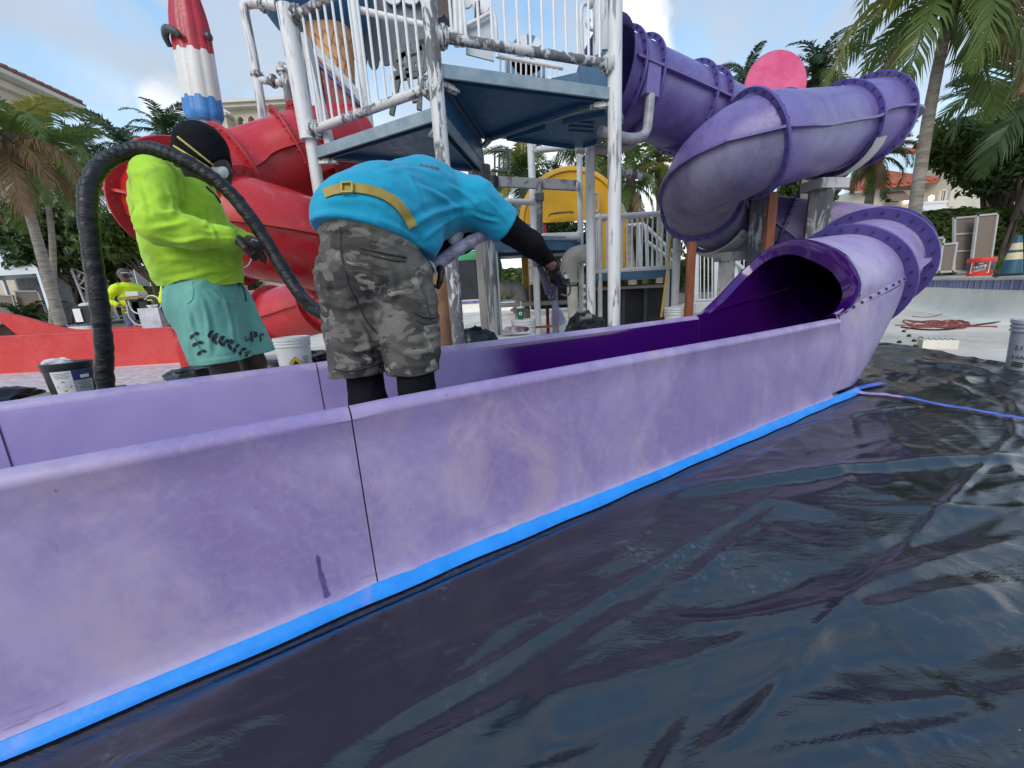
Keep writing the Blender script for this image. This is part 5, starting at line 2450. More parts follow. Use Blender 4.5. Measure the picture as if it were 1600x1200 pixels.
# bright orange red pail with stencilled logo on the deck
hc = atz(1529, 431, DECK)
hb = bucket(hc, .185, .33, 'small orange red pail with slanted white stencil print beside the cone', M_BUCKO, lid=False, handle=False)
thc = math.atan2(-hc.y, -hc.x)
til = .0
wrap_patch(hb, hc, .18, thc, 0, 0, 0, M_PRINTW, poly=[(-.12, .05), (.12, .05), (.12, .28), (-.12, .28)], off=.004)
wrap_patch(hb, hc, .18, thc, 0, 0, 0, M_BUCKO, poly=[(-.105, .062), (.105, .062), (.105, .268), (-.105, .268)], off=.006)
for s_, z_, sz in (('THE', .222, .036), ('HOME', .165, .068), ('DEPOT', .105, .056)):
    wrap_text(hb, s_, sz, hc, .187, thc, DECK + z_, M_PRINTW, tilt=.22, sx=.86)

# big milky pail at the right edge of the picture
bc = atz(1617, 583, 0)
bk = bucket(V(bc.x, bc.y, .006), .165, .40, 'milky white pail with black print standing on the pool floor at right', M_BUCKG, M_BUCKW)
thb = math.atan2(-bc.y, -bc.x) - .05
wrap_text(bk, '2.12', .045, bc, .158, thb - .55, .20, M_PRINTK)
wrap_text(bk, '5 GAL', .035, bc, .158, thb - .55, .13, M_PRINTK)
for k in range(3):
    wrap_patch(bk, bc, .157, thb - .55, .07, .085 - .014 * k, .094 - .014 * k, M_PRINTK, off=.003)

# cords
M_CORDR = pmat('red_cord', (.33, .07, .05), .5, .2, 20)
M_CORDK = pmat('black_cord', (.02, .02, .022), .5)


def cord(pts, r, mat, label, name='extension_cord', z=0.0, group=None):
    P = [atz(x, y, z) for x, y in pts]
    P = [V(p.x, p.y, z + r) for p in P]
    mb = MB()
    mb.tube(spline(P, 8), r, 7)
    return mb.build(name, mat, None, origin=P[0], label=label, cat='cord', group=group)


R = random.Random(3)
pts = [(1398, 509)]
for k in range(46):
    a = k * .9
    pts.append((1470 + 62 * math.cos(a) * R.uniform(.35, 1) + R.uniform(-8, 8), 508 + 7.5 * math.sin(a * 1.3) * R.uniform(.4, 1)))
pts += [(1545, 511), (1556, 512)]
cord(pts, .009, M_CORDR, 'tangled heap of red extension cord on the white pool floor')
cord([(1408, 512), (1440, 516), (1480, 516), (1520, 510), (1556, 505), (1602, 501)], .012, M_CORDK, 'black cable lying straight across the red cord tangle')
cord([(1612, 496), (1566, 494), (1534, 495), (1528, 498), (1548, 501), (1612, 501)], .016, M_CORDK, 'loop of thick black hose on the pool floor by the right edge')
cord([(1488, 487), (1505, 489), (1520, 491), (1560, 491), (1612, 489)], .006, M_CORDK, 'thin black wire lying along the foot of the pool wall')
cord([(1486, 490), (1470, 492), (1450, 496), (1425, 495)], .006, M_CORDK, 'thin dark wire curling from the wall foot towards the slide')
# black bar on the deck by the cone
mb = MB()
mb.beam(atz(1555, 430, DECK) + V(0, 0, .02), atz(1600, 427, DECK) + V(0, 0, .02), .05, .04)
mb.build('rubber_bar', M_BLACK, None, smooth=False, origin=atz(1555, 430, DECK), label='flat black rubber bar lying at the foot of the cone', cat='bar')
# drain block with dark holes
dc = atz(1463, 543, 0)
dr = thing('drain_block', 'low pale block with a row of dark holes at the rim of the black sheet', 'drain block', dc)
mb = MB()
mb.box(dc + V(0, 0, .045), (.26, .20, .09), rz=-.6)
mb.build('block', M_WALLP, dr, smooth=False)
mb = MB()
Rz = Matrix.Rotation(-.6, 3, 'Z')
for i in range(6):
    for j in range(2):
        q = dc + Rz @ V(-.105 + .042 * i, -.04 + .08 * j, .092)
        mb.lathe([(.013, 0), (.013, .003), (0, .003)], q, n=8)
mb.build('hole', M_BLACK, dr, kind='stuff')
# short screw stubs left in the floor
stub = None
for k, (x, y) in enumerate(((1412, 519), (1420, 526), (1428, 534), (1430, 543), (1405, 536), (1438, 530))):
    p = atz(x, y, 0)
    if stub is None:
        q = MB()
        q.lathe([(.022, 0), (.020, .02), (.012, .03), (0, .03)], (0, 0, 0), n=8)
        stub = q.mesh('floor_stub', [M_BLACK])
    o = link('floor_stub', stub, None, p, label=('dark floor stub farthest of the six, nearest the red cord', 'second dark floor stub down from the red cord', 'dark floor stub third from the red cord, left of the drain block', 'dark floor stub closest to the black sheet, beside the drain block', 'dark floor stub standing off alone to the left, near the slide', 'dark floor stub nearest the far corner of the drain block')[k], cat='fixing', group='stub fixings in the floor')

# white buckets by the far wall of the channel
b1 = atz(1060, 505, 0)
p = at(1060, 480, 4.6)
bucket(V(p.x, p.y, max(p.z - .37, 0)), .155, max(p.z, .37) if p.z < .37 else .37, 'white pail with ribbed rim at the foot of the red brown board', M_BUCKW, M_BUCKW, handle=False)
p = at(818, 499, 4.3)
w2 = bucket(V(p.x, p.y, p.z - .36), .135, .36, 'white lidded pail holding up a green paper cup', M_BUCKW, M_BUCKW, handle=False)
cu = thing('paper_cup', 'green paper cup with white lid and straw standing on a white pail', 'cup', V(p.x - .03, p.y, p.z + .005))
cc = V(p.x - .03, p.y, p.z + .005)
M_CUP = pmat('cup_green', (.012, .13, .065), .5)
mb = MB()
mb.lathe([(.030, 0), (.042, .115), (.045, .12), (0, .12)], cc, n=22)
mb.build('cup_body', M_CUP, cu)
mb = MB()
mb.lathe([(.046, .118), (.046, .13), (.034, .138), (0, .138)], cc, n=22)
mb.build('cup_lid', pmat('cup_lid', (.55, .6, .55), .3), cu)
mb = MB()
mb.tube([cc + V(.005, 0, .13), cc + V(.012, 0, .19)], .004, 6)
mb.build('straw', M_PRINTW, cu)
thq = math.atan2(-cc.y, -cc.x)
wrap_patch(cu, cc, .037, thq, 0, 0, 0, M_PRINTW, poly=[(.017 * math.cos(a * math.pi / 6), .062 + .019 * math.sin(a * math.pi / 6)) for a in range(12)], off=.004, name='round_print')
wrap_patch(cu, cc, .037, thq, 0, 0, 0, M_CUP, poly=[(.009 * math.cos(a * math.pi / 6), .062 + .011 * math.sin(a * math.pi / 6)) for a in range(12)], off=.0055, name='round_print')
# boxes and film lying behind the far wall
p = at(806, 524, 3.6)
bx = thing('carton', 'white carton with an indigo printed end and crumpled cloth on top', 'carton', V(p.x, p.y, 0))
mb = MB()
mb.box((p.x, p.y, p.z / 2), (.36, .24, p.z), rz=.15)
mb.build('box', M_BUCKW, bx, smooth=False)
mb = MB()
mb.box((p.x - .09, p.y - .125, p.z - .03), (.11, .01, .05), rz=.15)
mb.build('print', M_PRINTB, bx, smooth=False)
for k in range(5):
    mb = MB()
    mb.box((p.x - .13 + .02 * k, p.y - .131, p.z - .03), (.011, .004, .02), rz=.15)
    mb.build('letter', M_PRINTW, bx, smooth=False)


def crumple(c, sx, sy, sz, mat, name, label, cat, seed=0, sub=4, sharp=3.0):
    bm = bmesh.new()
    bmesh.ops.create_icosphere(bm, subdivisions=sub, radius=1)
    for v in bm.verts:
        d = v.co.normalized()
        k = .62 + .5 * mnoise.ridged_multi_fractal(d * 1.3 + V(seed, 0, 0), 1., 2.1, 4, .9, 2., noise_basis='PERLIN_ORIGINAL') * .45
        v.co = V(d.x * sx * k, d.y * sy * k, max(d.z, -.15) * sz * k)
    me = bpy.data.meshes.new(name)
    bm.to_mesh(me)
    bm.free()
    me.materials.append(mat)
    me.shade_smooth()
    me.set_sharp_from_angle(angle=rad(32))
    return link(name, me, None, Vector(c), label=label, cat=cat)


p = at(805, 517, 3.6)
crumple(p, .16, .12, .06, pmat('stained_rag', (.35, .30, .28), .8, .4, 14, col2=(.08, .02, .04)), 'rag', 'stained crumpled rag heaped on the white carton', 'rag', 2)
p = at(915, 503, 3.75)
crumple(V(p.x, p.y, p.z - .12), .26, .2, .26, M_FILM, 'crumpled_film', 'crumpled black film bunched at the foot of the tall white posts', 'plastic film', 5)
p = at(742, 520, 3.55)
crumple(V(p.x, p.y, p.z - .22), .30, .22, .34, M_FILM, 'crumpled_film', 'crumpled black film gathered beside the scraped tower post', 'plastic film', 8)
p = at(846, 511, 4.6)
mb = MB()
mb.beam(p + V(-.18, 0, 0), p + V(.2, .05, .0), .10, .02)
mb.build('plank', M_BOARD, None, smooth=False, origin=p, label='short brown plank lying on the floor behind the sprayed wall', cat='plank')

# ================================================================== PLANTING AND BUILDINGS
M_FR1 = leafmat('palm_green', (.080, .135, .032), (.14, .19, .045), .4, .35)
M_FR2 = leafmat('palm_yellow', (.22, .23, .04), (.32, .29, .06), .45, .4)
M_FR3 = leafmat('palm_dead', (.20, .12, .055), (.28, .19, .10), .7, .2)
M_FR4 = leafmat('palm_dark', (.028, .060, .022), (.055, .095, .03), .4, .25)
M_LEAFD = leafmat('tree_leaf', (.032, .068, .018), (.080, .120, .028), .4, .3)
M_LEAFM = leafmat('tree_leaf_mid', (.045, .085, .018), (.10, .14, .03), .4, .3)
M_HEDGE = leafmat('hedge_leaf', (.040, .085, .016), (.11, .15, .03), .4, .25)
M_BARKP = pmat('palm_trunk', (.27, .24, .205), .85, .2, 3, col2=(.15, .125, .10), bump=.5, bscale=9, bdist=.02, vec=(1, 1, 5))
M_BARK = pmat('bark', (.10, .075, .055), .85, .25, 6, bump=.5, bscale=20, bdist=.02, vec=(1, 1, .3))


def frond_mesh(name, mat, elev, curl, seed, n=42, hang=.5, wid=.27, twist=0.):
    """feather leaf of unit length leaving the crown along +X"""
    R = random.Random(seed)
    mb = MB()
    pts, ang = [V(0, 0, 0)], elev
    N = 14
    for i in range(N):
        ang -= curl / N * (1 + i / N)
        pts.append(pts[-1] + V(math.cos(ang), .012 * math.sin(i * .5 + seed), math.sin(ang)) / N)
    mb.tube(pts, [.016 * (1 - .85 * i / N) for i in range(N + 1)], 4)
    for i in range(n):
        u = .10 + .90 * i / (n - 1)
        k = min(int(u * N), N - 1)
        p = pts[k].lerp(pts[k + 1], u * N - k)
        T = (pts[k + 1] - pts[k]).normalized()
        side0, up = frame(T)
        L = wid * (math.sin(math.pi * min(.12 + u * .86, .99)) ** .6) * R.uniform(.82, 1.1)
        for sg in (1, -1):
            if R.random() < .05:
                continue
            d = (side0 * sg * .85 + T * (.35 + .75 * u) + up * R.uniform(-.05, .3)).normalized()
            q1 = p + d * L * .5 - V(0, 0, L * hang * .18)
            q2 = p + d * L * .86 - V(0, 0, L * hang * R.uniform(.55, .95))
            w = .0145
            t_ = T * w
            mb.add([p - t_ * .6, p + t_ * .6, q1 + t_, q1 - t_, q2], [(0, 1, 2, 3), (3, 2, 4)])
    return mb.mesh(name, [mat], smooth=False, fix=False)


FR = {}


def fset(key, mat, hang=.6):
    FR[key] = [frond_mesh('frond', mat, rad(e), rad(c), s, hang=hg * hang) for s, (e, c, hg) in enumerate(((72, 62, .5), (48, 80, .8), (25, 85, 1.0), (-5, 75, 1.2), (-38, 45, 1.4)))]


fset('g', M_FR1)
fset('y', M_FR2)
fset('d', M_FR3, .9)
fset('k', M_FR4)


def palm(label, crown, base, R_, nf, seed, keys, rt=.14, group='palms round the pool', low=True, sc_trunk=True):
    rn = random.Random(seed)
    o = thing('palm_tree', label, 'palm', base, group)
    mb = MB()
    mid = base.lerp(crown, .55) + V(rn.uniform(-.1, .1), rn.uniform(-.1, .1), 0)
    P = spline([base, mid, crown], 12)
    mb.tube(P, [rt * (1.25 - .45 * i / (len(P) - 1) + .035 * (i % 2)) for i in range(len(P))], 12)
    mb.build('trunk', M_BARKP, o)
    for i in range(nf):
        lev = min(4, int(i / nf * (5 if low else 4)))
        key = keys[0] if rn.random() < .6 else rn.choice(keys)
        if lev == 4 and rn.random() < .6 and 'd' in keys:
            key = 'd'
        f = link('frond', FR[key][lev], o)
        f.location = crown - base + V(0, 0, .06 * (4 - lev))
        f.rotation_euler = (rn.uniform(-.35, .35), rn.uniform(-.15, .15), i * 2.399 + rn.uniform(-.25, .25))
        s = R_ * rn.uniform(.82, 1.12)
        f.scale = (s, s, s)
    # boss of old leaf bases under the crown
    mb = MB()
    mb.lathe([(rt * .8, -.7), (rt * 1.35, -.35), (rt * 1.6, 0), (rt * .9, .35), (0, .45)], crown, n=12)
    mb.build('leaf_bases', M_BARK, o)
    return o


def pg(px, py, y, bpx=None, z0=DECK):
    c = at(px, py, y)
    if bpx is None:
        return c, V(c.x + .2, c.y + .2, z0)
    b = at(bpx[0], bpx[1], y)
    return c, V(b.x, b.y, z0)


for a in (('palm with hanging yellow green fronds at the left edge, pale ringed trunk', 16, 226, 12.5, (74, 440), 2.35, 20, 1, 'ggyd', .115),
          ('yellowing bushy palm just right of the left edge palm', 66, 262, 15.5, (70, 470), 2.7, 22, 2, 'gygk', .09),
          ('dark palm behind the yellowing palm, under the hotel eave', 130, 236, 20, (125, 440), 2.0, 15, 3, 'kkg', .15),
          ('small far palm rising over the red tube at left', 258, 212, 24, None, 2.2, 18, 4, 'kg', .13),
          ('slim far palm between the yellow palm and the red slide', 192, 232, 26, None, 2.3, 18, 5, 'kg', .13),
          ('palm with an upright new leaf left of the yellow dome', 818, 282, 14, None, 2.1, 22, 6, 'gky', .13),
          ('palm right behind the top of the yellow dome', 930, 240, 15, None, 2.5, 22, 7, 'gkd', .13),
          ('palm with orange dead leaves right of the yellow dome', 985, 292, 12.5, None, 1.5, 20, 8, 'gyd', .11),
          ('pale feathery palm left of the low purple coil', 1030, 262, 13.5, None, 1.5, 18, 9, 'gy', .1),
          ('palm peeping over the upper purple tube, left of the pink panel', 1165, 132, 17, None, 1.4, 18, 10, 'kg', .12),
          ('dark palm just right of the pink panel', 1275, 128, 16, None, 1.9, 22, 11, 'kkg', .13),
          ('palm with a skirt of dead leaves behind the right purple bend', 1368, 250, 13, None, 1.25, 24, 12, 'gdd', .12),
          ('tall leaning coconut palm with browned fronds at top right', 1489, -12, 9.2, (1432, 338), 2.75, 19, 13, 'gddy', .105),
          ('palm at the right edge with long arching fronds', 1630, 150, 9.5, (1700, 300), 2.4, 14, 14, 'gk', .10),
          ('slim palm trunk between the stood loungers and the big palm', 1552, 190, 13.5, (1548, 330), 2.0, 18, 15, 'kg', .14)):
    c, b = pg(a[1], a[2], a[3], a[4])
    palm(a[0], c, b, a[5], a[6], a[7], a[8], a[9], low='d' in a[8])


def leaf_cloud(mb, blobs, n, size, R, flat=.0):
    """leaf clumps scattered in and over oval masses"""
    tot = sum(b[1] ** 2 for b in blobs)
    for c, r, sq in blobs:
        m = int(n * r * r / tot)
        for _ in range(m):
            d = V(R.gauss(0, 1), R.gauss(0, 1), R.gauss(0, 1)).normalized()
            k = R.random() ** .38
            k *= .78 + .45 * mnoise.noise(d * 2.2 + c)
            p = c + V(d.x * r * k, d.y * r * k, d.z * r * k * sq)
            nn = (d * .5 + V(R.uniform(-1, 1), R.uniform(-1, 1), R.uniform(-.3, 1))).normalized()
            a, b = frame(nn)
            th = R.uniform(0, 6.28)
            u = a * math.cos(th) + b * math.sin(th)
            v = nn.cross(u)
            s = size * R.uniform(.6, 1.4)
            mb.add([p - u * s * .5, p + v * s * .28 + nn * s * .08, p + u * s * .6, p - v * s * .28 + nn * s * .05], [(0, 1, 2, 3)])


def tree(label, px, py, y, r, n, size, seed, mat, base_px=None, squash=.8, stems=1, group='trees behind the pool'):
    R = random.Random(seed)
    c = at(px, py, y)
    bx = at(base_px[0], base_px[1], y) if base_px else c
    base = V(bx.x, y, DECK)
    o = thing('broadleaf_tree', label, 'tree', base, group)
    blobs = [(c, r * .8, squash)]
    tips = []
    for k in range(9):
        a = k * 2.4
        q = c + V(math.cos(a) * r * R.uniform(.45, .8), math.sin(a) * r * R.uniform(.4, .7), R.uniform(-.5, .55) * r * squash)
        blobs.append((q, r * R.uniform(.35, .52), .8))
        tips.append(q)
    mb = MB()
    for s in range(stems):
        b0 = base + V(R.uniform(-.5, .5), R.uniform(-.4, .4), 0) * (0 if stems == 1 else 1)
        f = b0.lerp(c, .45) + V(R.uniform(-.2, .2), 0, 0)
        mb.tube(spline([b0, b0.lerp(f, .5) + V(R.uniform(-.1, .1), 0, 0), f], 5), [(.16 - .008 * i) * (1 if stems == 1 else .45) for i in range(11)], 8)
        for q in tips[s::stems]:
            mb.tube([f, f.lerp(q, .5) + V(0, 0, .1), q], [.07, .045, .015], 6)
    mb.build('trunk', M_BARK, o)
    mb = MB()
    leaf_cloud(mb, blobs, n, size, R)
    mb.build('crown', mat, o, smooth=False, fix=False)
    return o


tree('broad dark green tree behind the lattice tower at left', 118, 385, 20.5, 3.0, 5200, .34, 1, M_LEAFD, (108, 470))
tree('spreading green tree above the far worker with the cap', 222, 372, 19.5, 2.6, 5200, .30, 2, M_LEAFM, (240, 470))
tree('green tree filling the gap behind the left edge palm', 30, 370, 23, 3.0, 4000, .36, 3, M_LEAFD)
tree('dense dark tree with many thin stems above the stood loungers', 1540, 232, 11.8, 1.6, 9000, .16, 4, M_LEAFM, (1580, 400), .62, 6)
tree('dark leafy tree at the right edge over the cone', 1625, 235, 11.0, 1.4, 6000, .15, 5, M_LEAFD, (1600, 400), .75, 4)
tree('mid green tree in the gap under the right purple bend', 1262, 292, 17, 1.3, 2600, .22, 6, M_LEAFM)
tree('bushy tree behind the white railing left of the low coil', 1010, 372, 15, 1.7, 3000, .24, 7, M_LEAFD)
tree('dark tree seen through the window of the yellow playhouse', 880, 372, 16, 1.6, 2400, .24, 8, M_LEAFD)
tree('tree beyond the pool behind the white stair rails', 1120, 400, 16, 1.4, 2600, .22, 9, M_LEAFD)
tree('low dark tree between the red tube and the tower post', 340, 440, 24, 2.4, 3000, .34, 10, M_LEAFD)
tree('dark tree behind the scraped grey posts', 1225, 360, 19, 1.6, 2200, .25, 11, M_LEAFM)


def hedge(label, pxa, pxb, pyt, y, depth, n, size, seed, mat=M_HEDGE, z0=DECK):
    R = random.Random(seed)
    a, b = at(pxa, pyt, y), at(pxb, pyt, y)
    zt = (a.z + b.z) / 2
    o = thing('hedge', label, 'hedge', V((a.x + b.x) / 2, y, z0), 'clipped hedges round the deck')
    mb = MB()
    mb.box(((a.x + b.x) / 2, y + depth / 2 + .1, (z0 + zt) / 2 - .06), (abs(b.x - a.x) - .1, depth - .15, zt - z0 - .12))
    mb.build('branches', M_BARK, o, smooth=False)
    mb = MB()
    L = b.x - a.x
    for _ in range(n):
        f = R.random()
        if f < .66:
            p = V(a.x + L * R.random(), y + R.uniform(-.05, .1), z0 + (zt - z0) * R.random())
            nn = V(0, -1, .3)
        else:
            p = V(a.x + L * R.random(), y + depth * R.random(), zt + R.gauss(0, .035))
            nn = V(0, -.2, 1)
        p += V(0, -.12 * mnoise.noise(p * 1.6), .06 * mnoise.noise(p * 1.2))
        nn = (nn + V(R.uniform(-.9, .9), R.uniform(-.9, .9), R.uniform(-.9, .9))).normalized()
        u, v = frame(nn)
        s = size * R.uniform(.6, 1.35)
        mb.add([p - u * s * .5, p + v * s * .3, p + u * s * .55, p - v * s * .3], [(0, 1, 2, 3)])
    mb.build('foliage', mat, o, smooth=False, fix=False, kind='stuff')


hedge('clipped hedge right of the brown loungers at left', 50, 132, 449, 20.8, 1.2, 3600, .26, 1)
hedge('dark hedge behind the far worker and the spray machine', 168, 300, 450, 21.5, 1.2, 3600, .26, 2)
hedge('bright hedge beyond the pipes under the rear deck', 770, 905, 420, 15.5, 1.2, 3400, .19, 3)
hedge('dark green hedge under the pale house at right', 1425, 1640, 326, 11.4, .9, 6500, .13, 4)
hedge('low hedge beyond the white railing right of the walkway', 905, 1200, 408, 17.5, 1.4, 4600, .22, 5)
# low grasses at the right edge of the hedge
R = random.Random(6)
mb = MB()
for k in range(420):
    p = at(R.uniform(1545, 1640), 425, R.uniform(9.7, 10.6))
    p.z = DECK
    h = R.uniform(.25, .55)
    d = V(R.uniform(-.5, .5), R.uniform(-.5, .5), 1).normalized()
    mb.add([p + V(-.012, 0, 0), p + V(.012, 0, 0), p + d * h * .6 + V(.01, 0, 0), p + d * h + V(d.x, d.y, -.2) * .1], [(0, 1, 2, 3)])
mb.build('border_grass', M_FR1, smooth=False, fix=False, label='grassy border plants behind the cone', cat='grass', kind='stuff')
# spiky bush under the white tent
c = at(22, 440, 19)
bo = thing('palm_shrub', 'dark spiky palm shrub in front of the white tent', 'shrub', V(c.x, c.y, DECK))
for i in range(16):
    f = link('frond', FR['k'][i % 3], bo)
    f.location = V(0, 0, .25)
    f.rotation_euler = (0, 0, i * 2.4)
    f.scale = (1.9, 1.9, 1.9)

# ------------------------------------------------------------------ buildings
M_CREAM = pmat('cream_stucco', (.56, .49, .38), .8, .08, .6, bump=.15, bscale=8)
M_CREAM2 = pmat('pale_stucco', (.62, .57, .47), .8, .08, .6)
M_TRIM = pmat('pale_trim', (.64, .59, .50), .7, .06, 1)
M_ROOF = pmat('red_tile', (.50, .14, .07), .7, .18, 2.5)
M_ROOFB = pmat('brown_tile', (.24, .10, .07), .7, .2, 2.5)
M_GLASS = pmat('dark_glass', (.03, .035, .045), .12, .1, 2)
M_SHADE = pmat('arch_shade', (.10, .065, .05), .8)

# house at right, behind the hedge
hy = 27
hs = thing('pale_house', 'pale stucco house with red tiled roof behind the right palm', 'house', V(at(1450, 340, hy).x, hy, DECK), 'hotel buildings')
xl, xm, xr = at(1330, 330, hy).x, at(1442, 330, hy).x, at(1660, 330, hy).x
zt1 = at(1400, 298, hy).z
zt2 = at(1450, 262, hy).z
mb = MB()
mb.box(((xl + xm) / 2, hy + 4, (zt1 + DECK) / 2), (xm - xl, 8, zt1 - DECK))
mb.build('wall', M_CREAM2, hs, smooth=False)
mb = MB()
mb.box(((xm + xr) / 2, hy + 3, (zt2 + DECK) / 2), (xr - xm - .01, 9, zt2 - DECK))
mb.build('wall', M_CREAM2, hs, smooth=False)


def tiled_roof(eave0, eave1, ridge0, ridge1, mat, parent, step=.42):
    mb = MB()
    mb.prism([eave0, eave1, ridge1, ridge0], V(0, .05, .12))
    o = mb.build('roof', mat, parent, smooth=False)
    n = max(2, int((eave1 - eave0).length / step))
    mb = MB()
    up = (eave1 - eave0).cross(ridge0 - eave0).normalized()
    if up.z < 0:
        up = -up
    for i in range(n):
        k = (i + .5) / n
        mb.tube([eave0.lerp(eave1, k) + up * .1 + V(0, 0, .06), ridge0.lerp(ridge1, k) + up * .1 + V(0, 0, .06)], step * .27, 6)
    mb.build('roof_tile', mat, o, kind='stuff')
    return o


rz1 = at(1430, 271, hy).z
tiled_roof(V(xl - .6, hy - .7, zt1 - .05), V(xm + .1, hy - .7, zt1 + .25), V(xl + 1.5, hy + 3.6, rz1 + .2), V(xm + .1, hy + 3.6, rz1 + 1.0), M_ROOF, hs)
tiled_roof(V(xm - .3, hy - 2.1, zt2), V(xr, hy - 2.1, zt2), V(xm - .3, hy + 3.5, zt2 + 2.0), V(xr, hy + 3.5, zt2 + 2.0), M_ROOF, hs)


def window(x0, x1, z0, z1, y, parent, awning=False, arch=False):
    mb = MB()
    w = .09
    for a, b in (((x0, z0), (x1, z0)), ((x1, z0), (x1, z1)), ((x1, z1), (x0, z1)), ((x0, z1), (x0, z0))):
        mb.beam(V(a[0], y - .03, a[1]), V(b[0], y - .03, b[1]), w, w, up=V(0, 1, 0))
    o = mb.build('window', M_TRIM, parent, smooth=False)
    mb = MB()
    mb.box(((x0 + x1) / 2, y + .0, (z0 + z1) / 2), (x1 - x0 - w, .02, z1 - z0 - w))
    mb.build('pane', M_GLASS, o, smooth=False)
    mb = MB()
    mb.beam(V((x0 + x1) / 2, y - .03, z0), V((x0 + x1) / 2, y - .03, z1), .05, .05, up=V(0, 1, 0))
    mb.build('glazing_bar', M_TRIM, o, smooth=False)
    if awning:
        mb = MB()
        mb.prism([V(x0 - .2, y - .9, z1 - .35), V(x1 + .2, y - .9, z1 - .35), V(x1 + .2, y - .05, z1 + .35), V(x0 - .2, y - .05, z1 + .35)], V(0, 0, .05))
        mb.build('awning', M_MESH, o, smooth=False)


w0, w1 = at(1380, 318, hy - .02), at(1404, 309, hy - .02)
window(w0.x, w1.x, w0.z, w1.z, hy - .012, hs, True)
w0, w1 = at(1466, 318, hy - 1.52), at(1478, 297, hy - 1.52)
window(w0.x, w1.x, w0.z, w1.z, hy - 1.512, hs)
w0, w1 = at(1560, 318, hy - 1.52), at(1580, 297, hy - 1.52)
window(w0.x, w1.x, w0.z, w1.z, hy - 1.512, hs)
b0, b1 = at(1441, 328, hy - 2.2), at(1480, 315, hy - 2.2)
mb = MB()
mb.box(((b0.x + b1.x) / 2, hy - 2.2, b1.z), (b1.x - b0.x, .14, .12))
o = mb.build('balcony_rail', M_PRINTW, hs, smooth=False)
mb = MB()
mb.box(((b0.x + b1.x) / 2, hy - 2.0, b0.z), (b1.x - b0.x, .7, .12))
mb.build('balcony_slab', M_PRINTW, hs, smooth=False)
bal = MB()
bal.tube([V(0, 0, 0), V(0, 0, b1.z - b0.z)], [.05, .05], 6)
bme = bal.mesh('balcony_post', [M_PRINTW])
for i in range(12):
    q = link('balcony_post', bme, o)
    q.location = V(b0.x + (b1.x - b0.x) * (i + .5) / 12, hy - 2.2, b0.z) - WORLD[hs.name]
# wall lamps lit beside the doors
t = NT('lamp_glow')
t.set(Base_Color=(.9, .75, .5))
t.put(t.bsdf.inputs['Emission Color'], (1, .72, .38, 1))
t.bsdf.inputs['Emission Strength'].default_value = 3
for x, y in ((1417, 314), (1455, 310), (1551, 318)):
    p = at(x, y, hy - (.1 if x < 1442 else 1.6))
    mb = MB()
    mb.lathe([(.05, -.14), (.12, -.1), (.14, .1), (.05, .18), (0, .2)], p, n=10)
    mb.build('wall_lamp', t.mat, hs)

# hotel wing at left, its eave running towards us
hw = thing('hotel_wing', 'cream hotel wing with brown tiled eave above the left palms', 'hotel', V(-30, 30, DECK), 'hotel buildings')
e1, e0 = at(134, 163, 33), at(-60, 92, 26)
mb = MB()
d = (e1 - e0)
d.z = 0
d.normalize()
nb = V(-d.y, d.x, 0)
zb_ = e1.z
B = [e0 + nb * 1.2, e1 + nb * 1.2 - d * 1.6, e1 + nb * 11 - d * 1.6, e0 + nb * 11]
mb.prism([V(p.x, p.y, DECK) for p in B], V(0, 0, zb_ - .45 - DECK))
mb.build('wall', M_CREAM, hw, smooth=False)
E_ = [e0, e1, e1 + nb * 13, e0 + nb * 13]
mb = MB()
mb.prism([V(p.x, p.y, zb_ - .42) for p in E_], V(0, 0, .26))
mb.build('eave', M_TRIM, hw, smooth=False)
mb = MB()
mb.prism([V(p.x, p.y, zb_ - .9) for p in [e0 + nb * .8, e1 + nb * .8 - d * 1.0, e1 + nb * 11 - d * 1.0, e0 + nb * 11]], V(0, 0, .44))
mb.build('cornice', M_TRIM, hw, smooth=False)
rg0, rg1 = V(e0.x, e0.y, zb_ + 2.2) + nb * 7, V(e1.x, e1.y, zb_ + 2.2) + nb * 7 - d * 7
tiled_roof(V(e0.x, e0.y, zb_ - .15), V(e1.x, e1.y, zb_ - .15), rg0, rg1, M_ROOFB, hw, .5)
q = e0.lerp(e1, .58) + nb * 4
mb = MB()
mb.box(V(q.x, q.y, zb_ + .9), (3.2, 2.2, 1.1), rz=math.atan2(d.y, d.x))
mb.build('chimney', M_CREAM, hw, smooth=False)
for k in (.30, .44, .60, .75, .88):
    q = e0.lerp(e1, k) + nb * 1.19
    mb = MB()
    for j in range(9):
        mb.beam(V(q.x, q.y, zb_ - 4.4 + j * .22) - d * .6 - nb * .03, V(q.x, q.y, zb_ - 4.4 + j * .22) + d * .6 - nb * .03, .05, .17)
    mb.build('shutter', M_TRIM, hw, smooth=False, kind='stuff')

# belvedere with arches behind the red tube
by = 46
bv = thing('belvedere', 'cream belvedere with a row of arched openings behind the red tube', 'tower', V(at(405, 200, by).x, by, DECK), 'hotel buildings')
x0, x1 = at(362, 190, by).x, at(470, 190, by).x
zt_, zb2 = at(400, 165, by).z, DECK
mb = MB()
z_lo, z_sp, z_ar = at(400, 203, by).z, at(400, 188, by).z, at(400, 181, by).z
arx = [at(x, 190, by).x for x in (376, 393, 410, 427, 444)]
hw_ = (arx[1] - arx[0]) * .30
pieces = []
mb.box(((x0 + x1) / 2, by + 3, (zb2 + z_lo) / 2), (x1 - x0, 6, z_lo - zb2))
edges = [x0] + sum([[a - hw_, a + hw_] for a in arx], []) + [x1]
for i in range(0, len(edges), 2):
    if edges[i + 1] > edges[i] + .02:
        mb.box(((edges[i] + edges[i + 1]) / 2, by + .4, (z_lo + zt_) / 2 + .001), (edges[i + 1] - edges[i], .8, zt_ - z_lo - .002))
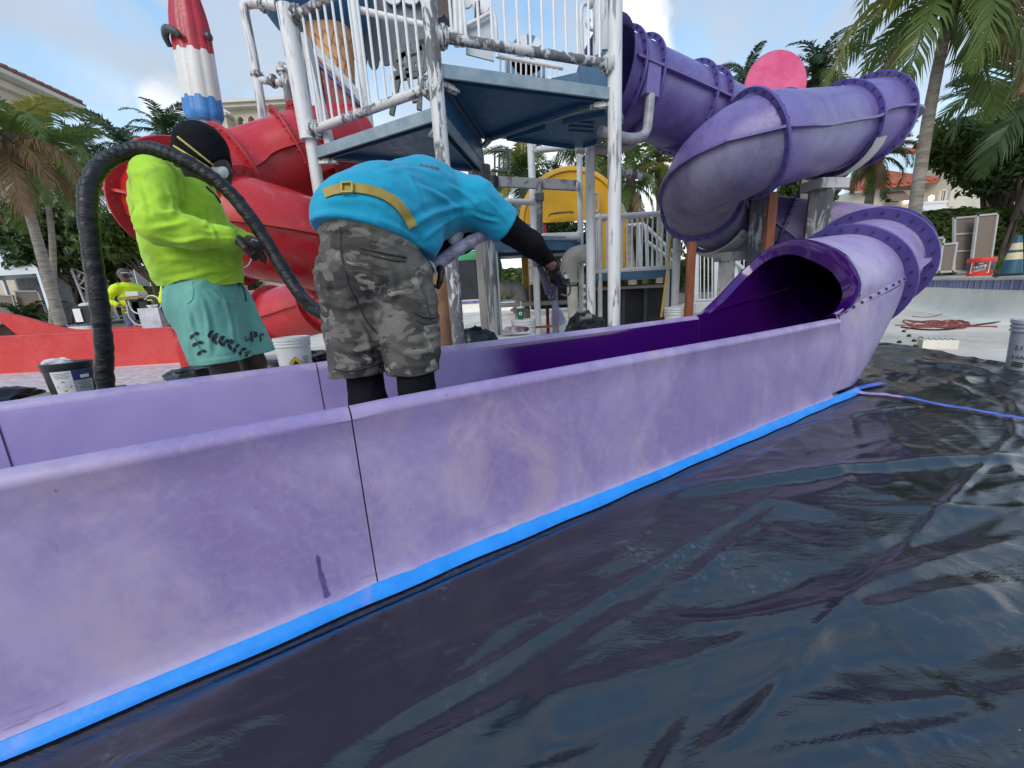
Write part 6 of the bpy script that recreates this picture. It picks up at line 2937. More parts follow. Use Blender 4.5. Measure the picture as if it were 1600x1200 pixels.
for a in arx:
    P = [V(a - hw_ + .001, by, zt_ - .002), V(a - hw_ + .001, by, z_sp)] + [V(a - hw_ * .99 * math.cos(math.pi * k / 8), by, z_sp + (z_ar - z_sp) * math.sin(math.pi * k / 8)) for k in range(1, 8)] + [V(a + hw_ - .001, by, z_sp), V(a + hw_ - .001, by, zt_ - .002)]
    mb.prism(P, V(0, .8, 0))
mb.build('wall', M_CREAM, bv, smooth=False)
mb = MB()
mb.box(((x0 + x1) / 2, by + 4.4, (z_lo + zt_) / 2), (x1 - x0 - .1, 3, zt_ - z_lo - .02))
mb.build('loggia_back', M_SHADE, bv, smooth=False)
mb = MB()
mb.box(((x0 + x1) / 2, by + 2.8, zt_ + .12), (x1 - x0 + 1.0, 7.6, .24))
mb.box(((x0 + x1) / 2, by + 2.8, zt_ - .16), (x1 - x0 + .5, 7.0, .3))
mb.build('cornice', M_TRIM, bv, smooth=False)
mb = MB()
q = at(362, 188, by)
mb.box((q.x - .55, by + 1.5, (DECK + q.z) / 2), (1.3, 5, q.z - DECK))
mb.box((q.x - .55, by + 1.5, q.z + .15), (1.7, 5.4, .3))
mb.build('side_wing', M_CREAM, bv, smooth=False)

# fence of grey boards behind the far worker
fy_ = 25
fn = thing('board_fence', 'grey upright board fence behind the far worker', 'fence', V(at(235, 450, fy_).x, fy_, DECK))
pl = MB()
pl.box((0, 0, .0), (.36, .05, 1.0))
pme = pl.mesh('plank', [pmat('grey_board', (.33, .33, .33), .7, .12, 4, vec=(1, 1, .3))], smooth=False)
za, zc = DECK, at(240, 415, fy_).z
xa, xc = at(170, 450, fy_).x, at(330, 450, fy_).x
n = int((xc - xa) / .40)
for i in range(n):
    o = link('plank', pme, fn)
    o.location = V(xa + .40 * i, fy_ + .04 * (i % 2), (za + zc) / 2) - WORLD[fn.name]
    o.scale = (1, 1, zc - za + .05 * (i % 3))

# white pool tent at left
tp = at(-10, 402, 18.5)
tn_ = thing('pool_tent', 'white canopied pool tent at the left edge', 'tent', V(tp.x, 18.5, DECK))
zE, zP = at(30, 421, 18.5).z, at(0, 398, 18.5).z
xr_ = at(58, 418, 18.5).x
xl_ = xr_ - 4.2
M_TENT = pmat('tent_white', (.62, .66, .70), .6, .05, 1)
mb = MB()
ap = V((xl_ + xr_) / 2, 19.6, zP + .55)
cs = [V(xl_, 18.5, zE), V(xr_, 18.5, zE), V(xr_ - 1.2, 20.5, zE), V(xl_, 20.5, zE)]
for i in range(4):
    mb.add([cs[i], cs[(i + 1) % 4], ap], [(0, 1, 2)])
    mb.add([cs[i], cs[(i + 1) % 4], cs[(i + 1) % 4] - V(0, 0, .22), cs[i] - V(0, 0, .22)], [(0, 1, 2, 3)])
mb.build('canopy', M_TENT, tn_, smooth=False)
mb = MB()
mb.box(((xl_ + xr_) / 2, 20.4, (DECK + zE) / 2 - .1), (2.6, .06, zE - DECK - .2))
mb.build('back_curtain', pmat('tent_grey', (.22, .23, .25), .8), tn_, smooth=False)
for c in cs:
    mb = MB()
    mb.box((c.x, c.y, (DECK + zE) / 2), (.12, .12, zE - DECK - .23))
    mb.build('leg', M_TENT, tn_, smooth=False)

# lattice lighting tower on the deck
ty = 20.0
tb, tt_ = at(148, 478, ty), at(104, 372, ty)
tr = thing('lattice_tower', 'white aluminium lattice tower standing on the deck at left', 'lattice tower', V(tb.x, ty, DECK))
tb.z = DECK
M_ALU = pmat('aluminium', (.62, .62, .63), .35, .06, 8, metal=.2)
w = .34
ax = (tt_ - tb)
corner = [V(-w, 0, 0), V(w, 0, 0), V(w, 2 * w, 0), V(-w, 2 * w, 0)]
for c in corner:
    mb = MB()
    mb.tube([tb + c, tt_ + c], .055, 8)
    mb.build('chord', M_ALU, tr)
N = 9
for i in range(N):
    for k in range(4):
        c0, c1 = corner[k], corner[(k + 1) % 4]
        if i % 2:
            c0, c1 = c1, c0
        mb = MB()
        mb.tube([tb + ax * (i / N) + c0, tb + ax * ((i + 1) / N) + c1], .032, 6)
        mb.build('brace', M_ALU, tr)
mb = MB()
mb.box(tt_ + V(.1, w, .12), (1.5, .6, .26))
mb.build('lamp_head', M_BLACK, tr, smooth=False)
mb = MB()
mb.box(tb + V(0, w, .04), (1.0, 1.0, .08))
mb.build('base', M_ALU, tr, smooth=False)
bb = at(138, 478, 18.6)
bn = thing('waste_bin', 'black waste bin with a white sheet at the foot of the lattice tower', 'bin', V(bb.x, 18.6, DECK))
mb = MB()
mb.box((bb.x, 18.6, (DECK + bb.z) / 2), (.66, .5, bb.z - DECK))
mb.build('body', M_BLACK, bn, smooth=False)
mb = MB()
mb.box((bb.x - .28, 18.3, DECK + .36), (.34, .03, .6))
mb.build('sheet', M_PRINTW, bn, smooth=False)
mb = MB()
mb.lathe([(.3, 0), (.33, .06), (.2, .14), (0, .15)], (bb.x, 18.6, bb.z), n=16)
mb.build('bag', M_PRINTW, bn)
panel_lounger([(-8, 460), (20, 462), (30, 500), (0, 502)], 19.2, 'brown mesh lounger cut by the left edge, stood before the hedge', .08, None, 'loungers by the left hedge')
panel_lounger([(24, 455), (60, 455), (76, 498), (38, 500)], 19.4, 'brown mesh lounger stood before the hedge, right of the cut one', .08, None, 'loungers by the left hedge')
panel_lounger([(163, 460), (176, 460), (182, 494), (170, 496)], 19.4, 'narrow brown lounger behind the far worker', .08, None, 'loungers by the left hedge')

# ================================================================== PEOPLE
def cloth(name, col, col2, rough=.8, weave=420, stain=None, dusty=0.):
    t = NT(name)
    v = t.coord()
    a = t.noise(5, 5, .6, v, .5)
    c = t.mix(t.rng(a, .35, .68), col, col2)
    if stain:
        b = t.noise(7, 5, .65, v, .8)
        c = t.mix(t.rng(b, .60, .72, 0, dusty), c, stain)
    w = t.noise(weave, 2, .6, v)
    c = t.mix(t.rng(w, .4, .6, 0, .12), c, tuple(x * .6 for x in col))
    t.set(Base_Color=c, Roughness=rough)
    t.bsdf.inputs['Specular IOR Level'].default_value = .25 if col[1] > .02 else .1
    t.bsdf.inputs['Sheen Weight'].default_value = .12 if col[1] > .05 else 0.
    f = t.noise(26, 4, .6, t.coord((1, 1, .5)), .6)
    t.bump(t.math('ADD', f, t.math('MULTIPLY', w, .15)), .28, .006)
    return t.mat


M_LIME = cloth('lime_cotton', (.36, .60, .035), (.43, .70, .05), stain=(.24, .30, .07), dusty=.45)
M_HIVIS = cloth('hi_vis_yellow', (.62, .78, .01), (.70, .82, .03))
M_MINT = cloth('mint_fleece', (.145, .40, .325), (.19, .46, .385), stain=(.26, .30, .29), dusty=.55)
M_AQUA = cloth('aqua_cotton', (.006, .270, .430), (.010, .32, .50), stain=(.03, .17, .27), dusty=.4)
M_BLKC = cloth('black_cloth', (.006, .006, .008), (.011, .011, .014), .8)
M_JEAN = cloth('blue_jeans', (.07, .11, .18), (.13, .18, .26))
M_SKIN = pmat('dark_skin', (.038, .021, .015), .5, .15, 8, bump=.1, bscale=80)
M_SKIN2 = pmat('brown_skin', (.17, .085, .055), .55, .12, 8)
M_SKIN3 = pmat('tan_skin', (.30, .16, .10), .55, .12, 8)
M_GLOVE = pmat('black_glove', (.014, .014, .016), .42, .2, 12, bump=.3, bscale=50)
M_MASKW = pmat('mask_white', (.66, .66, .64), .7, .06, 10)
M_STRAPY = pmat('strap_tan', (.36, .25, .045), .6, .15, 20)
# camouflage: soft edged patches over one another
t = NT('camouflage')
v = t.coord((1, 1, .8))
p1 = t.noise(8.5, 3, .55, t.coord((.8, .8, 1.3)), .5)
p2 = t.noise(9.5, 3, .55, t.coord((.8, .9, 1.4), (.3, .1, .8)), .6)
p3 = t.noise(12, 3, .55, t.coord((.75, 1, 1.4), (.2, .1, .4)), .7)
c = t.mix(t.rng(p1, .46, .50), (.085, .082, .070), (.036, .035, .033))
c = t.mix(t.rng(p2, .55, .58), c, (.150, .142, .122))
c = t.mix(t.rng(p3, .60, .63), c, (.225, .210, .180))
fd = t.noise(4, 5, .6, v)
c = t.mix(t.rng(fd, .45, .7, 0, .30), c, (.20, .185, .165))
w = t.noise(380, 2, .6, v)
c = t.mix(t.rng(w, .4, .6, 0, .2), c, (.02, .02, .02))
t.set(Base_Color=c, Roughness=.85)
t.bump(t.math('ADD', t.noise(24, 4, .6, t.coord((1, 1, .45)), .6), t.math('MULTIPLY', w, .15)), .3, .006)
M_CAMO = t.mat


from mathutils.bvhtree import BVHTree


class Skin:
    """surface of a built garment, for laying seams, belts and prints on it"""

    def __init__(s, ob):
        s.off = WORLD[ob.name]
        s.b = BVHTree.FromPolygons([v.co for v in ob.data.vertices], [tuple(p.vertices) for p in ob.data.polygons])

    def put(s, px, py, lift=0.):
        r = ray(px, py).normalized()
        h, n, _, _ = s.b.ray_cast(CAMP - s.off, r)
        if h is None:
            best = None
            for k in range(10, 40):
                q = CAMP - s.off + r * (k * .1)
                f, n2, _, dist = s.b.find_nearest(q)
                if f is not None and (best is None or dist < best[0]):
                    best = (dist, f, n2)
            h, n = best[1], best[2]
        if n.dot(r) > 0 and n.dot(r) > .2:
            n = -n
        return h + s.off - r * lift * .6 + n * lift * .4, n


def folds(amp, sc, ax=(1, 1, 1), seed=0., ridge=True):
    """creases as relief: kept shallow and long along the small axis weights"""
    def f(X):
        x, y, z = X[..., 0] * sc * ax[0] + seed, X[..., 1] * sc * ax[1], X[..., 2] * sc * ax[2]
        w = fbm(x * .5, y * .5, z * .5, 2) * 1.6
        q = fbm(x + w, y + w, z + w, 3)
        r = (1 - np.abs(2 * q - 1)) ** 3 if ridge else q
        return -amp * (r - .3)
    return f


def both(*fs):
    return lambda X: sum(f(X) for f in fs)


def press_folds(ob, folds_, seed=0):
    """raise folds in a finished garment along lines seen in the photograph"""
    sk = Skin(ob)
    off = WORLD[ob.name]
    n = len(ob.data.vertices)
    co = np.empty(n * 3)
    ob.data.vertices.foreach_get('co', co)
    co = co.reshape(-1, 3)
    no = np.empty(n * 3)
    ob.data.vertices.foreach_get('normal', no)
    no = no.reshape(-1, 3)
    d = np.zeros(n)
    for pts, amp, w in folds_:
        P = [sk.put(p.x, p.y)[0] - off for p in spline([(x, y, 0) for x, y in pts], 5)]
        m = len(P) - 1
        best = np.full(n, 9.)
        tt = np.zeros(n)
        sd = np.zeros(n)
        for i, (a, b) in enumerate(zip(P, P[1:])):
            a, b = np.array(a), np.array(b)
            ab = b - a
            L = max(ab @ ab, 1e-9)
            t = np.clip((co - a) @ ab / L, 0, 1)
            q = co - a - t[:, None] * ab
            e = np.sqrt((q * q).sum(1))
            k = e < best
            best[k] = e[k]
            tt[k] = ((i + t) / m)[k]
            sd[k] = np.sign((np.cross(ab, q) * no).sum(1))[k]
        taper = np.sin(np.pi * np.clip(tt * .9 + .05, 0, 1)) ** .6
        x = best * sd / w
        d += amp * taper * (np.exp(-x ** 2) - .75 * np.exp(-((x - 1.5) / 1.1) ** 2) - .25 * np.exp(-((x + 1.6) / 1.2) ** 2))
    co = co + no * d[:, None]
    ob.data.vertices.foreach_set('co', co.reshape(-1))
    ob.data.update()


def hand(parent, wrist, d, palm_n, mat, curl=.9, size=1.0, name='hand', thumb_side=1, spread=.25):
    """palm, four unequal bent fingers and a thumb from the side of the palm"""
    d = Vector(d).normalized()
    n = (Vector(palm_n) - d * Vector(palm_n).dot(d)).normalized()
    s = d.cross(n)                                # across the palm
    k = size
    H = SDF(.012)
    w = Vector(wrist)
    H.cap(w, w + d * .03 * k, .027 * k, .030 * k, (n, .72))
    for j, off in enumerate((-.030, -.010, .010, .029)):
        H.cap(w + d * .03 * k + s * off * .7 * k, w + d * .088 * k + s * off * k, .015 * k, .0125 * k, (n, .95), .014)
    for j, (off, L) in enumerate(((-.031, .066), (-.0105, .078), (.0105, .072), (.030, .056))):
        p = w + d * .090 * k + s * off * k
        a = curl * (.38 + .07 * j)
        dirv = (d + s * off * spread * 6).normalized()
        r = .0105
        for q, fr in enumerate((.46, .32, .26)):
            e = dirv * math.cos(a) + n * math.sin(a)
            p2 = p + e * L * fr * k
            H.cap(p, p2, r * k, (r - .0012) * k, None, .004)
            p, r = p2, r - .0012
            a += curl * (.62 - .12 * q)
    b = w + d * .028 * k - s * thumb_side * .028 * k
    t1 = b + (d * .6 - s * thumb_side * .65 + n * .45).normalized() * .040 * k
    t2 = t1 + (d * .85 - s * thumb_side * .1 + n * .55).normalized() * .032 * k
    t3 = t2 + (d * .8 + s * thumb_side * .25 + n * .5).normalized() * .024 * k
    H.cap(b, t1, .015 * k, .0125 * k, None, .01).cap(t1, t2, .0125 * k, .011 * k, None, .004).cap(t2, t3, .011 * k, .009 * k, None, .004)
    return H.build(name, mat, parent, .0035)


# ------------------------------------------------------------------ man in the lime shirt
def G(px, py, n=2.6):
    return atn(px, py, n)


foot = G(352, 592, 2.6)
gm = thing('person', 'man in lime long sleeved shirt, mint shorts and black head wrap behind the slide', 'person', (foot.x, foot.y, 0))
hipn, hipf = 2.53, 2.70
# body
B = SDF(.035)
hc_ = G(316, 243, 2.62)
fdir = (SD * .55 + V(.55, -.15, -.55)).normalized()         # where the face looks: ahead and down
B.cap(hc_ + V(0, 0, .035), hc_ + fdir * .035 - V(0, 0, .03), .098, .082)
B.cap(hc_ + fdir * .06 - V(0, 0, .045), hc_ + fdir * .085 - V(0, 0, .075), .05, .035)          # jaw
B.cap(hc_ + fdir * .105 + V(0, 0, .0), hc_ + fdir * .125 - V(0, 0, .025), .012, .018, None, .02)     # nose
B.cap(hc_ - fdir * .02 - V(0, 0, .07), G(276, 285, 2.62), .062, .075)
B.cap(G(276, 290, 2.62), G(300, 410, 2.6), .13, .14)
kneeN, kneeF = V(G(348, 560, hipn).x, G(348, 560, hipn).y, .50), V(G(392, 545, hipf).x, G(392, 545, hipf).y, .50)
ankN, ankF = V(kneeN.x - .03, kneeN.y + .01, .09), V(kneeF.x - .02, kneeF.y + .02, .09)
for kn, an, hx in ((kneeN, ankN, G(318, 462, hipn)), (kneeF, ankF, G(350, 462, hipf))):
    B.cap(hx, kn, .095, .062)
    B.cap(kn, kn.lerp(an, .35) - SD * .01, .058, .060, None, .03)
    B.cap(kn.lerp(an, .35) - SD * .01, an, .060, .038, None, .03)
    B.cap(an - V(0, 0, .035), an + SD * .17 - V(0, 0, .055), .045, .034)
shN, shF = G(233, 268, 2.43), G(296, 268, 2.80)
elN, wrN = G(250, 352, 2.33), G(358, 369, 2.33)
elF, wrF = G(330, 352, 2.86), G(392, 378, 2.58)
for a, b, c in ((shN, elN, wrN), (shF, elF, wrF)):
    B.cap(a, b, .055, .045).cap(b, c, .045, .032)
gb = B.build('body', M_SKIN, gm, .009)
# shirt
S = SDF(.05)
S.cap(G(318, 446, 2.6), G(302, 398, 2.6), .176, .184, (SN, .88))
S.cap(G(302, 398, 2.6), G(277, 320, 2.61), .184, .168, (SN, .88))
S.cap(G(277, 320, 2.61), G(260, 282, 2.62), .168, .110, (SN, 1.0))
S.cap(G(242, 276, 2.50), G(290, 276, 2.76), .078, .080)
S.cap(shN + V(.02, 0, -.02), elN, .080, .070, None, .045).cap(elN, G(300, 364, 2.32), .074, .064, None, .03).cap(G(300, 364, 2.32), G(353, 369, 2.33), .062, .045, None, .03)
S.cap(shF, elF, .085, .072).cap(elF, G(384, 377, 2.62), .068, .046)
hemz = .945
S.disp = both(folds(.006, 8, (1, 1, 1.5), 2), folds(.012, 4.5, (.6, .6, 2.0), 7), folds(.0015, 26, (1, 1, .5), 4))
gs = S.build('shirt', M_LIME, gm, .007)
for v_ in gs.data.vertices:          # the hem hangs free: nothing below it
    pass
bmx = bmesh.new()
bmx.from_mesh(gs.data)
off = WORLD[gm.name]
hz = lambda x, y: hemz - off.z + .012 * math.sin(x * 24) + .010 * math.sin(y * 31 + 1)
dele = [f for f in bmx.faces if (lambda c: c.z < hz(c.x, c.y) and (c - (G(318, 446, 2.6) - off)).xy.length < .30)(f.calc_center_median())]
bmesh.ops.delete(bmx, geom=dele, context='FACES')
edge = [v for v in bmx.verts if v.is_boundary]
for v in edge:
    v.co.z = hz(v.co.x, v.co.y)
bmx.to_mesh(gs.data)
bmx.free()
press_folds(gs, [([(281, 262), (284, 290), (288, 322)], .010, .012), ([(226, 322), (250, 333), (284, 330)], .009, .012), ([(240, 356), (268, 352), (298, 344)], .010, .012), ([(250, 372), (280, 378), (318, 372)], .007, .010),
                 ([(300, 350), (322, 362), (340, 360)], .005, .009), ([(326, 348), (334, 362), (338, 378)], .005, .008), ([(247, 408), (285, 404), (330, 408), (362, 424)], .010, .014), ([(255, 440), (300, 432), (366, 412)], .009, .013),
                 ([(300, 420), (340, 425), (376, 415)], .006, .010), ([(290, 296), (318, 318), (338, 346)], .007, .012), ([(262, 290), (270, 316), (268, 340)], .006, .010), ([(318, 330), (322, 345), (320, 352)], .006, .010),
                 ([(212, 282), (222, 312), (228, 340)], .006, .010), ([(258, 452), (300, 449), (340, 440), (376, 424)], .005, .006)])
# shorts
T = SDF(.05)
T.cap(G(316, 440, 2.6), G(322, 478, 2.6), .152, .166, (SN, .9))
T.cap(G(318, 478, hipn), V(kneeN.x, kneeN.y, .50), .140, .130, None, .05)
T.cap(G(352, 474, hipf), V(kneeF.x, kneeF.y, .50), .132, .124, None, .03)
T.disp = both(folds(.010, 8, (1.4, 1.4, .45), 11), folds(.003, 26, (1, 1, .6), 5))
T.cut((0, 0, .562), (.05, .03, -1)).cut((0, 0, 1.02), (0, 0, 1))
gt = T.build('shorts', M_MINT, gm, .007)
press_folds(gt, [([(318, 470), (326, 510), (328, 550)], .008, .012), ([(350, 462), (360, 500), (366, 540)], .008, .012), ([(378, 450), (388, 490), (398, 520)], .007, .010), ([(290, 470), (300, 510), (312, 552)], .005, .010),
                 ([(330, 452), (352, 470), (374, 474)], .006, .010), ([(312, 564), (350, 560), (388, 552)], .004, .005)])
# drawstring and pocket seam
mb = MB()
kT = Skin(gt)
q = [kT.put(376 + 1.2 * i, 432 + 5.5 * i, .004)[0] for i in range(8)]
mb.tube(q, .004, 6)
mb.build('drawstring', M_PRINTK, gm)
mb = MB()
q = [kT.put(x, y, .001)[0] for x, y in ((300, 440), (302, 455), (300, 468), (293, 474))]
mb.tube(spline(q, 4), .003, 5)
mb.build('pocket_seam', M_MINT, gm)


def decals(field, items, lift, mat, parent, name):
    """flat printed shapes laid on the cloth: outlines in picture points, snapped to the surface"""
    mb = MB()
    for poly in items:
        P = [field.put(x, y, lift)[0] for x, y in poly]
        c = sum(P, Vector()) / len(P)
        c2 = c
        m = len(P)
        mb.add(P + [c2], [(i, (i + 1) % m, m) for i in range(m)])
    return mb.build(name, mat, parent, fix=False, kind='stuff')


def leafp(x, y, L, a, w=.42):
    ca, sa = math.cos(a), math.sin(a)
    out = []
    for u, v in ((0, 0), (.35, w / 2), (.7, w * .42), (1, 0), (.7, -w * .42), (.35, -w / 2)):
        out.append((x + L * (u * ca - v * sa), y + L * (u * sa + v * ca)))
    return out


R = random.Random(4)
its = []
stems = [((326, 520), (384, 552)), ((302, 522), (314, 548)), ((334, 530), (356, 536))]
for a_, b_ in stems:
    ns = max(3, int(math.hypot(b_[0] - a_[0], b_[1] - a_[1]) / 8))
    for i in range(ns):
        k = i / (ns - 1)
        x, y = a_[0] + (b_[0] - a_[0]) * k, a_[1] + (b_[1] - a_[1]) * k
        for sg in (-1, 1):
            its.append(leafp(x, y, R.uniform(8, 10.5), math.atan2(b_[1] - a_[1], b_[0] - a_[0]) + sg * R.uniform(.8, 1.4), .55))
    its.append([(a_[0], a_[1] - .7), (b_[0], b_[1] - .7), (b_[0], b_[1] + .7), (a_[0], a_[1] + .7)])
kT = Skin(gt)
decals(kT, [p for p in its if all(q[0] > 296 for q in p)], .004, M_PRINTK, gm, 'leaf_print')
# blackletter scrap on the front leg
lt = [[(390, 520), (394, 517), (396, 534), (392, 535)], [(396, 517), (402, 519), (403, 526), (397, 528)], [(405, 522), (407, 521), (409, 533), (406, 534)], [(408, 521), (412, 521), (412, 524), (409, 525)],
      [(382, 532), (390, 528), (391, 530), (384, 534)], [(381, 528), (384, 524), (385, 526), (383, 531)]]
decals(kT, lt, .004, M_PRINTK, gm, 'letter_print')
# head wrap: black, down the nape
Hd = SDF(.03)
Hd.cap(hc_ + V(0, 0, .032) + fdir * .005, hc_ - V(0, 0, .02) + fdir * .008, .117, .112)
Hd.cap(hc_ - fdir * .05 - V(0, 0, .05), G(288, 284, 2.62) - fdir * .02, .082, .078)
Hd.disp = both(folds(.006, 14, (1, 1, 1), 3), folds(.002, 50, (1, 1, 1), 8))
cutp = hc_ + fdir * .100
Hd.cut(cutp + V(0, 0, 0), (fdir + V(0, 0, -.35)).normalized())
hw_o = Hd.build('head_wrap', M_BLKC, gm, .006)
Hb = SDF(.02)
Hb.cap(hc_ + V(0, 0, .05) + fdir * .03, hc_ + V(0, 0, .055) + fdir * .055, .098, .070)
Hb.disp = folds(.004, 16, (1, 1, 1), 6)
Hb.build('wrap_brim', M_BLKC, gm, .006)
# respirator mask and its straps
kH = Skin(hw_o)
mk = SDF(.02)
mc = hc_ + fdir * .088 - V(0, .02, .040)
mk.cap(mc - fdir * .01, mc + fdir * .012, .050, .036, (fdir, .8))
mk.build('dust_mask', M_MASKW, gm, .005)
mb = MB()
for a_, b_ in (((278, 214), (338, 262)), ((272, 228), (336, 268))):
    P = []
    for i in range(12):
        k = i / 11
        P.append(kH.put(a_[0] + (b_[0] - a_[0]) * k, a_[1] + (b_[1] - a_[1]) * k, .003)[0])
    mb.tube(P, .005, 5)
mb.build('mask_strap', pmat('strap_yellow', (.60, .46, .12), .6), gm, kind='stuff')
# hands
hN = hand(gm, wrN, (G(392, 383, 2.36) - wrN), V(.3, .5, -.5), M_SKIN, .75, 1.12)
hF = hand(gm, wrF, (G(404, 384, 2.42) - wrF), V(0, -.6, -.4), M_SKIN, .9, 1.05, thumb_side=-1)
# phone like regulator he holds, and its white lead
pc = G(405, 383, 2.40)
rg_ = thing('pocket_device', 'small pale blue device held in the hands of the man in lime', 'device', pc)
mb = MB()
mb.box(pc, (.075, .016, .042), M=Matrix.Rotation(.35, 3, 'Y'))
mb.build('case', pmat('device_blue', (.22, .34, .45), .3), rg_, smooth=False)
mb = MB()
mb.box(pc + V(0, -.010, .001), (.060, .004, .030), M=Matrix.Rotation(.35, 3, 'Y'))
mb.build('screen', M_GLASS, rg_, smooth=False)
P = [G(396, 393, 2.36), G(393, 404, 2.34), G(388, 414, 2.36), G(380, 419, 2.42)]
mb = MB()
mb.tube(spline(P, 6), .003, 6)
mb.build('white_lead', M_PRINTW, None, origin=P[0], label='thin white lead hanging from the hands of the man in lime', cat='cord')
# keys and lanyard at the collar
mb = MB()
kS = Skin(gs)
q = [kS.put(x, y, .006)[0] for x, y in ((322, 292), (330, 300), (338, 308), (343, 316))]
mb.tube(q, .006, 6)
mb.build('collar_cord', M_PRINTK, gm)

# ------------------------------------------------------------------ bent man in the aqua shirt
def Bp(px, py, n=1.5):
    return atn(px, py, n)


fl_ = .055
bmn = thing('person', 'man in aqua T-shirt and camouflage shorts bending with a spray gun', 'person', (Bp(610, 600, 1.5).x, Bp(610, 600, 1.5).y, fl_))
hL, hR = Bp(540, 410, 1.56), Bp(618, 425, 1.44)
kL, kR = Bp(566, 560, 1.58), Bp(647, 572, 1.40)
aL, aR = V(kL.x + .01, kL.y - .02, fl_ + .10), V(kR.x + .01, kR.y - .02, fl_ + .10)
shR, shL = Bp(752, 322, 1.58), Bp(690, 318, 1.98)
elR, wrR = Bp(830, 382, 1.60), Bp(866, 418, 1.70)
elL, wrL = Bp(700, 385, 1.95), Bp(676, 402, 1.66)
D = SDF(.035)
for h, k, a in ((hL, kL, aL), (hR, kR, aR)):
    D.cap(h, k, .072, .060).cap(k, k.lerp(a, .4), .060, .062, None, .03).cap(k.lerp(a, .4), a, .062, .042, None, .03)
D.cap(Bp(572, 390, 1.5), Bp(636, 328, 1.62), .10, .09).cap(Bp(636, 328, 1.62), Bp(700, 318, 1.76), .09, .09)
D.cap(shR, elR, .055, .045).cap(elR, wrR, .045, .030)
D.cap(shL, elL, .055, .045).cap(elL, wrL, .045, .032)
nk = Bp(730, 345, 1.80)
hd_ = Bp(716, 362, 1.86)
D.cap(Bp(712, 325, 1.76), nk, .06, .058)
D.cap(hd_ + V(0, 0, .02), hd_ - V(0, 0, .035), .092, .078)
D.build('body', M_SKIN3, bmn, .009)
# head cloth and white mask showing beneath the chest
Hk = SDF(.03)
Hk.cap(hd_ + V(.01, .01, .03), hd_ + V(0, 0, -.02), .104, .092)
Hk.build('head_cloth', M_BLKC, bmn, .009)
mk = SDF(.02)
mk.cap(Bp(712, 366, 1.70), Bp(709, 374, 1.68), .035, .026)
mk.build('dust_mask', M_MASKW, bmn, .006)
# leggings, boots
Lg = SDF(.02)
for k, a in ((kL, aL), (kR, aR)):
    Lg.cap(k + V(0, 0, .06), k.lerp(a, .4), .068, .070).cap(k.lerp(a, .4), a, .070, .055)
    Lg.cap(a - V(0, 0, .04), a + SD * .10 - V(0, 0, .055), .050, .042, None, .03)
Lg.disp = folds(.004, 18, (1, 1, .6), 3)
Lg.build('leggings', M_BLKC, bmn, .008)
# shorts
C = SDF(.045)
C.cap(Bp(572, 366, 1.5), Bp(584, 415, 1.5), .158, .165, (SD, .95))
C.cap(Bp(545, 425, 1.55), Bp(565, 630, 1.58), .110, .098, None, .035)
C.cap(Bp(627, 432, 1.45), Bp(650, 630, 1.40), .104, .086, None, .035)
C.cap(Bp(664, 470, 1.38), Bp(668, 545, 1.37), .040, .045, (SN, .6), .03)         # cargo pocket
C.disp = both(folds(.008, 7, (1.3, 1.3, .5), 21), folds(.007, 9, (.5, .5, 1.8), 24), folds(.0015, 30, (1, 1, .7), 5))
C.cut((0, 0, Bp(600, 567, 1.5).z), (.02, -.02, -1)).cut(Bp(572, 335, 1.5), (-.30, -.1, 1))
co = C.build('shorts', M_CAMO, bmn, .0065)


press_folds(co, [([(520, 400), (560, 440), (594, 500)], .009, .012), ([(600, 470), (630, 452), (660, 440)], .009, .012), ([(500, 470), (540, 480), (575, 470)], .007, .011), ([(520, 540), (555, 548), (590, 540)], .008, .011), ([(524, 562), (560, 566), (592, 556)], .006, .009),
                 ([(612, 540), (640, 552), (676, 546)], .008, .010), ([(618, 562), (650, 572), (680, 566)], .006, .009), ([(600, 410), (616, 440), (610, 480)], .008, .012), ([(492, 400), (510, 430), (512, 470)], .007, .012), ([(648, 520), (668, 528), (684, 522)], .006, .008),
                 ([(560, 500), (575, 530), (580, 570)], .006, .010), ([(650, 440), (664, 470), (668, 500)], .006, .010), ([(490, 362), (550, 358), (600, 378), (652, 402)], .006, .008)])


def spline2(pts, n):
    return [(p.x, p.y) for p in spline([(x, y, 0) for x, y in pts], n)]


kC = Skin(co)


def seamline(field, pts, n, r, mat, parent, name, lift=.001):
    mb = MB()
    q = [field.put(x, y, lift)[0] for x, y in spline2(pts, 4)]
    mb.tube(q, r, 5)
    return mb.build(name, mat, parent)


M_CAMOD = cloth('camo_seam', (.035, .034, .031), (.06, .057, .05))
seamline(kC, [(532, 355), (534, 400), (548, 450), (572, 500), (590, 522)], 1.2, .0035, M_CAMOD, bmn, 'centre_seam')
seamline(kC, [(562, 386), (600, 396), (634, 402)], 1.2, .004, M_CAMOD, bmn, 'pocket_welt')
seamline(kC, [(563, 393), (600, 404), (633, 409)], 1.2, .003, M_CAMOD, bmn, 'pocket_welt')
seamline(kC, [(648, 486), (660, 494), (676, 496), (684, 492)], 1.2, .006, M_CAMOD, bmn, 'pocket_flap')
seamline(kC, [(650, 500), (664, 506), (682, 502)], 1.2, .004, M_CAMOD, bmn, 'pocket_flap')
seamline(kC, [(522, 577), (545, 580), (575, 574), (596, 566)], 1.25, .004, M_CAMOD, bmn, 'hem_seam')
seamline(kC, [(615, 585), (640, 588), (662, 584), (681, 578)], 1.2, .004, M_CAMOD, bmn, 'hem_seam')
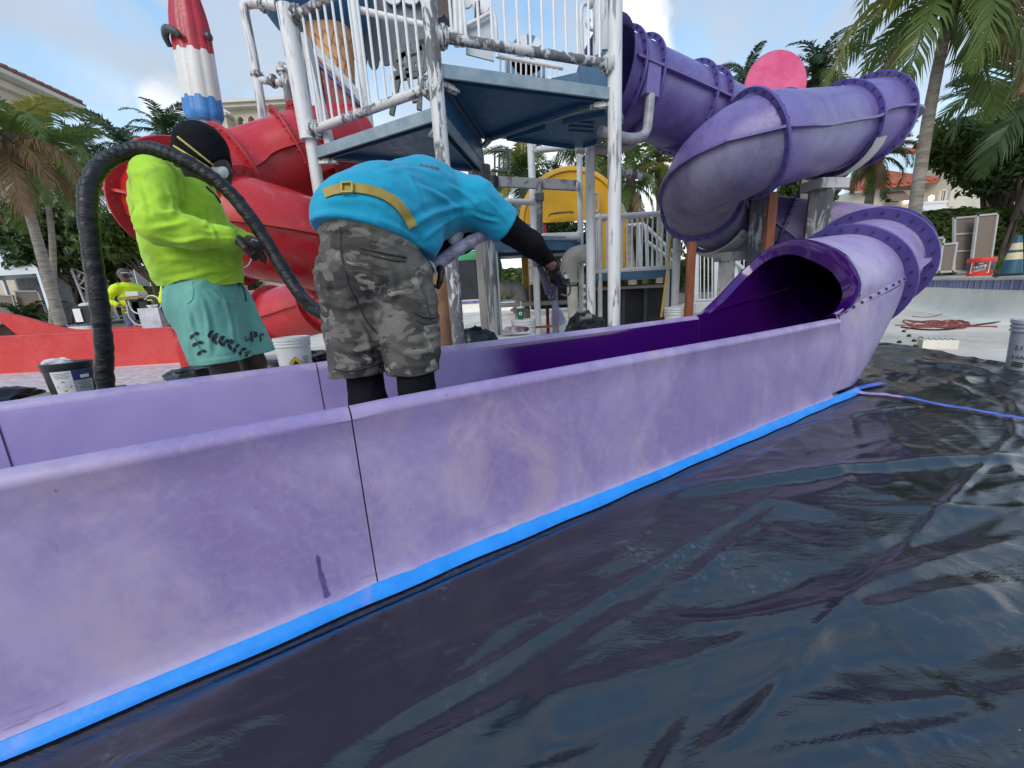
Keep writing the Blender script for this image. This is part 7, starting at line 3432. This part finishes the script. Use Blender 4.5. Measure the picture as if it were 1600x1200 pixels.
# shirt: the bent back, loose hem, short sleeves
A = SDF(.055)
A.cap(Bp(570, 352, 1.5), Bp(602, 334, 1.55), .168, .158, (SN, 1.0))
A.cap(Bp(602, 334, 1.55), Bp(662, 316, 1.66), .158, .152)
A.cap(Bp(662, 316, 1.66), Bp(706, 318, 1.74), .152, .128)
A.cap(Bp(742, 318, 1.62), Bp(690, 312, 1.94), .088, .088)
A.cap(Bp(742, 318, 1.60), Bp(784, 350, 1.59), .092, .082, None, .05)
A.cap(shL, shL.lerp(elL, .55), .085, .078)
A.cap(Bp(606, 352, 1.50), Bp(648, 368, 1.50), .115, .105, None, .05)
A.disp = both(folds(.009, 4.2, (.7, 1, 1.6), 31), folds(.004, 9, (.6, 1.2, 1.6), 35))
# open at the sleeve end and the slanting hem
sd1 = (Bp(800, 362, 1.6) - Bp(760, 330, 1.6)).normalized()
A.cut(Bp(788, 354, 1.59), sd1)
hem_a, hem_b = Bp(484, 352, 1.42), Bp(657, 398, 1.38)
hd = (hem_b - hem_a).normalized()
hn_ = hd.cross(FW)
if hn_.z > 0:
    hn_ = -hn_
A.cut(Bp(570, 359, 1.4), hn_)
ao = A.build('shirt', M_AQUA, bmn, .007)
press_folds(ao, [([(640, 354), (684, 331), (728, 322)], .012, .013), ([(655, 290), (690, 308), (716, 326)], .010, .012), ([(664, 372), (692, 350), (718, 336)], .009, .011), ([(636, 268), (648, 292), (660, 318)], .007, .013), ([(738, 334), (758, 342), (778, 346)], .007, .009),
                 ([(760, 312), (776, 326), (788, 344)], .007, .010), ([(742, 310), (748, 326), (752, 344)], .007, .010), ([(492, 336), (530, 334), (570, 340)], .006, .010), ([(600, 268), (640, 262), (690, 276)], .005, .013), ([(700, 290), (724, 302), (744, 318)], .008, .011),
                 ([(560, 272), (585, 280), (605, 292)], .005, .012), ([(590, 345), (620, 356), (650, 376)], .007, .011), ([(500, 312), (530, 312), (570, 312), (600, 326)], .004, .010), ([(486, 350), (540, 350), (600, 364), (655, 394)], .004, .005)])
# black sleeve on the reaching arm
K = SDF(.03)
K.cap(Bp(772, 342, 1.59), elR, .070, .056).cap(elR, Bp(860, 411, 1.69), .056, .036)
K.disp = folds(.004, 16, (1, 1, 1), 13)
K.build('arm_sleeve', M_BLKC, bmn, .006)
K2 = SDF(.03)
K2.cap(shL.lerp(elL, .4), elL, .062, .052).cap(elL, wrL, .052, .038)
K2.build('arm_sleeve', M_BLKC, bmn, .008)
# belt over the back, following the shirt
kA = Skin(ao)
pts = [(507, 303), (520, 298), (535, 295), (556, 294), (580, 298), (604, 307), (622, 320), (636, 338), (645, 354)]
P = spline([(x, y, 0) for x, y in pts], 5)
mb = MB()
rows = []
for i, p in enumerate(P):
    dpx = (P[min(i + 1, len(P) - 1)] - P[max(i - 1, 0)]).normalized()
    nx, ny = -dpx.y, dpx.x
    hw2 = 7.6
    rows.append([kA.put(p.x + nx * e * hw2, p.y + ny * e * hw2, lift)[0] for e, lift in ((-1, .003), (-.95, .008), (0, .009), (.95, .008), (1, .003))])
mb.grid(rows)
mb.build('belt', M_STRAPY, bmn, fix=False)
bq, bnn = kA.put(543, 295, .015)
ex, ey = frame(bnn)
mb = MB()
for (u, w_, h) in (((0, .017, 0), .036, .006), ((0, -.017, 0), .036, .006)):
    mb.box(bq + ey * u[1], (w_, h, .007), M=Matrix((ex, ey, bnn)).transposed())
for u in (-.016, .016):
    mb.box(bq + ex * u, (.006, .028, .007), M=Matrix((ex, ey, bnn)).transposed())
mb.build('buckle', pmat('buckle_yellow', (.42, .33, .04), .4), bmn, smooth=False, kind='stuff')
# faint print between the shoulders
decals(kA, [[(655 + 8 * i, 255 + 1.8 * i), (661 + 8 * i, 256 + 1.8 * i), (662 + 8 * i, 259 + 1.9 * i), (656 + 8 * i, 258 + 1.8 * i)] for i in range(4)], .003, pmat('shirt_print', (.25, .10, .12), .7), bmn, 'shirt_print')
# gloved hands
gdir = (Bp(874, 446, 1.74) - wrR)
hand(bmn, Bp(864, 418, 1.70), gdir, V(.55, .5, .1), M_GLOVE, 1.25, 1.12, 'glove', 1)
hand(bmn, Bp(682, 404, 1.62), (Bp(664, 425, 1.60) - Bp(682, 404, 1.62)), V(.5, .6, .2), M_GLOVE, 1.35, 1.15, 'glove', -1)
mb = MB()
mb.lathe([(.036, -.02), (.038, 0), (.036, .02)], Bp(864, 416, 1.695), gdir, 14)
mb.build('glove_cuff', M_GLOVE, bmn)

# spray gun in the right hand
gp = Bp(872, 440, 1.74)
gun = thing('spray_gun', 'paint spray gun in the black gloved hand over the slide wall', 'spray gun', gp)
M_GUN = pmat('gun_metal', (.22, .22, .27), .3, .2, 14, metal=.6)
nz = Bp(867, 469, 1.80)
mb = MB()
mb.tube([Bp(842, 414, 1.74), Bp(852, 440, 1.77), Bp(858, 458, 1.79)], [.014, .018, .022], 12)
mb.build('barrel', M_GUN, gun)
mb = MB()
mb.lathe([(.018, 0), (.027, .006), (.027, .024), (.016, .034), (.007, .036), (0, .036)], Bp(862, 460, 1.79), nz - Bp(858, 452, 1.785), 14)
mb.build('air_cap', M_GUN, gun)
mb = MB()
mb.tube(spline([Bp(862, 456, 1.79), Bp(868, 445, 1.76), Bp(876, 432, 1.74), Bp(881, 424, 1.73)], 4), .015, 10)
mb.build('grip', M_GUN, gun)
mb = MB()
mb.tube(spline([Bp(882, 428, 1.72), Bp(889, 440, 1.72), Bp(891, 455, 1.74), Bp(886, 462, 1.76), Bp(877, 460, 1.77)], 5), .0055, 8)
mb.build('trigger_guard', M_GUN, gun)
mb = MB()
mb.lathe([(.012, -.012), (.016, -.006), (.016, .006), (.012, .012)], Bp(883, 433, 1.70), V(.3, -.9, .2), 12)
mb.build('valve_knob', pmat('knob_steel', (.5, .5, .52), .25, .1, 10, metal=.8), gun)
# mist of paint
mist_mat = bpy.data.materials.new('paint_mist')
mist_mat.use_nodes = True
nt = mist_mat.node_tree
nt.nodes.clear()
o_ = nt.nodes.new('ShaderNodeOutputMaterial')
pv = nt.nodes.new('ShaderNodeVolumePrincipled')
pv.inputs['Color'].default_value = (.72, .62, .92, 1)
tcn = nt.nodes.new('ShaderNodeTexCoord')
nn_ = nt.nodes.new('ShaderNodeTexNoise')
nn_.inputs['Scale'].default_value = 12
nt.links.new(tcn.outputs['Object'], nn_.inputs[0])
mm = nt.nodes.new('ShaderNodeMath')
mm.operation = 'MULTIPLY'
mm.inputs[1].default_value = 48.0
nt.links.new(nn_.outputs[0], mm.inputs[0])
nt.links.new(mm.outputs[0], pv.inputs['Density'])
nt.links.new(pv.outputs[0], o_.inputs['Volume'])
tgt = atn(876, 530, 1.97)
mb = MB()
mb.lathe([(.006, .0), (.018, .05), (.034, .11), (.05, .17), (.052, .19), (0, .20)], nz, (tgt - nz), 20)
mb.build('paint_spray', mist_mat, None, origin=nz, label='thin lavender cone of paint spray below the gun', cat='paint spray', kind='stuff')

# ------------------------------------------------------------------ men working far behind
def far_man(name_label, px, py_head, y, shirt, facing, arm, cap, skin, trousers, origin_x=None, hide_bottom=None):
    h = at(px, py_head, y)
    b = V(h.x, y, 0)
    s = (h.z + .0) / 1.66                     # stands on the pool floor
    o = thing('person', name_label, 'person', b)
    f = Vector(facing).normalized()
    r = V(f.y, -f.x, 0)                       # his right hand side
    Z = lambda z: V(0, 0, z * s)
    B = SDF(.03)
    B.cap(b + Z(1.66) - f * .01, b + Z(1.60) + f * .02, .085 * s, .072 * s).cap(b + Z(1.57) + f * .05, b + Z(1.56) + f * .06, .04 * s, .03 * s)
    B.cap(b + Z(1.63) + f * .095, b + Z(1.61) + f * .10, .012, .014, None, .02)
    B.cap(b + Z(1.55), b + Z(1.44), .055 * s, .06 * s)
    B.cap(b + Z(1.35), b + Z(1.0), .12 * s, .12 * s)
    B.cap(b + r * .09 + Z(.95), b + r * .10 + Z(.5), .09 * s, .06 * s).cap(b + r * .10 + Z(.5), b + r * .10 + Z(.08), .06 * s, .04 * s)
    B.cap(b - r * .09 + Z(.95), b - r * .10 + Z(.5), .09 * s, .06 * s).cap(b - r * .10 + Z(.5), b - r * .10 + Z(.08), .06 * s, .04 * s)
    for sg in (1, -1):
        B.cap(b + r * sg * .10 + Z(.05), b + r * sg * .10 + f * .16 + Z(.04), .045 * s, .035 * s)
    shp = [b + r * .19 + Z(1.40), b - r * .19 + Z(1.40)]
    arms = []
    for i, (e, w) in enumerate(arm):
        el = shp[i] + r * e[0] + f * e[1] + Z(e[2])
        wr = el + r * w[0] + f * w[1] + Z(w[2])
        arms.append((shp[i], el, wr))
        B.cap(shp[i], el, .05 * s, .042 * s).cap(el, wr, .042 * s, .03 * s).cap(wr, wr + (wr - el).normalized() * .10, .034 * s, .022 * s)
    B.build('body', skin, o, .012)
    S = SDF(.04)
    S.cap(b + Z(1.36), b + Z(1.15), .165 * s, .17 * s, (f, .75)).cap(b + Z(1.15), b + Z(.93), .17 * s, .175 * s, (f, .78))
    S.cap(shp[0] - r * .04, shp[1] + r * .04, .09 * s, .09 * s)
    for i, (a, e, w) in enumerate(arms):
        S.cap(a, e, .075 * s, .066 * s)
        if cap:
            S.cap(e, e.lerp(w, .85), .066 * s, .048 * s)
    S.disp = folds(.012, 8, (1, 1, 1.4), px)
    S.build('shirt', shirt, o, .011)
    J = SDF(.03)
    J.cap(b + Z(.97), b + Z(.88), .15 * s, .155 * s, (f, .8))
    for sg in (1, -1):
        J.cap(b + r * sg * .08 + Z(.88), b + r * sg * .10 + Z(.48), .10 * s, .075 * s).cap(b + r * sg * .10 + Z(.48), b + r * sg * .10 + Z(.09), .075 * s, .06 * s)
    J.disp = folds(.008, 9, (1, 1, .8), 3)
    J.build('trousers', trousers, o, .012)
    if cap:
        cpz = b + Z(1.69)
        H = SDF(.015)
        H.cap(cpz - f * .01, cpz + Z(.02), .092 * s, .085 * s).cut(cpz - Z(.012), (0, 0, -1))
        H.build('cap_crown', pmat('cap_grey', (.12, .12, .12), .8), o, .009)
        mb = MB()
        mb.prism([cpz + f * .06 + r * .08, cpz + f * .18 + r * .05, cpz + f * .18 - r * .05, cpz + f * .06 - r * .08], V(0, 0, .012))
        mb.build('cap_peak', M_BUCKG, o, smooth=False)
        mb = MB()
        mb.box(b + Z(1.635) + f * .085, (.06, .15, .03), M=Matrix((f, r, V(0, 0, 1))).transposed())
        mb.build('sunglasses', M_BLACK, o, smooth=False)
    else:
        H = SDF(.015)
        H.cap(b + Z(1.70), b + Z(1.69), .09 * s, .088 * s).cut(b + Z(1.66), (.0, 0, -1))
        H.build('hair', M_BLKC, o, .01)
    return o


far_man('far worker in a yellow hi-vis shirt, grey cap and jeans beside the spray machine', 193, 430, 8.0, M_HIVIS, (1, -.25, 0), (((.12, -.14, -.22), (-.06, .20, -.12)), ((-.08, .05, -.28), (.04, .22, -.05))), True, M_SKIN2, M_JEAN)
far_man('second far worker in hi-vis yellow, mostly hidden behind the man in lime', 264, 428, 7.6, M_HIVIS, (-1, -.2, 0), (((.06, .05, -.28), (-.02, .16, -.22)), ((-.08, .06, -.27), (.03, .17, -.22))), False, M_SKIN, M_BLKC)

# ================================================================== HOSES, PAILS, MACHINE
# black taped hose over the shoulder of the man in lime
t = NT('hose_wrap')
v = t.coord()
a = t.noise(20, 4, .6, t.coord((1, 1, 2.6)), .8)
t.set(Base_Color=t.mix(t.rng(a, .45, .7), (.008, .008, .009), (.022, .022, .025)), Roughness=t.rng(a, .35, .65, .28, .5))
t.bsdf.inputs['Specular IOR Level'].default_value = .35
t.bump(a, .6, .010)
M_HOSE = t.mat


def hosept(px, py, n):
    return atn(px, py, n)


def hose_mesh(P, r, seed, rough=1.0):
    mb = MB()
    P = spline(P, 16)
    rs = [r * (1 + .07 * rough * mnoise.noise(V(i * .33, seed, 0)) + .035 * rough * math.sin(i * 1.35)) for i in range(len(P))]
    mb.tube(P, rs, 18)
    for i, (x, y, z) in enumerate(mb.v):
        k = mnoise.noise(V(x * 14, y * 14, z * 26)) * .004 * rough
        c = P[min(i // 18, len(P) - 1)]
        d = (V(x, y, z) - c)
        if d.length > 1e-4:
            d.normalize()
            mb.v[i] = (x + d.x * k, y + d.y * k, z + d.z * k)
    return mb


base = hosept(165, 612, 2.40)
P = [V(base.x, base.y, .0), V(base.x, base.y, .22), hosept(165, 600, 2.40), hosept(163, 540, 2.38), hosept(155, 470, 2.36), hosept(145, 400, 2.36), hosept(137, 330, 2.36), hosept(140, 290, 2.38), hosept(158, 258, 2.42), hosept(190, 240, 2.44),
     hosept(228, 233, 2.44), hosept(262, 240, 2.40), hosept(300, 258, 2.38), hosept(340, 284, 2.36), hosept(380, 325, 2.34), hosept(418, 380, 2.32), hosept(450, 432, 2.28), hosept(474, 466, 2.2), hosept(498, 486, 2.0), hosept(535, 490, 1.9), hosept(580, 470, 1.88), hosept(640, 430, 1.82), hosept(668, 420, 1.68)]
hose_mesh(P, .0315, 3).build('air_hose', M_HOSE, None, origin=base, label='thick black taped hose arching over the shoulder of the man in lime', cat='hose')
# silvery overspray coated hose from glove to gun
t = NT('hose_silver')
a = t.noise(30, 4, .65, t.coord(), .8)
t.set(Base_Color=t.mix(t.rng(a, .4, .65), (.30, .28, .36), (.16, .15, .20)), Roughness=.45)
t.bump(a, .5, .006)
P = [atn(662, 428, 1.60), atn(690, 408, 1.58), atn(722, 386, 1.58), atn(757, 367, 1.64), atn(790, 362, 1.72), atn(825, 380, 1.76), atn(842, 414, 1.745)]
hose_mesh(P, .026, 8, .7).build('spray_hose', t.mat, None, origin=P[0], label='silvery wrapped hose from the glove under the bent man to his gun', cat='hose')
P = [atn(664, 402, 1.56), atn(675, 412, 1.52), atn(680, 425, 1.54), atn(668, 436, 1.58)]
mb = MB()
mb.tube(spline(P, 6), .004, 6)
mb.build('white_lead', M_PRINTW, None, origin=P[0], label='thin white lead looping at the black glove by the camouflage shorts', cat='cord')

# hazard labelled black pail with rags on its lid, standing on a block
pp = at(103, 566, 2.02)
pc = V(pp.x, pp.y, pp.z - .215 * .78)
blk = thing('concrete_block', 'grey concrete block under the hazard labelled black pail', 'block', V(pc.x, pc.y, 0))
mb = MB()
mb.box((pc.x - .05, pc.y, pc.z / 2 - .001), (.36, .30, pc.z - .002), rz=.25)
mb.build('block', pmat('concrete', (.25, .235, .20), .9, .15, 6, bump=.4, bscale=30), blk, smooth=False)
kb = bucket(pc, .120, .215, 'black pail with a red flammable diamond label, white rags on its lid', pmat('black_pail', (.016, .017, .02), .35, .1, 6), handle=False)
th = math.atan2(-pc.y, -pc.x)
rl = lambda z: .120 * (.88 + .12 * z / .17)
wrap_patch(kb, pc, .113, th - .35, .092, .018, .166, M_PRINTW, off=.003, rf=rl)
wrap_patch(kb, pc, .113, th + .50, .096, .018, .166, pmat('label_grey', (.50, .50, .52), .5), off=.003, rf=rl)
wrap_patch(kb, pc, .113, th + .50, .095, .098, .165, M_PRINTB, off=.0042, rf=rl)
u0 = -.35 * .113
wrap_patch(kb, pc, .113, th, 0, 0, 0, M_PRINTR, poly=[(u0 - .036, .066), (u0, .030), (u0 + .036, .066), (u0, .102)], off=.0045, rf=rl, name='hazard_diamond')
wrap_patch(kb, pc, .113, th, 0, 0, 0, M_PRINTW, poly=[(u0 - .010, .071), (u0 - .004, .069), (u0 + .006, .069), (u0 + .010, .073), (u0 + .008, .080), (u0 + .003, .077), (u0 + .001, .090), (u0 - .004, .080), (u0 - .007, .083)], off=.006, rf=rl, name='flame_mark')
wrap_patch(kb, pc, .113, th - .35, .054, .060, .065, M_PRINTW, off=.0062, rf=rl)
wrap_patch(kb, pc, .113, th + .55, .044, .110, .132, M_PRINTW, off=.0055, rf=rl)
wrap_text(kb, 'PAINT', .010, pc, .1185, th + .55, pc.z + .125, M_PRINTB, tilt=.1)
wrap_text(kb, 'COAT', .010, pc, .1185, th + .55, pc.z + .116, M_PRINTB, tilt=.1)
for k in range(5):
    wrap_patch(kb, pc, .113, th + .50, .072 - .010 * (k % 3), .082 - .011 * k, .0845 - .011 * k, M_PRINTK, off=.0045, rf=rl)
for k in range(4):
    wrap_patch(kb, pc, .113, th - .35, .076 - .015 * (k % 2), .150 - .010 * k, .152 - .010 * k, M_PRINTK, off=.0045, rf=rl)
kb.scale = (.78, .78, .78)
crumple(pc + V(-.03, -.012, .165), .085, .06, .034, pmat('rag_white', (.62, .60, .60), .85, .1, 12, col2=(.42, .40, .44)), 'rag', 'crumpled white rag lying on the lid of the black pail', 'rag', 11)
# white pail with the yellow oxidiser diamond
pp = at(455, 527, 3.0)
wc = V(pp.x, pp.y, 0)
hh = pp.z
b2 = bucket(V(wc.x, wc.y, hh - .30), .125, .30, 'white pail with a yellow hazard diamond behind the man in mint shorts', M_BUCKW, M_BUCKW, handle=False)
wq = V(wc.x, wc.y, hh - .30)
th = math.atan2(-wq.y, -wq.x)
wrap_patch(b2, wq, .118, th, 0, 0, 0, M_PRINTK, poly=[(-.046, .115), (0, .069), (.046, .115), (0, .161)], off=.003, name='hazard_diamond')
wrap_patch(b2, wq, .118, th, 0, 0, 0, pmat('print_yellow', (.66, .45, .03), .5), poly=[(-.041, .115), (0, .074), (.041, .115), (0, .156)], off=.0045, name='hazard_diamond')
wrap_patch(b2, wq, .118, th, 0, 0, 0, M_PRINTK, poly=[(.016 * math.cos(a * math.pi / 5), .106 + .016 * math.sin(a * math.pi / 5)) for a in range(10)], off=.006, name='flame_mark')
wrap_patch(b2, wq, .118, th, 0, 0, 0, M_PRINTK, poly=[(-.012, .116), (.012, .116), (.006, .126), (.002, .122), (-.002, .136), (-.007, .124)], off=.006, name='flame_mark')
for k in range(6):
    wrap_patch(b2, wq, .118, th + .62, .05 - .01 * (k % 2), .15 - .012 * k, .154 - .012 * k, M_PRINTK, off=.003)
mb = MB()
mb.box((wq.x, wq.y, (hh - .30) / 2 - .002), (.34, .30, hh - .304))
mb.build('timber_stand', pmat('brown_timber', (.20, .15, .10), .9, .2, 3), None, smooth=False, origin=(wq.x, wq.y, 0), label='low brown timber stand under the white hazard pail', cat='stand')
# dark sheets heaped along the back of the far wall
for (x, y, yy_, sx, sy, sz, lab, sd2) in ((2, 622, 2.0, .16, .2, .10, 'black crumpled film heaped at the left edge behind the slide', 3), (135, 622, 2.35, .06, .06, .035, 'small black rag at the foot of the taped hose', 6), (420, 572, 3.1, .5, .25, .10, 'black film bunched on the floor behind the mint shorts', 12),
                                         (310, 580, 2.75, .25, .2, .09, 'black film edge behind the calves of the man in lime', 14), (500, 560, 3.3, .4, .25, .12, 'black film heaped beside the white hazard pail', 16)):
    p = at(x, y, yy_)
    crumple(V(p.x, p.y, max(p.z - sz * .3, 0)), sx, sy, sz, M_FILM, 'crumpled_film', lab, 'plastic film', sd2)

# spray machine between the far workers
mp = at(232, 500, 7.6)
mc_ = V(mp.x, mp.y, 0)
mch = thing('spray_machine', 'paint spray pump cart with white tank and looping white hoses', 'pump', mc_)
M_OCHRE = pmat('ochre_wood', (.33, .21, .08), .7, .2, 6)


def mpx(x, y, yy=7.6):
    return at(x, y, yy)


for (xa, ya, xb, yb, d, m, nm) in ((198, 462, 240, 469, .35, M_OCHRE, 'top_plate'), (205, 455, 222, 463, .2, M_BUCKW, 'control_box'), (212, 468, 222, 500, .2, M_DKGREY, 'motor'), (222, 470, 236, 506, .2, M_BLACK, 'pump_body'), (200, 476, 212, 480, .3, M_OCHRE, 'shelf')):
    a, b = mpx(xa, yb), mpx(xb, ya)
    mb = MB()
    mb.box(((a.x + b.x) / 2, 7.6, (a.z + b.z) / 2), (b.x - a.x, d, b.z - a.z))
    mb.build(nm, m, mch, smooth=False)
for x in (201, 238):
    a = mpx(x, 470)
    mb = MB()
    mb.beam(a, V(a.x, a.y, 0), .04, .04, up=V(0, 1, 0))
    mb.build('leg', M_MIDGREY, mch, smooth=False)
for pts in ([(200, 470), (206, 484), (216, 490), (228, 488), (236, 480)], [(226, 468), (234, 462), (244, 464), (251, 474), (250, 484)], [(198, 476), (202, 495), (214, 507), (226, 506), (232, 494)], [(216, 466), (240, 466), (246, 472), (262, 500)]):
    mb = MB()
    mb.tube(spline([mpx(x, y, 7.3) for x, y in pts], 6), .012, 7)
    mb.build('hose', M_BUCKW if pts[0][0] != 216 else M_BLACK, mch)
a, b = mpx(232, 505, 7.4), mpx(257, 480, 7.4)
tk = thing('white_tank', 'square translucent white tank beside the spray pump', 'tank', V((a.x + b.x) / 2, 7.4, 0))
mb = MB()
mb.box(((a.x + b.x) / 2, 7.4, b.z / 2), (b.x - a.x, .3, b.z))
mb.build('body', pmat('tank_white', (.62, .66, .70), .4), tk, smooth=False)
mb = MB()
mb.lathe([(.05, 0), (.05, .05), (0, .05)], ((a.x + b.x) / 2 - .05, 7.4, b.z), n=12)
mb.build('cap', M_BUCKW, tk)
mb = MB()
mb.beam(V(a.x + .06, 7.4, b.z + .04), V(b.x - .04, 7.4, b.z + .04), .03, .03)
mb.build('handle', M_BUCKW, tk, smooth=False)
